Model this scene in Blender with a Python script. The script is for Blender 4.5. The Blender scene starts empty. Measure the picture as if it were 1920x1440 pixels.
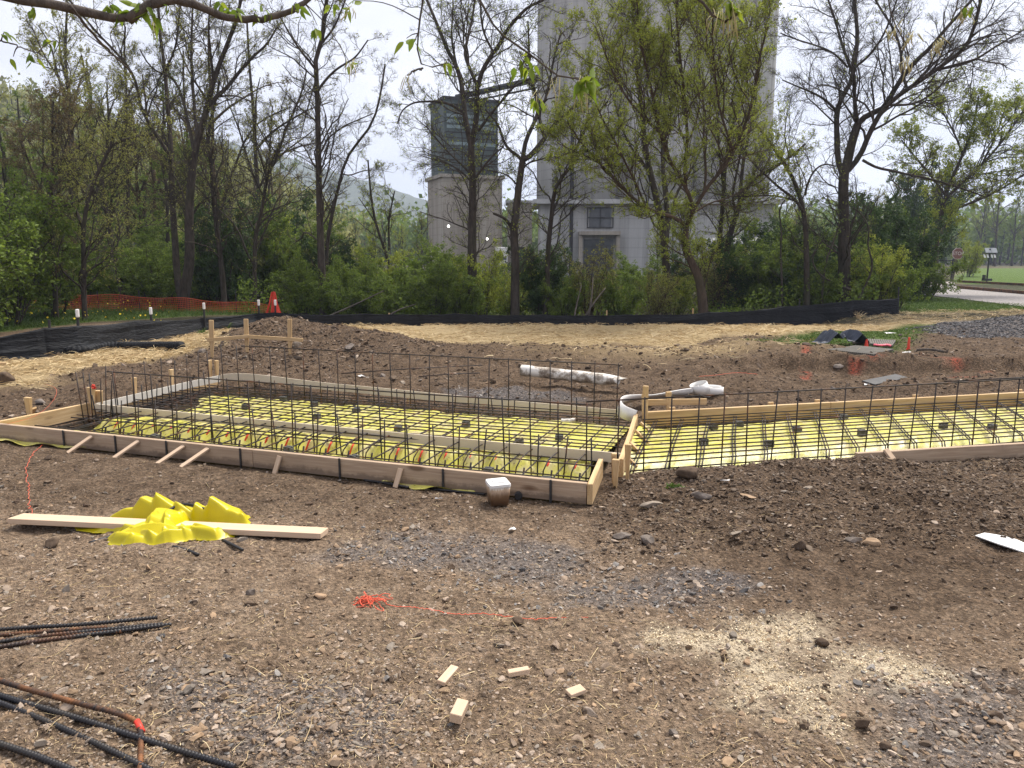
import bpy, math, random
import numpy as np
from mathutils import Vector, Matrix
R = math.radians
rng = np.random.default_rng(11)
random.seed(5)
scene = bpy.context.scene
COL = scene.collection

# ------------------------------------------------------------------ camera, sky, sun, exposure
CH = 1.6                      # eye height of the photographer
FPX = 1424.0                  # focal length for a 1920 px wide frame
PITCH = math.atan(240.0 / FPX)
cam_d = bpy.data.cameras.new('camera')
cam = bpy.data.objects.new('camera', cam_d)
COL.objects.link(cam)
cam.location = (0, 0, CH)
cam.rotation_euler = (math.pi / 2 - PITCH, 0, 0)
cam_d.sensor_width = 36
cam_d.lens = 36 * FPX / 1920
cam_d.clip_start = 0.05
cam_d.clip_end = 6000
scene.camera = cam

SUN_EL, SUN_AZ = 58, 40       # degrees; azimuth to the right of the view direction
world = bpy.data.worlds.new('World')
scene.world = world
world.use_nodes = True
wn, wl = world.node_tree.nodes, world.node_tree.links
wn.clear()
out = wn.new('ShaderNodeOutputWorld')
bg = wn.new('ShaderNodeBackground')
bg.inputs['Strength'].default_value = 0.1
sky = wn.new('ShaderNodeTexSky')
sky.sky_type = 'NISHITA'
sky.sun_disc = False
sky.sun_elevation = R(SUN_EL)
sky.sun_rotation = R(SUN_AZ)
tc = wn.new('ShaderNodeTexCoord')
mp = wn.new('ShaderNodeMapping')
mp.inputs['Scale'].default_value = (1.0, 1.0, 2.6)
wl.new(tc.outputs['Generated'], mp.inputs['Vector'])
nz = wn.new('ShaderNodeTexNoise')
nz.inputs['Scale'].default_value = 3.1
nz.inputs['Detail'].default_value = 6
nz.inputs['Roughness'].default_value = 0.55
nz.inputs['Distortion'].default_value = 0.4
wl.new(mp.outputs['Vector'], nz.inputs['Vector'])
cr = wn.new('ShaderNodeValToRGB')
cr.color_ramp.elements[0].position = 0.33
cr.color_ramp.elements[0].color = (4.9, 5.0, 5.7, 1)
cr.color_ramp.elements[1].position = 0.66
cr.color_ramp.elements[1].color = (7.0, 7.0, 7.4, 1)
wl.new(nz.outputs['Fac'], cr.inputs['Fac'])
mx = wn.new('ShaderNodeMixRGB')
mx.inputs['Fac'].default_value = 0.94          # a nearly closed layer of bright cloud over the sky
wl.new(sky.outputs['Color'], mx.inputs['Color1'])
wl.new(cr.outputs['Color'], mx.inputs['Color2'])
wl.new(mx.outputs['Color'], bg.inputs['Color'])
wl.new(bg.outputs['Background'], out.inputs['Surface'])

sun_d = bpy.data.lights.new('sun', 'SUN')
sun_d.energy = 4.2
sun_d.angle = R(22)
sun_d.color = (1.0, 0.95, 0.87)
sun = bpy.data.objects.new('sun', sun_d)
COL.objects.link(sun)
sdir = Vector((math.sin(R(SUN_AZ)) * math.cos(R(SUN_EL)), math.cos(R(SUN_AZ)) * math.cos(R(SUN_EL)), math.sin(R(SUN_EL))))
sun.rotation_euler = sdir.to_track_quat('Z', 'Y').to_euler()

scene.view_settings.view_transform = 'Standard'
scene.view_settings.look = 'None'
scene.view_settings.exposure = 0.8
scene.view_settings.gamma = 1.0
cy = scene.cycles
cy.max_bounces = 6
cy.diffuse_bounces = 3
cy.glossy_bounces = 2
cy.transmission_bounces = 3
cy.transparent_max_bounces = 6
cy.volume_bounces = 0
cy.caustics_reflective = False
cy.caustics_refractive = False
cy.use_denoising = True
cy.denoiser = 'OPENIMAGEDENOISE'
cy.denoising_input_passes = 'RGB_ALBEDO_NORMAL'
cy.denoising_prefilter = 'ACCURATE'

# ------------------------------------------------------------------ small maths
def ray(x, y):
    a = (x - 960) / FPX
    b = -(y - 720) / FPX
    return a, math.cos(PITCH) + b * math.sin(PITCH), -math.sin(PITCH) + b * math.cos(PITCH)

def P(x, y, z=0.0):
    """world point at height z seen at photograph pixel x, y"""
    dx, dy, dz = ray(x, y)
    t = (z - CH) / dz
    return np.array([dx * t, dy * t, z])

def PD(x, y, D):
    """world point at distance D (along +Y) seen at photograph pixel x, y"""
    dx, dy, dz = ray(x, y)
    t = D / dy
    return np.array([dx * t, D, CH + dz * t])

def PG(x, y):
    z = 0.0
    for _ in range(12):
        p = P(x, y, z)
        z = 0.5 * z + 0.5 * float(H(p[0], p[1]))
    return np.array([p[0], p[1], float(H(p[0], p[1]))])

def _hash(ix, iy, seed):
    n = (ix.astype(np.int64) * 374761393 + iy.astype(np.int64) * 668265263 + seed * 1274126177) & 0xFFFFFFFF
    n = ((n ^ (n >> 13)) * 1274126177) & 0xFFFFFFFF
    n = n ^ (n >> 16)
    return (n & 0xFFFFFF) / float(0xFFFFFF)

def vnoise(x, y, seed=0):
    x = np.asarray(x, float); y = np.asarray(y, float)
    ix = np.floor(x); iy = np.floor(y)
    fx = x - ix; fy = y - iy
    fx = fx * fx * (3 - 2 * fx); fy = fy * fy * (3 - 2 * fy)
    ix = ix.astype(np.int64); iy = iy.astype(np.int64)
    a = _hash(ix, iy, seed); b = _hash(ix + 1, iy, seed)
    c = _hash(ix, iy + 1, seed); d = _hash(ix + 1, iy + 1, seed)
    return (a * (1 - fx) + b * fx) * (1 - fy) + (c * (1 - fx) + d * fx) * fy

def fbm(x, y, seed=0, octv=4, gain=0.5):
    s = 0; a = 1.0; t = 0
    for k in range(octv):
        s = s + a * (vnoise(np.asarray(x) * 2 ** k + 13.7 * k, np.asarray(y) * 2 ** k - 7.3 * k, seed + k) - 0.5)
        t += a; a *= gain
    return s / t * 2

def sm(e0, e1, x):
    t = np.clip((np.asarray(x, float) - e0) / (e1 - e0), 0, 1)
    return t * t * (3 - 2 * t)

def gauss(x, y, cx, cy_, sx, sy):
    return np.exp(-0.5 * (((x - cx) / sx) ** 2 + ((y - cy_) / sy) ** 2))

def poly_sd(x, y, poly):
    """signed distance to a polygon, positive inside"""
    x = np.asarray(x, float); y = np.asarray(y, float)
    d = np.full(x.shape, 1e9); ins = np.zeros(x.shape, bool)
    n = len(poly)
    for i in range(n):
        ax, ay = poly[i]; bx, by = poly[(i + 1) % n]
        ex, ey = bx - ax, by - ay
        t = np.clip(((x - ax) * ex + (y - ay) * ey) / (ex * ex + ey * ey + 1e-12), 0, 1)
        d = np.minimum(d, np.hypot(x - ax - t * ex, y - ay - t * ey))
        cond = ((ay > y) != (by > y))
        xi = ax + (y - ay) * ex / (ey if abs(ey) > 1e-12 else 1e-12)
        ins ^= cond & (x < xi)
    return np.where(ins, d, -d)

def px_poly(pts, z=0.0):
    return [tuple(P(a, b, z)[:2]) for a, b in pts]

# ------------------------------------------------------------------ the two footings' own axes
A0 = np.array([0.49, 4.78])
U = np.array([-0.942, 0.335]); V = np.array([0.335, 0.942])
def L(s, t, z=0.0):
    q = A0 + U * s + V * t
    return np.array([q[0], q[1], z])
R0 = np.array([0.80, 5.55])
RA = R(14.5)
RU = np.array([math.cos(RA), math.sin(RA)]); RV = np.array([0.30, 0.955]) * 1.17   # the cross bars run askew, along the dividing board
def RL(s, t, z=0.0):
    q = R0 + RU * s + RV * t
    return np.array([q[0], q[1], z])
PIT_L = [tuple(L(s, t)[:2]) for s, t in ((0.0, 0.02), (5.36, 0.02), (5.4, 2.8), (0.2, 2.5))]
PIT_R = [tuple(RL(s, t)[:2]) for s, t in ((-0.03, -0.10), (0.9, -0.12), (1.9, -0.34), (6.5, -0.38), (6.5, 1.5), (0.02, 1.5))]

# ------------------------------------------------------------------ terrain
def H0(x, y):
    """the lie of the land without its clods"""
    x = np.asarray(x, float); y = np.asarray(y, float)
    h = 0.05 * fbm(x * 0.35, y * 0.35, 3, 3) * sm(60, 20, np.abs(x) + np.abs(y))
    h = h - 0.07 * gauss(x, y, 0.35, 3.9, 0.9, 0.5)
    h = h + 0.05 * gauss(x, y, -1.8, 3.1, 1.1, 0.5)
    # spoil heaped in front of the second footing
    ln = y - (5.17 + 0.16 * (x - 0.9))
    prof = np.where(ln < 0, np.exp(-0.5 * (ln / 0.55) ** 2), np.exp(-0.5 * (ln / 0.13) ** 2))
    h = h + 0.085 * prof * sm(0.75, 1.6, x) * (1 - 0.6 * sm(2.2, 3.2, x)) * sm(9, 6, x)
    # ground behind the footings stands a little higher
    h = h + 0.07 * sm(7.2, 8.6, y) * sm(-6, -4, x) * sm(30, 16, y)
    # dirt pile behind the batter board
    h = h + 0.50 * np.exp(-np.sqrt(((x + 4.05) / 1.0) ** 2 + ((y - 13.0) / 0.80) ** 2 + 0.04) ** 1.7 * 0.95)
    h = h + 0.26 * gauss(x, y, -2.5, 12.5, 0.8, 0.6) + 0.13 * gauss(x, y, -0.7, 11.4, 1.0, 0.5)
    h = h + 0.10 * gauss(x, y, 1.6, 11.6, 1.6, 0.5) + 0.09 * gauss(x, y, 2.9, 10.4, 0.7, 0.5)
    # cut bank beside the steel grates
    bank = sm(10.18, 10.34, y + 0.15 * fbm(x * 1.3, y * 0.3, 21, 2))
    h = h + bank * 0.17 * sm(3.0, 3.8, x) * sm(16, 13, y) - 0.11 * gauss(x, y, 4.4, 9.95, 1.3, 0.28)
    # heap of blue gravel
    g = np.sqrt(((x - 10.4) / 3.4) ** 2 + ((y - 14.2) / 1.55) ** 2)
    h = h + 0.40 * np.clip(1 - g, 0, 1) ** 0.8
    # low strip along the silt fence, then level woodland floor
    h = h - 0.32 * sm(17.3, 18.2, y) * sm(-7.5, -3.0, x) * sm(9.5, 7.0, x) * sm(40, 27, y)
    h = h - 0.03 * gauss(x, y, 0, 16.4, 9, 1.2)
    # hollow ground before the pad's edge boards
    return h

def H(x, y):
    x = np.asarray(x, float); y = np.asarray(y, float)
    h = H0(x, y)
    near = sm(0.0, 0.35, -poly_sd(x, y, PIT_L))
    h = h * near - 0.015 * (1 - near)
    dl = poly_sd(x, y, PIT_L); dr = poly_sd(x, y, PIT_R)
    h = np.where(dl > 0, h * 0 - 0.13 * sm(0.0, 0.07, dl) - 0.015, h)
    h = h * (1 - sm(-0.02, 0.06, dr)) + (-0.16) * sm(-0.02, 0.06, dr)
    return h

def rough(x, y):
    far = sm(30, 9, np.abs(y) + 0.3 * np.abs(x))
    brown = sm(0.6, 1.8, x) * sm(6.0, 5.2, y) * sm(3.6, 4.4, y)
    back = sm(7.6, 8.6, y) * sm(17, 14, y)
    r = 0.020 * fbm(x * 5.2, y * 5.2, 41, 3) + 0.013 * fbm(x * 15, y * 15, 45, 3, 0.65)
    r = r + 0.022 * np.clip(fbm(x * 9, y * 9, 57, 3, 0.6), 0.05, 1) * sm(0.9, 0.0, x) * sm(4.6, 4.0, y)
    cl = np.clip(fbm(x * 3.1, y * 3.1, 51, 4, 0.6), 0, 1)
    r = r + cl * (0.03 + 0.09 * brown + 0.07 * back)
    r = r * far * sm(0.0, 0.25, -np.maximum(poly_sd(x, y, PIT_L), poly_sd(x, y, PIT_R)) + 0.05)
    return r

def HT(x, y):
    return H(x, y) + rough(np.asarray(x, float), np.asarray(y, float))

# ------------------------------------------------------------------ surface regions (where straw, grass, gravel ... really lie)
STRAW = [px_poly([(545, 606), (960, 600), (1330, 598), (1690, 588), (2250, 570), (2250, 588), (1900, 597), (1760, 608), (1660, 628), (1560, 640),
                  (1470, 652), (1380, 655), (1240, 658), (1100, 655), (960, 652), (880, 655), (800, 655), (720, 640), (620, 632), (560, 618)]),
         px_poly([(-420, 700), (-420, 800), (0, 726), (60, 728), (180, 690), (330, 676), (392, 664), (430, 630), (520, 612), (380, 622), (290, 640), (150, 668), (60, 682)])]
GRASS = [px_poly([(1405, 672), (1470, 655), (1550, 640), (1640, 630), (1700, 612), (1752, 612), (1758, 640), (1700, 655), (1660, 690), (1560, 680)]),
         px_poly([(1690, 592), (1930, 584), (2300, 570), (2300, 562), (1900, 574), (1820, 566), (1760, 556), (1690, 552)]),
         px_poly([(-900, 640), (0, 622), (150, 606), (290, 598), (520, 588), (560, 572), (300, 560), (0, 556), (-900, 556)]),
         px_poly([(1760, 527), (1825, 499), (2800, 499), (2800, 545), (2100, 552), (1920, 549), (1845, 540), (1800, 532)])]
GRAV = [px_poly([(560, 1050), (640, 1010), (820, 1002), (1010, 1000), (1090, 1020), (1040, 1060), (900, 1062), (700, 1068)]),
        px_poly([(1060, 1085), (1200, 1060), (1330, 1050), (1400, 1080), (1340, 1110), (1180, 1120), (1050, 1130)]),
        px_poly([(1740, 650), (1738, 606), (1900, 592), (2500, 585), (2500, 660), (1920, 664), (1800, 660)]),
        px_poly([(300, 1290), (560, 1260), (700, 1300), (760, 1440), (420, 1440), (330, 1360)]),
        px_poly([(1600, 1290), (1800, 1250), (1930, 1280), (1930, 1440), (1620, 1440)]),
        px_poly([(940, 745), (820, 742), (820, 722), (1070, 728), (1120, 745)], 0.1)]
SAWD = [px_poly([(1250, 1195), (1390, 1160), (1510, 1160), (1525, 1200), (1480, 1255), (1530, 1300), (1600, 1350), (1590, 1385), (1500, 1370), (1420, 1310), (1375, 1250), (1270, 1215)]),
        px_poly([(1560, 1230), (1640, 1215), (1760, 1250), (1700, 1280), (1600, 1290)])]
PAINT = [[P(a, b, 0.06)[:2] for a, b in ln] for ln in
         ([(1600, 695), (1660, 688), (1700, 684), (1760, 690), (1850, 698)], [(1620, 700), (1690, 705), (1730, 700), (1850, 703)],
          [(1512, 655), (1510, 680), (1511, 712)], [(1520, 655), (1545, 650)], [(145, 726), (163, 724)])]

def region(x, y, polys, soft, warp, seed, freq=2.0):
    m = np.zeros(np.shape(x))
    for p in polys:
        d = poly_sd(x, y, p)
        m = np.maximum(m, sm(-soft, soft, d + warp * fbm(np.asarray(x) * freq, np.asarray(y) * freq, seed, 4, 0.6)))
    return m

def masks(x, y):
    straw = region(x, y, STRAW, 0.35, 0.55, 61, 1.5)
    far = sm(60, 24, y)
    straw = np.clip(straw * 1.15 + 0.55 * gauss(x, y, 2.6, 11.6, 1.3, 0.5), 0, 1)
    grass = region(x, y, GRASS, 0.3, 0.4, 71, 1.2)
    grav = region(x, y, GRAV, 0.10, 0.22, 81, 2.5)
    sawd = region(x, y, SAWD, 0.16, 0.20, 91, 6.0)
    paint = np.zeros(np.shape(x))
    for ln in PAINT:
        for a, b in zip(ln[:-1], ln[1:]):
            ex, ey = b - a
            t = np.clip(((x - a[0]) * ex + (y - a[1]) * ey) / (ex * ex + ey * ey), 0, 1)
            paint = np.maximum(paint, sm(0.10, 0.02, np.hypot(x - a[0] - t * ex, y - a[1] - t * ey)))
    paint = 0.5 * paint * sm(-0.1, 0.3, fbm(np.asarray(x) * 5, np.asarray(y) * 5, 33, 3, 0.7))
    brown = np.clip(sm(0.2, 1.6, x) * sm(6.0, 5.0, y) * sm(2.6, 3.8, y) + sm(6.6, 7.6, y) * sm(19, 15, y) + 0.75 * sm(4.2, 4.8, y + 0.3 * fbm(x, y, 201, 3)) * sm(7.4, 6.6, y), 0, 1)
    litter = sm(17.5, 19.0, y) * (1 - grass)
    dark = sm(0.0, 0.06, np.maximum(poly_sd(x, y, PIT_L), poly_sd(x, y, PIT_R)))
    return straw * (1 - litter * sm(22, 24, y)), grass, grav, sawd, paint, brown, litter, dark

# ------------------------------------------------------------------ mesh helpers
def mesh_np(name, verts, faces, mat=None, parent=None, smooth=False, attrs=None, mats=None, mat_idx=None):
    """verts (n,3); faces: list of int arrays (m,3) or (m,4); attrs: {name: (n,) or (n,4)}"""
    me = bpy.data.meshes.new(name)
    verts = np.asarray(verts, np.float32).reshape(-1, 3)
    if not isinstance(faces, (list, tuple)):
        faces = [faces]
    faces = [np.asarray(f, np.int32) for f in faces if len(f)]
    me.vertices.add(len(verts))
    me.vertices.foreach_set('co', verts.ravel())
    nl = sum(f.size for f in faces); nf = sum(len(f) for f in faces)
    me.loops.add(nl); me.polygons.add(nf)
    me.loops.foreach_set('vertex_index', np.concatenate([f.ravel() for f in faces]))
    tot = np.concatenate([np.full(len(f), f.shape[1], np.int32) for f in faces])
    me.polygons.foreach_set('loop_start', (np.cumsum(tot) - tot).astype(np.int32))
    me.polygons.foreach_set('loop_total', tot)
    me.polygons.foreach_set('use_smooth', np.full(nf, bool(smooth)))
    if attrs:
        for k, v in attrs.items():
            v = np.asarray(v, np.float32)
            if v.ndim == 1:
                a = me.attributes.new(k, 'FLOAT', 'POINT'); a.data.foreach_set('value', v)
            else:
                a = me.attributes.new(k, 'FLOAT_COLOR', 'POINT'); a.data.foreach_set('color', v.ravel())
    for m in (mats or ([mat] if mat else [])):
        me.materials.append(m)
    if mat_idx is not None:
        me.polygons.foreach_set('material_index', np.asarray(mat_idx, np.int32))
    me.update(calc_edges=True)
    me.validate()
    o = bpy.data.objects.new(name, me)
    COL.objects.link(o)
    if parent is not None:
        o.parent = parent
    return o

class MB:
    """collects solids into one mesh"""
    def __init__(self):
        self.v = []; self.q = []; self.t = []; self.n = 0
    def add(self, v, q=None, t=None):
        v = np.asarray(v, float).reshape(-1, 3)
        if q is not None and len(q): self.q.append(np.asarray(q, np.int32) + self.n)
        if t is not None and len(t): self.t.append(np.asarray(t, np.int32) + self.n)
        self.v.append(v); self.n += len(v)
    def box(self, c, size, rot=None):
        s = np.asarray(size, float) / 2
        v = np.array([[i, j, k] for i in (-1, 1) for j in (-1, 1) for k in (-1, 1)], float) * s
        if rot is not None: v = v @ np.asarray(rot).T
        self.add(v + np.asarray(c, float), [[0, 1, 3, 2], [4, 6, 7, 5], [0, 4, 5, 1], [2, 3, 7, 6], [0, 2, 6, 4], [1, 5, 7, 3]])
    def beam(self, p0, p1, w, h, up=(0, 0, 1)):
        """box from p0 to p1, w wide across, h tall"""
        p0 = np.asarray(p0, float); p1 = np.asarray(p1, float)
        d = p1 - p0; ln = np.linalg.norm(d); d = d / ln
        up = np.asarray(up, float)
        s = np.cross(up, d); s /= np.linalg.norm(s); u = np.cross(d, s)
        self.box((p0 + p1) / 2, (ln, w, h), np.stack([d, s, u], 1))
    def tube(self, pts, rad, sides=6, caps=True):
        v, q, t = tube_np(np.asarray(pts, float)[None], np.broadcast_to(np.asarray(rad, float), (1, len(pts))), sides, caps)
        self.add(v, q, t)
    def build(self, name, mat, parent=None, smooth=False, bevel=0.0):
        v = np.concatenate(self.v)
        f = []
        if self.q: f.append(np.concatenate(self.q))
        if self.t: f.append(np.concatenate(self.t))
        o = mesh_np(name, v, f, mat, parent, smooth)
        if bevel:
            md = o.modifiers.new('bevel', 'BEVEL'); md.width = bevel; md.segments = 2; md.limit_method = 'ANGLE'
        return o

def tube_np(pts, rad, sides=4, caps=False):
    """pts (N,K,3), rad (N,K) -> verts, quads, tris"""
    N, K, _ = pts.shape
    tan = np.gradient(pts, axis=1)
    tan /= np.linalg.norm(tan, axis=2, keepdims=True) + 1e-9
    d = pts[:, -1] - pts[:, 0]
    ax = np.argmin(np.abs(d), axis=1)
    ref = np.eye(3)[ax][:, None, :]
    n1 = np.cross(tan, np.broadcast_to(ref, tan.shape)); n1 /= np.linalg.norm(n1, axis=2, keepdims=True) + 1e-9
    n2 = np.cross(tan, n1)
    a = np.arange(sides) * 2 * np.pi / sides
    v = pts[:, :, None, :] + rad[:, :, None, None] * (np.cos(a)[None, None, :, None] * n1[:, :, None, :] + np.sin(a)[None, None, :, None] * n2[:, :, None, :])
    idx = np.arange(N * K * sides).reshape(N, K, sides)
    q = np.stack([idx[:, :-1, :], np.roll(idx, -1, 2)[:, :-1, :], np.roll(idx, -1, 2)[:, 1:, :], idx[:, 1:, :]], -1).reshape(-1, 4)
    v = v.reshape(-1, 3)
    t = None
    if caps:
        nb = len(v)
        v = np.concatenate([v, pts[:, 0], pts[:, -1]])
        c0 = nb + np.arange(N)[:, None]; c1 = nb + N + np.arange(N)[:, None]
        f0 = idx[:, 0, :]; f1 = idx[:, -1, :]
        t = np.concatenate([np.stack([np.broadcast_to(c0, f0.shape), np.roll(f0, -1, 1), f0], -1).reshape(-1, 3),
                            np.stack([np.broadcast_to(c1, f1.shape), f1, np.roll(f1, -1, 1)], -1).reshape(-1, 3)])
    return v, q, t

def resample(pts, K):
    pts = np.asarray(pts, float)
    d = np.r_[0, np.cumsum(np.linalg.norm(np.diff(pts, axis=0), axis=1))]
    u = np.linspace(0, d[-1], K)
    return np.stack([np.interp(u, d, pts[:, i]) for i in range(pts.shape[1])], 1)

def smooth_path(pts, K, it=2):
    """Chaikin-rounded path with K points"""
    pts = np.asarray(pts, float)
    for _ in range(it):
        q = 0.75 * pts[:-1] + 0.25 * pts[1:]; r = 0.25 * pts[:-1] + 0.75 * pts[1:]
        pts = np.concatenate([pts[:1], np.stack([q, r], 1).reshape(-1, pts.shape[1]), pts[-1:]])
    return resample(pts, K)

def thing(name, label, cat, loc=(0, 0, 0), group=None):
    o = bpy.data.objects.new(name, None)
    COL.objects.link(o)
    o.empty_display_size = 0.1
    o.location = [float(c) for c in loc]
    o['label'] = label; o['category'] = cat
    if group: o['group'] = group
    return o

def tag(o, label, cat, group=None):
    o['label'] = label; o['category'] = cat
    if group: o['group'] = group
    return o

def structure(o):
    o['kind'] = 'structure'; return o

def stuff(o, label=None, cat=None):
    o['kind'] = 'stuff'
    if label: o['label'] = label; o['category'] = cat
    return o

def put(o, loc):
    """keep children given in world coordinates under a moved parent"""
    o.matrix_parent_inverse = Matrix.Translation([-float(c) for c in loc])
    return o

def adopt(parent, *kids):
    """parent already-placed children (world coordinates) to an empty that only has a location"""
    for k in kids:
        k.parent = parent
        k.matrix_parent_inverse = Matrix.Translation([-c for c in parent.location])

# ------------------------------------------------------------------ materials
class NT:
    def __init__(self, name):
        self.m = bpy.data.materials.new(name); self.m.use_nodes = True
        self.n = self.m.node_tree.nodes; self.l = self.m.node_tree.links
        self.n.clear()
        self.out = self.n.new('ShaderNodeOutputMaterial')
    def new(self, t, **kw):
        nd = self.n.new(t)
        for k, v in kw.items(): setattr(nd, k, v)
        return nd
    def link(self, a, b): self.l.new(a, b)
    def coords(self, kind='Object', scale=(1, 1, 1)):
        tcn = self.new('ShaderNodeTexCoord'); mpn = self.new('ShaderNodeMapping')
        mpn.inputs['Scale'].default_value = scale
        self.link(tcn.outputs[kind], mpn.inputs['Vector'])
        return mpn.outputs['Vector']
    def noise(self, vec, scale, detail=4, rough=0.55, dist=0.0):
        nd = self.new('ShaderNodeTexNoise')
        nd.inputs['Scale'].default_value = scale; nd.inputs['Detail'].default_value = detail
        nd.inputs['Roughness'].default_value = rough; nd.inputs['Distortion'].default_value = dist
        if vec is not None: self.link(vec, nd.inputs['Vector'])
        return nd.outputs['Fac']
    def ramp(self, fac, stops):
        nd = self.new('ShaderNodeValToRGB')
        e = nd.color_ramp.elements
        while len(e) < len(stops): e.new(0.5)
        for el, (p, c) in zip(e, stops):
            el.position = p; el.color = (*c, 1) if len(c) == 3 else c
        self.link(fac, nd.inputs['Fac'])
        return nd.outputs['Color']
    def mix(self, fac, a, b, mode='MIX'):
        nd = self.new('ShaderNodeMixRGB', blend_type=mode)
        for sock, val in ((nd.inputs['Fac'], fac), (nd.inputs['Color1'], a), (nd.inputs['Color2'], b)):
            if isinstance(val, (int, float)): sock.default_value = val
            elif isinstance(val, tuple): sock.default_value = (*val, 1)
            else: self.link(val, sock)
        return nd.outputs['Color']
    def math(self, op, a, b=0.5, clamp=False):
        nd = self.new('ShaderNodeMath', operation=op); nd.use_clamp = clamp
        for sock, val in ((nd.inputs[0], a), (nd.inputs[1], b)):
            if isinstance(val, (int, float)): sock.default_value = val
            else: self.link(val, sock)
        return nd.outputs[0]
    def attr(self, name):
        nd = self.new('ShaderNodeAttribute'); nd.attribute_name = name
        return nd
    def bsdf(self, color, rough=0.8, metal=0.0, spec=0.3, bump=None, bdist=0.01, bstr=1.0, normal=None):
        p = self.new('ShaderNodeBsdfPrincipled')
        if isinstance(color, tuple): p.inputs['Base Color'].default_value = (*color, 1)
        else: self.link(color, p.inputs['Base Color'])
        if isinstance(rough, (int, float)): p.inputs['Roughness'].default_value = rough
        else: self.link(rough, p.inputs['Roughness'])
        p.inputs['Metallic'].default_value = metal
        p.inputs['Specular IOR Level'].default_value = spec
        if bump is not None:
            b = self.new('ShaderNodeBump'); b.inputs['Distance'].default_value = bdist; b.inputs['Strength'].default_value = bstr
            self.link(bump, b.inputs['Height']); self.link(b.outputs['Normal'], p.inputs['Normal'])
        self.p = p
        return p.outputs['BSDF']
    def done(self, sh):
        self.link(sh, self.out.inputs['Surface']); return self.m

def mat_plain(name, c1, c2, scale=8.0, rough=0.7, metal=0.0, spec=0.3, bump=0.002, detail=5):
    t = NT(name); v = t.coords('Object'); n = t.noise(v, scale, detail)
    col = t.ramp(n, [(0.3, c1), (0.7, c2)])
    return t.done(t.bsdf(col, rough, metal, spec, n, bump, 0.7))

def mat_wood(name, light, dark, knots=True, grey=None):
    t = NT(name)
    oi = t.new('ShaderNodeObjectInfo')
    tcn = t.new('ShaderNodeTexCoord')
    ad = t.new('ShaderNodeVectorMath', operation='ADD'); t.link(tcn.outputs['Object'], ad.inputs[0])
    sc = t.new('ShaderNodeVectorMath', operation='SCALE'); cx = t.new('ShaderNodeCombineXYZ')
    for i in range(3): t.link(oi.outputs['Random'], cx.inputs[i])
    t.link(cx.outputs[0], sc.inputs[0]); sc.inputs['Scale'].default_value = 37.0
    t.link(sc.outputs[0], ad.inputs[1])
    mpn = t.new('ShaderNodeMapping'); mpn.inputs['Scale'].default_value = (1.2, 26, 26); t.link(ad.outputs[0], mpn.inputs['Vector'])
    n = t.noise(mpn.outputs[0], 1.6, 5, 0.6, 1.3)
    col = t.ramp(n, [(0.25, dark), (0.5, tuple(0.5 * (a + b) for a, b in zip(light, dark))), (0.72, light)])
    mp2 = t.new('ShaderNodeMapping'); mp2.inputs['Scale'].default_value = (1.0, 1.0, 1.0); t.link(ad.outputs[0], mp2.inputs['Vector'])
    n2 = t.noise(mp2.outputs[0], 3.0, 4)
    col = t.mix(t.math('MULTIPLY', n2, 0.5), col, tuple(c * 0.7 for c in (grey or dark)))
    if knots:
        vo = t.new('ShaderNodeTexVoronoi'); vo.inputs['Scale'].default_value = 2.6
        mp3 = t.new('ShaderNodeMapping'); mp3.inputs['Scale'].default_value = (0.75, 2.2, 2.2); t.link(ad.outputs[0], mp3.inputs['Vector'])
        t.link(mp3.outputs[0], vo.inputs['Vector'])
        k = t.ramp(vo.outputs['Distance'], [(0.09, (1, 1, 1)), (0.17, (0, 0, 0))])
        col = t.mix(t.math('MULTIPLY', k, 0.75), col, (0.10, 0.05, 0.025))
    if name == 'weathered_pine':                          # mud splashed along the lower edge, a few scuffs
        sp = t.new('ShaderNodeSeparateXYZ'); t.link(tcn.outputs['Object'], sp.inputs[0])
        nm = t.noise(ad.outputs[0], 7, 5, 0.7)
        mud = t.ramp(t.math('SUBTRACT', t.math('MULTIPLY', nm, 0.11), sp.outputs[2]), [(0.0, (0, 0, 0)), (0.03, (1, 1, 1))])
        col = t.mix(t.math('MULTIPLY', mud, 0.75), col, (0.13, 0.09, 0.065))
        sc2 = t.ramp(t.noise(ad.outputs[0], 3.1, 5, 0.75), [(0.60, (0, 0, 0)), (0.70, (1, 1, 1))])
        col = t.mix(t.math('MULTIPLY', sc2, 0.45), col, (0.20, 0.16, 0.12))
    return t.done(t.bsdf(col, 0.75, 0, 0.2, n, 0.002, 0.5))

M = {}
M['strip'] = mat_plain('bleached_strip', (0.56, 0.47, 0.35), (0.64, 0.555, 0.43), 3.0, 0.7, 0, 0.2, 0.0)
M['strip_pale'] = mat_plain('pale_strip', (0.60, 0.55, 0.47), (0.68, 0.635, 0.56), 3.0, 0.7, 0, 0.2, 0.0)
M['pine'] = mat_wood('pine_wood', (0.70, 0.52, 0.31), (0.42, 0.26, 0.11))
M['board'] = mat_wood('weathered_pine', (0.54, 0.41, 0.29), (0.30, 0.20, 0.125), True, (0.30, 0.23, 0.17))
M['plank'] = mat_wood('pale_plank', (0.66, 0.50, 0.36), (0.52, 0.37, 0.25), False)


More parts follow.
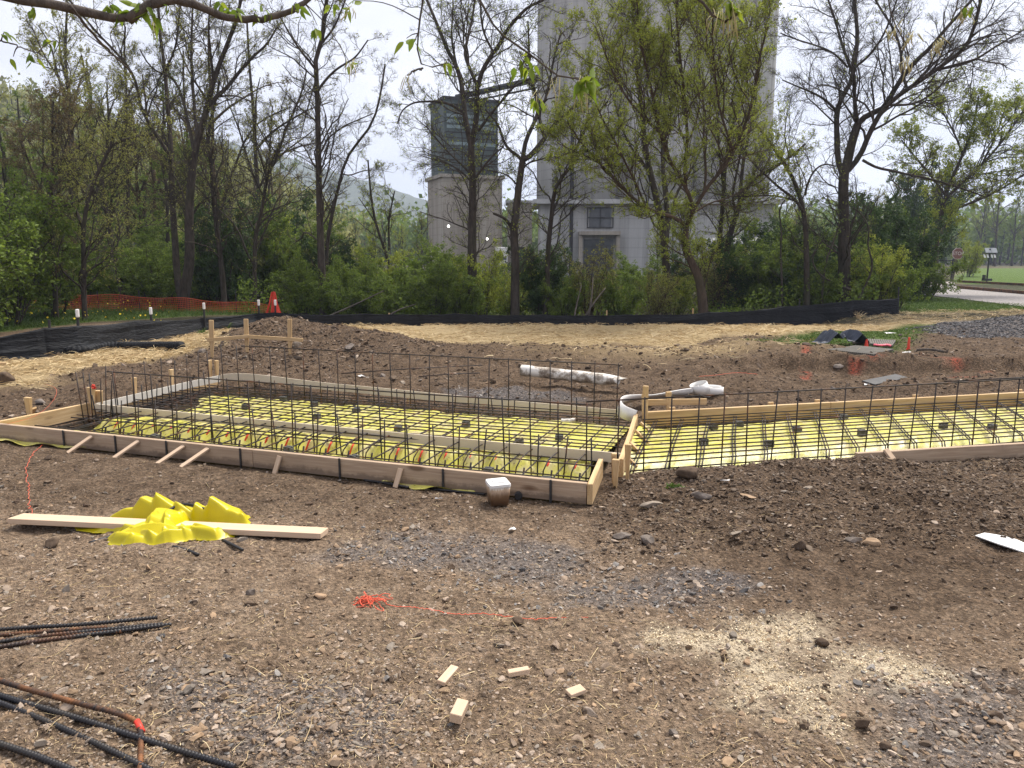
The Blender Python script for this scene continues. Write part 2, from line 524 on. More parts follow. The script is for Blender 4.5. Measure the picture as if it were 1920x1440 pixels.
def mat_rebar():
    t = NT('rebar_steel'); v = t.coords('Object')
    n = t.noise(v, 9, 5); n2 = t.noise(v, 60, 3)
    col = t.ramp(n, [(0.35, (0.018, 0.017, 0.018)), (0.55, (0.045, 0.032, 0.026)), (0.72, (0.14, 0.055, 0.022))])
    return t.done(t.bsdf(col, 0.6, 0.35, 0.4, n2, 0.001, 0.5))
M['rebar'] = mat_rebar()
def mat_rebar_dark():
    t = NT('dark_rebar_steel'); v = t.coords('Object')
    n = t.noise(v, 5, 5); n2 = t.noise(v, 60, 3)
    col = t.ramp(n, [(0.35, (0.022, 0.022, 0.026)), (0.62, (0.04, 0.036, 0.034)), (0.78, (0.11, 0.045, 0.02))])
    return t.done(t.bsdf(col, 0.5, 0.5, 0.4, n2, 0.001, 0.5))
M['rebar_near'] = mat_rebar_dark()

def mat_sheet():
    t = NT('yellow_film'); v = t.coords('Object')
    n = t.noise(v, 3.0, 6, 0.65); n2 = t.noise(v, 28, 5, 0.7); n3 = t.noise(v, 7, 4, 0.6, 0.6)
    col = t.ramp(n, [(0.3, (0.50, 0.47, 0.05)), (0.55, (0.60, 0.55, 0.10)), (0.8, (0.64, 0.57, 0.19))])
    # cast-off dirt: pale dust and brown crumbs
    dust = t.ramp(n3, [(0.44, (0, 0, 0)), (0.66, (1, 1, 1))])
    col = t.mix(t.math('MULTIPLY', dust, 0.75), col, (0.56, 0.47, 0.29))
    cr_ = t.ramp(n2, [(0.57, (0, 0, 0)), (0.64, (1, 1, 1))])
    col = t.mix(t.math('MULTIPLY', cr_, 0.85), col, (0.20, 0.13, 0.07))
    sh = t.bsdf(col, 0.42, 0, 0.4, n3, 0.02, 0.5)
    tr = t.new('ShaderNodeBsdfTranslucent'); t.link(col, tr.inputs['Color'])
    ms = t.new('ShaderNodeMixShader'); ms.inputs[0].default_value = 0.12
    t.link(sh, ms.inputs[1]); t.link(tr.outputs[0], ms.inputs[2])
    return t.done(ms.outputs[0])
M['sheet'] = mat_sheet()
def mat_tarp():
    t = NT('bright_yellow_film'); v = t.coords('Object')
    n = t.noise(v, 7, 4)
    col = t.ramp(n, [(0.3, (0.56, 0.46, 0.004)), (0.7, (0.64, 0.545, 0.008))])
    sh = t.bsdf(col, 0.34, 0, 0.45, n, 0.006, 0.4)
    tr = t.new('ShaderNodeBsdfTranslucent'); t.link(col, tr.inputs['Color'])
    ms = t.new('ShaderNodeMixShader'); ms.inputs[0].default_value = 0.2
    t.link(sh, ms.inputs[1]); t.link(tr.outputs[0], ms.inputs[2])
    return t.done(ms.outputs[0])
M['tarp'] = mat_tarp()

def mat_fabric():
    t = NT('black_fabric'); v = t.coords('Object')
    n = t.noise(v, 2.5, 5, 0.6); w = t.noise(t.coords('Object', (4, 4, 16)), 2.2, 4)
    col = t.ramp(n, [(0.3, (0.007, 0.0075, 0.009)), (0.75, (0.020, 0.021, 0.024))])
    return t.done(t.bsdf(col, 0.7, 0, 0.2, w, 0.05, 0.6))
M['fabric'] = mat_fabric()

def mat_bark(name, c1, c2):
    t = NT(name); v = t.coords('Object', (1, 1, 0.25))
    n = t.noise(v, 14, 6, 0.7); n2 = t.noise(t.coords('Object'), 1.3, 3)
    col = t.ramp(n, [(0.3, c1), (0.7, c2)])
    col = t.mix(t.math('MULTIPLY', t.ramp(n2, [(0.5, (0, 0, 0)), (0.75, (1, 1, 1))]), 0.5), col, (0.05, 0.055, 0.025))
    return t.done(t.bsdf(col, 0.95, 0, 0.1, n, 0.03, 0.8))
M['bark'] = mat_bark('dark_bark', (0.028, 0.023, 0.019), (0.095, 0.077, 0.063))
M['bark_brown'] = mat_bark('brown_bark', (0.04, 0.028, 0.02), (0.12, 0.085, 0.06))
M['bark_grey'] = mat_bark('grey_bark', (0.05, 0.042, 0.036), (0.15, 0.125, 0.105))

def mat_leaf(name, c1, c2, c3, trans=0.45):
    t = NT(name); a = t.attr('tint')
    col = t.ramp(a.outputs['Fac'], [(0.0, c1), (0.5, c2), (1.0, c3)])
    d = t.bsdf(col, 0.6, 0, 0.25)
    tr = t.new('ShaderNodeBsdfTranslucent'); t.link(col, tr.inputs['Color'])
    ms = t.new('ShaderNodeMixShader'); ms.inputs[0].default_value = trans
    t.link(d, ms.inputs[1]); t.link(tr.outputs[0], ms.inputs[2])
    return t.done(ms.outputs[0])
M['leaf_fresh'] = mat_leaf('fresh_spring_leaf', (0.15, 0.195, 0.02), (0.25, 0.295, 0.035), (0.36, 0.39, 0.06))
M['leaf_mid'] = mat_leaf('mid_green_leaf', (0.075, 0.118, 0.016), (0.13, 0.188, 0.026), (0.205, 0.27, 0.04))
M['leaf_olive'] = mat_leaf('olive_bud_leaf', (0.17, 0.175, 0.04), (0.24, 0.245, 0.055), (0.32, 0.315, 0.085))
M['leaf_rust'] = mat_leaf('rusty_bud_leaf', (0.10, 0.07, 0.035), (0.15, 0.11, 0.05), (0.16, 0.15, 0.06))
M['leaf_dark'] = mat_leaf('dark_green_leaf', (0.025, 0.052, 0.012), (0.045, 0.085, 0.018), (0.08, 0.125, 0.025), 0.25)
M['leaf_over'] = mat_leaf('bright_young_leaf', (0.11, 0.17, 0.018), (0.17, 0.25, 0.025), (0.28, 0.33, 0.03), 0.5)
M['grass'] = mat_leaf('grass_blade', (0.04, 0.075, 0.012), (0.075, 0.125, 0.02), (0.12, 0.17, 0.035), 0.3)
M['straw'] = mat_leaf('straw_stalk', (0.34, 0.235, 0.12), (0.52, 0.39, 0.21), (0.66, 0.53, 0.31), 0.15)
M['dust'] = mat_leaf('sawdust_flake', (0.55, 0.42, 0.26), (0.66, 0.54, 0.36), (0.74, 0.64, 0.46), 0.1)

def mat_stone():
    t = NT('stones'); a = t.attr('col'); v = t.coords('Object')
    n = t.noise(v, 60, 3)
    col = t.mix(0.55, a.outputs['Color'], t.ramp(n, [(0.3, (0.55, 0.55, 0.55)), (0.7, (1.2, 1.2, 1.2))]), 'MULTIPLY')
    return t.done(t.bsdf(col, 0.85, 0, 0.25, n, 0.004, 0.6))
M['stone'] = mat_stone()
M['rock'] = mat_plain('rock_grey_brown', (0.10, 0.082, 0.068), (0.24, 0.20, 0.17), 14, 0.9, 0, 0.2, 0.01, 8)
M['clod'] = mat_plain('dirt_clod', (0.06, 0.042, 0.03), (0.13, 0.092, 0.065), 22, 0.95, 0, 0.1, 0.012, 8)
M['slab_stone'] = mat_plain('weathered_slab', (0.16, 0.13, 0.10), (0.34, 0.28, 0.22), 9, 0.9, 0, 0.2, 0.01, 8)
M['tan_rock'] = mat_plain('tan_rock', (0.26, 0.17, 0.10), (0.40, 0.28, 0.18), 12, 0.9, 0, 0.2, 0.008, 6)
M['white'] = mat_plain('white_plastic', (0.62, 0.60, 0.57), (0.80, 0.78, 0.75), 5, 0.45, 0, 0.4, 0.001)
M['black'] = mat_plain('black_plastic', (0.012, 0.012, 0.014), (0.03, 0.03, 0.033), 9, 0.5, 0, 0.4, 0.001)
M['steel_dark'] = mat_plain('dark_steel', (0.02, 0.02, 0.022), (0.05, 0.047, 0.045), 9, 0.55, 0.3, 0.4, 0.001)
M['orange'] = mat_plain('orange_plastic', (0.42, 0.06, 0.02), (0.55, 0.10, 0.03), 6, 0.5, 0, 0.3, 0.001)
M['red'] = mat_plain('red_orange_paint', (0.65, 0.05, 0.03), (0.78, 0.09, 0.05), 9, 0.5, 0, 0.3, 0.001)
M['string'] = mat_plain('coral_string', (0.68, 0.11, 0.06), (0.80, 0.17, 0.10), 30, 0.7, 0, 0.2, 0.0005)
M['chair'] = mat_plain('grey_concrete_block', (0.06, 0.06, 0.055), (0.14, 0.135, 0.125), 30, 0.9, 0, 0.2, 0.002)
def mat_pipe():
    t = NT('muddy_white_pipe'); v = t.coords('Object')
    n = t.noise(v, 5.5, 6, 0.7)
    col = t.ramp(n, [(0.44, (0.17, 0.13, 0.095)), (0.52, (0.40, 0.35, 0.29)), (0.56, (0.68, 0.64, 0.58))])
    return t.done(t.bsdf(col, 0.5, 0, 0.4))
M['pipe'] = mat_pipe()
def mat_concrete(name, c1, c2, c3):
    t = NT(name); v = t.coords('Object', (1, 1, 0.08)); v2 = t.coords('Object')
    n = t.noise(v, 0.9, 6, 0.65); n2 = t.noise(v2, 0.5, 5); n3 = t.noise(v2, 9, 4)
    col = t.ramp(n, [(0.3, c1), (0.5, c2), (0.7, c3)])
    st_ = t.noise(t.coords('Object', (1.6, 1.6, 0.03)), 1.1, 5, 0.7)
    col = t.mix(t.math('MULTIPLY', t.ramp(st_, [(0.5, (0, 0, 0)), (0.68, (1, 1, 1))]), 0.55), col, tuple(c * 0.5 for c in c1))
    col = t.mix(t.math('MULTIPLY', n2, 0.45), col, c1)
    bd = t.new('ShaderNodeTexWave', wave_type='BANDS', bands_direction='Z'); t.link(v2, bd.inputs['Vector'])
    bd.inputs['Scale'].default_value = 0.42; bd.inputs['Distortion'].default_value = 0.3
    ln = t.ramp(bd.outputs['Fac'], [(0.0, (0.75, 0.75, 0.75)), (0.06, (1, 1, 1))])
    col = t.mix(0.5, col, ln, 'MULTIPLY')
    return t.done(t.bsdf(col, 0.9, 0, 0.15, n3, 0.01, 0.4))
M['concrete'] = mat_concrete('stained_concrete', (0.30, 0.295, 0.285), (0.46, 0.455, 0.445), (0.56, 0.555, 0.545))
M['concrete_tan'] = mat_concrete('tan_concrete', (0.26, 0.23, 0.19), (0.38, 0.34, 0.29), (0.46, 0.42, 0.36))
M['cladding'] = mat_plain('green_grey_cladding', (0.055, 0.075, 0.075), (0.10, 0.125, 0.12), 1.2, 0.6, 0, 0.3, 0.002)
M['cladding_light'] = mat_plain('pale_louvre', (0.17, 0.24, 0.25), (0.26, 0.33, 0.34), 2.0, 0.6, 0, 0.3, 0.002)
M['glass_and_opening'] = mat_plain('dark_glass_and_opening', (0.06, 0.065, 0.07), (0.12, 0.125, 0.135), 2, 0.15, 0, 0.5, 0.0)  # glazing, and the painted-in dark of the silo doorway

# ================================================================== GROUND
def mat_ground():
    t = NT('bare_ground'); v = t.coords('Object')
    m1 = t.attr('m1'); m2 = t.attr('m2')
    s1 = t.new('ShaderNodeSeparateColor'); t.link(m1.outputs['Color'], s1.inputs[0])
    s2 = t.new('ShaderNodeSeparateColor'); t.link(m2.outputs['Color'], s2.inputs[0])
    straw, grass, grav = s1.outputs[0], s1.outputs[1], s1.outputs[2]
    sawd, paint, brown = m1.outputs['Alpha'], s2.outputs[0], s2.outputs[1]
    litter, dark = s2.outputs[2], m2.outputs['Alpha']
    nb = t.noise(v, 0.9, 5, 0.6); nm = t.noise(v, 7, 5, 0.65); nf = t.noise(v, 42, 5, 0.7); ng = t.noise(v, 120, 3, 0.6)
    dirt = t.ramp(nm, [(0.28, (0.125, 0.084, 0.054)), (0.5, (0.225, 0.16, 0.108)), (0.74, (0.345, 0.262, 0.185))])
    dirt = t.mix(t.math('MULTIPLY', nb, 0.5), dirt, (0.27, 0.198, 0.138))
    grain = t.ramp(nf, [(0.32, (0.34, 0.32, 0.30)), (0.5, (0.95, 0.95, 0.95)), (0.66, (1.8, 1.75, 1.7))])
    brn = t.ramp(nm, [(0.28, (0.064, 0.042, 0.027)), (0.52, (0.122, 0.083, 0.054)), (0.75, (0.19, 0.135, 0.092))])
    c = t.mix(brown, dirt, brn)
    grv = t.ramp(ng, [(0.3, (0.055, 0.058, 0.066)), (0.5, (0.125, 0.13, 0.145)), (0.72, (0.25, 0.255, 0.27))])
    c = t.mix(t.math('MULTIPLY', grav, 0.5), c, grv)
    c = t.mix(0.95, c, grain, 'MULTIPLY')
    vs = t.coords('Object', (3.0, 9.0, 3.0))
    ns = t.noise(vs, 9, 6, 0.75, 1.5)
    stc = t.ramp(ns, [(0.25, (0.20, 0.13, 0.065)), (0.42, (0.44, 0.32, 0.17)), (0.6, (0.60, 0.46, 0.26)), (0.8, (0.72, 0.58, 0.36))])
    patch = t.ramp(t.noise(v, 1.7, 5, 0.7), [(0.22, (0.0, 0.0, 0.0)), (0.38, (1, 1, 1))])
    c = t.mix(t.math('MULTIPLY', straw, patch), c, stc)
    grc = t.ramp(nf, [(0.3, (0.035, 0.06, 0.013)), (0.5, (0.075, 0.12, 0.022)), (0.75, (0.12, 0.165, 0.035))])
    c = t.mix(grass, c, grc)
    lit = t.ramp(nm, [(0.3, (0.022, 0.020, 0.013)), (0.55, (0.05, 0.043, 0.026)), (0.75, (0.06, 0.075, 0.02))])
    c = t.mix(litter, c, lit)
    swn = t.ramp(nf, [(0.40, (0, 0, 0)), (0.56, (1, 1, 1))])
    c = t.mix(t.math('MULTIPLY', sawd, t.math('ADD', swn, 0.3, True)), c, (0.70, 0.585, 0.42))
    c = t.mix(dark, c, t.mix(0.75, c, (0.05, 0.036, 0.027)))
    pn = t.ramp(nf, [(0.42, (0, 0, 0)), (0.52, (1, 1, 1))])
    c = t.mix(t.math('MULTIPLY', paint, pn), c, (0.55, 0.07, 0.035))
    hgt = t.math('ADD', t.math('MULTIPLY', nf, 1.0), t.math('MULTIPLY', ng, 0.5))
    hgt = t.math('ADD', hgt, t.math('MULTIPLY', ns, straw))
    return t.done(t.bsdf(c, 0.95, 0, 0.12, hgt, 0.04, 1.0))
M['ground'] = mat_ground()

def axis(parts):
    a = []
    for (x0, x1, st) in parts:
        a.append(np.arange(x0, x1, st))
    a.append([parts[-1][1]])
    return np.concatenate(a)
gx = axis([(-1400, -400, 200), (-400, -60, 30), (-60, -14, 1.2), (-14, -5, 0.12), (-5, 5, 0.024), (5, 14, 0.11), (14, 60, 1.2), (60, 400, 30), (400, 1400, 200)])
gy = axis([(-800, -40, 100), (-40, 0, 2), (0, 1.9, 0.2), (1.9, 6.4, 0.02), (6.4, 9.0, 0.03), (9.0, 20, 0.075), (20, 40, 0.5), (40, 140, 3), (140, 400, 30), (400, 1500, 200)])
GX, GY = np.meshgrid(gx, gy)
GZ = H(GX, GY); GR = rough(GX, GY)
mk = masks(GX, GY)
straw_lump = np.clip(fbm(GX * 2.2, GY * 4.5, 17, 4, 0.6), -0.3, 1) * 0.05 * mk[0]
GZ = GZ + GR * (1 - 0.7 * mk[1]) + straw_lump
GZ = np.where((np.abs(GX) > 60) | (GY > 90) | (GY < -10), 0.0, GZ)
nxg, nyg = len(gx), len(gy)
ii = np.arange(nxg * nyg).reshape(nyg, nxg)
gf = np.stack([ii[:-1, :-1], ii[:-1, 1:], ii[1:, 1:], ii[1:, :-1]], -1).reshape(-1, 4)
m1 = np.stack([mk[0], mk[1], mk[2], mk[3]], -1).reshape(-1, 4)
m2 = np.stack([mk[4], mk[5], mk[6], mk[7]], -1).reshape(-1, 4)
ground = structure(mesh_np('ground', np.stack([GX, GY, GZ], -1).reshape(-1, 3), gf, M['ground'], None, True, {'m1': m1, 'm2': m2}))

# ------------------------------------------------------------------ stone templates and scatters
import bmesh
def ico(sub):
    bm = bmesh.new(); bmesh.ops.create_icosphere(bm, subdivisions=sub, radius=1.0)
    v = np.array([x.co[:] for x in bm.verts]); f = np.array([[q.index for q in p.verts] for p in bm.faces]); bm.free()
    return v, f
ICO1 = ico(1); ICO2 = ico(2); ICO3 = ico(3)
def stone_shape(base, seed, cuts=7, flat=0.65):
    r = np.random.default_rng(seed)
    v = base[0].copy()
    for _ in range(cuts):                                  # chip flat facets off a ball
        n = r.normal(size=3); n /= np.linalg.norm(n); d = r.uniform(0.45, 0.85)
        k = v @ n - d
        v = v - np.outer(np.clip(k, 0, None), n)
    v *= np.array([r.uniform(0.8, 1.3), r.uniform(0.7, 1.1), flat * r.uniform(0.7, 1.1)])
    return v, base[1]
STONES = [stone_shape(ICO1, 100 + k, 9, 0.45) for k in range(14)]

def shard_shape(seed):
    r = np.random.default_rng(seed); v = ICO2[0].copy()
    for _ in range(13):
        n = r.normal(size=3); n /= np.linalg.norm(n); d = r.uniform(0.30, 0.62)
        v = v - np.outer(np.clip(v @ n - d, 0, None), n)
    v *= np.array([r.uniform(1.1, 1.9), r.uniform(0.9, 1.4), r.uniform(0.5, 0.95)])
    return v, ICO2[1]
SHARDS = [shard_shape(900 + k) for k in range(16)]
def rot_z(a):
    c, s = np.cos(a), np.sin(a); z = np.zeros_like(a); o = np.ones_like(a)
    return np.stack([np.stack([c, -s, z], -1), np.stack([s, c, z], -1), np.stack([z, z, o], -1)], -2)
def rand_rot(n, tilt):
    a = rot_z(rng.uniform(0, 2 * np.pi, n))
    t = rng.normal(0, tilt, n); c, s = np.cos(t), np.sin(t); z = np.zeros(n); o = np.ones(n)
    b = np.stack([np.stack([o, z, z], -1), np.stack([z, c, -s], -1), np.stack([z, s, c], -1)], -2)
    return a @ b @ rot_z(rng.uniform(0, 2 * np.pi, n))

def scatter_stones(name, xy, rad, cols, label, cat, sink=0.1):
    k = (rad < 0.0085) | (rng.uniform(0, 1, len(rad)) < (0.45 if name == 'pebbles' else 1.0))
    xy, rad, cols = xy[k], rad[k], cols[k]
    vs, fs, cs = [], [], []; off = 0
    which = np.where(rad > 0.0085, len(STONES) + rng.integers(0, len(SHARDS), len(xy)), rng.integers(0, len(STONES), len(xy)))
    z = HT(xy[:, 0], xy[:, 1])
    for k, (bv, bf) in enumerate(STONES + SHARDS):
        m = which == k
        n = int(m.sum())
        if not n: continue
        rt = rand_rot(n, 0.45)
        v = np.einsum('nij,vj->nvi', rt, bv) * rad[m][:, None, None]
        v += np.stack([xy[m, 0], xy[m, 1], z[m] + rad[m] * sink], -1)[:, None, :]
        fs.append((bf[None] + (np.arange(n) * len(bv))[:, None, None] + off).reshape(-1, 3))
        vs.append(v.reshape(-1, 3)); cs.append(np.repeat(cols[m], len(bv), 0)); off += n * len(bv)
    o = mesh_np(name, np.concatenate(vs), [np.concatenate(fs)], M['stone'], None, False, {'col': np.concatenate(cs)})
    return stuff(o, label, cat)

PAL_D = np.array([(0.22, 0.175, 0.14), (0.28, 0.23, 0.19), (0.155, 0.12, 0.093), (0.20, 0.148, 0.105), (0.33, 0.28, 0.24), (0.21, 0.19, 0.17), (0.125, 0.095, 0.072), (0.26, 0.19, 0.13)])
PAL_B = np.array([(0.15, 0.15, 0.157), (0.21, 0.208, 0.21), (0.10, 0.10, 0.106), (0.28, 0.276, 0.276), (0.20, 0.18, 0.163), (0.17, 0.135, 0.108), (0.24, 0.205, 0.175)])
PAL_C = 0.74 * np.array([(0.10, 0.071, 0.05), (0.135, 0.098, 0.07), (0.16, 0.12, 0.088), (0.085, 0.06, 0.043), (0.185, 0.148, 0.118)])
def palette(pal, n):
    c = pal[rng.integers(0, len(pal), n)] * rng.uniform(0.7, 1.2, (n, 1)) * np.array([1.10, 1.02, 0.92])
    return np.concatenate([c, np.ones((n, 1))], 1)
def clear_of_pits(x, y, d=0.02):
    return (poly_sd(x, y, PIT_L) < -d) & (poly_sd(x, y, PIT_R) < -d)
def wedge(n, y0, y1, k=0.74, pw=1.0):
    """points over the ground in front of the camera, denser near it"""
    y = (y0 ** (1 - pw) + rng.uniform(0, 1, n) * (y1 ** (1 - pw) - y0 ** (1 - pw))) ** (1 / (1 - pw)) if pw != 1 else y0 * (y1 / y0) ** rng.uniform(0, 1, n)
    x = rng.uniform(-1, 1, n) * (k * y + 0.5)
    return x, y
x, y = wedge(150000, 1.7, 7.2, 0.78, 1.5)
dens = sm(-0.25, 0.5, fbm(x * 1.3, y * 1.3, 301, 4, 0.6) + 0.25 * sm(3.2, 2.2, y))
k = clear_of_pits(x, y) & (rng.uniform(0, 1, len(x)) < 0.35 + 0.65 * dens)
x, y = x[k], y[k]
rad = np.clip(np.exp(rng.normal(np.log(0.0052), 0.55, len(x))), 0.0025, 0.026) * (0.85 + 0.06 * y)
brn = np.clip(sm(0.5, 1.6, x) * sm(5.8, 5.0, y) * sm(2.8, 3.8, y) + 0.8 * sm(4.2, 4.8, y), 0, 1)
colr = np.where((rng.uniform(0, 1, len(x)) < brn * 0.8)[:, None], palette(PAL_C, len(x)), palette(PAL_D, len(x)))
scatter_stones('pebbles', np.stack([x, y], 1), rad, colr, 'grey and brown pebbles and crumbs strewn over the bare dirt', 'pebbles')
x, y = wedge(60000, 1.8, 12.5, 0.78, 1.0)
g = region(x, y, GRAV, 0.30, 0.35, 81, 2.5) ** 1.3
k = clear_of_pits(x, y) & (rng.uniform(0, 1, len(x)) < g)
x, y = x[k], y[k]
rad = np.clip(np.exp(rng.normal(np.log(0.0082), 0.4, len(x))), 0.004, 0.024) * (0.85 + 0.06 * y)
warm = (rng.uniform(0, 1, len(x)) < 0.15 + 0.6 * sm(3.3, 2.6, y))[:, None]
scatter_stones('gravel', np.stack([x, y], 1), rad, np.where(warm, palette(PAL_D, len(x)), palette(PAL_B, len(x))), 'loose blue grey crushed stone lying in patches on the dirt', 'gravel')
x = rng.uniform(6.6, 14.0, 42000); y = rng.uniform(12.4, 16.0, 42000)
k = rng.uniform(0, 1, len(x)) < region(x, y, GRAV[2:3], 0.25, 0.4, 81, 2.5)
x, y = x[k], y[k]
rad = np.clip(np.exp(rng.normal(np.log(0.014), 0.3, len(x))), 0.008, 0.03)
scatter_stones('gravel_heap', np.stack([x, y], 1), rad, palette(PAL_B[:4], len(x)) * [0.6, 0.62, 0.68, 1], 'heap of dark blue grey gravel beside the steel grates', 'gravel')
# clods on the spoil in front of the second footing, on the pile and behind the footings
x1, y1 = rng.uniform(0.5, 5.5, 34000), rng.uniform(4.0, 5.9, 34000)
x2, y2 = rng.normal(-3.4, 1.3, 5200), rng.normal(11.7, 0.8, 5200)
x3, y3 = rng.uniform(-9, 8, 15000), rng.uniform(7.4, 13.5, 15000)
x = np.r_[x1, x2, x3]; y = np.r_[y1, y2, y3]
k = clear_of_pits(x, y, 0.05) & (rng.uniform(0, 1, len(x)) > 0.9 * region(x, y, STRAW + GRASS, 0.35, 0.55, 61, 1.5))
x, y = x[k], y[k]
rad = np.clip(np.exp(rng.normal(np.log(0.0085), 0.6, len(x))), 0.003, 0.05) * (0.7 + 0.05 * y)
rad = np.where(y < 6.2, np.clip(rad * 0.72, 0.003, 0.022), rad)
col_ = np.where((rng.uniform(0, 1, len(x)) < 0.10)[:, None], palette(PAL_D, len(x)), palette(PAL_C, len(x)))
scatter_stones('soil_clods', np.stack([x, y], 1), rad, col_, 'brown clods of dug soil and stone around the footings', 'soil')

def ribbons(name, base, dirv, length, width, mat, label, cat, droop=0.0, K=4, tint=None, kind='stuff', parent=None):
    """thin curved blades or stalks: base (n,3), dirv (n,3)"""
    n = len(base)
    u = np.linspace(0, 1, K)
    bend = rng.normal(0, 0.18, (n, 3))
    pts = base[:, None, :] + dirv[:, None, :] * (length[:, None, None] * u[None, :, None]) + bend[:, None, :] * (length[:, None, None] * (u * (1 - u))[None, :, None] * 1.6)
    pts[:, :, 2] -= droop * length[:, None] * (u ** 2)[None, :]
    side = np.cross(dirv, rng.normal(size=(n, 3))); side /= np.linalg.norm(side, axis=1, keepdims=True) + 1e-9
    w = width[:, None] * (1 - 0.75 * u[None, :] ** 2)
    a = pts - side[:, None, :] * w[:, :, None] / 2; b = pts + side[:, None, :] * w[:, :, None] / 2
    v = np.stack([a, b], 2).reshape(-1, 3)
    idx = np.arange(n * K * 2).reshape(n, K, 2)
    f = np.stack([idx[:, :-1, 0], idx[:, :-1, 1], idx[:, 1:, 1], idx[:, 1:, 0]], -1).reshape(-1, 4)
    tn = np.repeat(rng.uniform(0, 1, n) if tint is None else tint, K * 2)
    o = mesh_np(name, v, f, mat, parent, False, {'tint': tn})
    if kind == 'stuff': stuff(o, label, cat)
    return o
def flat_dirs(n, up):
    a = rng.uniform(0, 2 * np.pi, n); z = rng.normal(0, up, n)
    d = np.stack([np.cos(a), np.sin(a), z], -1)
    return d / np.linalg.norm(d, axis=1, keepdims=True)
# straw mulch
bx = np.r_[rng.uniform(-16, 16, 90000), rng.uniform(-11, -3, 30000)]; by = np.r_[rng.uniform(10.0, 22.0, 90000), rng.uniform(8.5, 17, 30000)]
mstraw = masks(bx, by)[0] * sm(-0.25, 0.15, fbm(bx * 1.4, by * 1.4, 19, 4, 0.7) + 0.12)
k = (rng.uniform(0, 1, len(bx)) < mstraw) & clear_of_pits(bx, by, 0.1) & (np.abs(bx) < 0.72 * by + 1.5)
bx, by = bx[k], by[k]; n = len(bx)
ribbons('straw_mulch', np.stack([bx, by, HT(bx, by) + rng.uniform(0.0, 0.05, n)], -1), flat_dirs(n, 0.16), rng.uniform(0.08, 0.26, n), rng.uniform(0.006, 0.012, n), M['straw'],
        'pale golden straw mulch spread over the seeded ground', 'straw', 0.15)
bx, by = wedge(17000, 1.8, 6.0, 0.78, 1.4)
k = clear_of_pits(bx, by) & (rng.uniform(0, 1, len(bx)) < sm(-0.1, 0.5, fbm(bx * 1.1, by * 1.1, 401, 3) + 0.35 * sm(0.6, -0.8, bx) * sm(4.6, 3.6, by)))
bx, by = bx[k], by[k]; n = len(bx)
ribbons('loose_straw', np.stack([bx, by, HT(bx, by) + rng.uniform(0.004, 0.014, n)], -1), flat_dirs(n, 0.10), np.clip(rng.exponential(0.03, n), 0.008, 0.12), rng.uniform(0.0014, 0.003, n), M['straw'],
        'stray straw stalks scattered over the dirt', 'straw', 0.1)
# sawdust flakes
bx = rng.uniform(0.3, 3.0, 60000); by = rng.uniform(2.2, 3.6, 60000)
k = rng.uniform(0, 1, len(bx)) < masks(bx, by)[3] ** 1.1 * sm(-0.45, 0.2, fbm(bx * 16, by * 16, 95, 3))
bx, by = bx[k], by[k]; n = len(bx)
ribbons('sawdust', np.stack([bx, by, HT(bx, by) + rng.uniform(0.002, 0.012, n)], -1), flat_dirs(n, 0.25), rng.uniform(0.003, 0.012, n), rng.uniform(0.003, 0.006, n), M['dust'],
        'pale sawdust spilled over the gravelly dirt', 'sawdust', 0.05, 3, rng.uniform(0.0, 1.0, n))
# grass on the patch beside the grates, the verge and the ground beyond the fence
def grass_at(name, xr, yr, n, hgt, label):
    bx = rng.uniform(*xr, n); by = rng.uniform(*yr, n)
    k = (rng.uniform(0, 1, n) < masks(bx, by)[1])
    bx, by = bx[k], by[k]; m = len(bx)
    d = flat_dirs(m, 0.1); d[:, 2] = rng.uniform(0.8, 2.2, m); d /= np.linalg.norm(d, axis=1, keepdims=True)
    ribbons(name, np.stack([bx, by, H(bx, by)], -1), d, rng.uniform(0.5, 1.2, m) * hgt, rng.uniform(0.008, 0.016, m), M['grass'], label, 'grass', 0.35)
grass_at('short_grass', (3.2, 8.2), (10.8, 14.6), 16000, 0.06, 'short bright grass around the steel grates')
grass_at('verge_grass', (9.8, 20), (19.5, 29), 30000, 0.13, 'green grass verge between the straw and the gravel path')
grass_at('meadow_grass', (-20, -3.5), (13.5, 24), 42000, 0.20, 'long green grass beyond the silt fence under the trees')

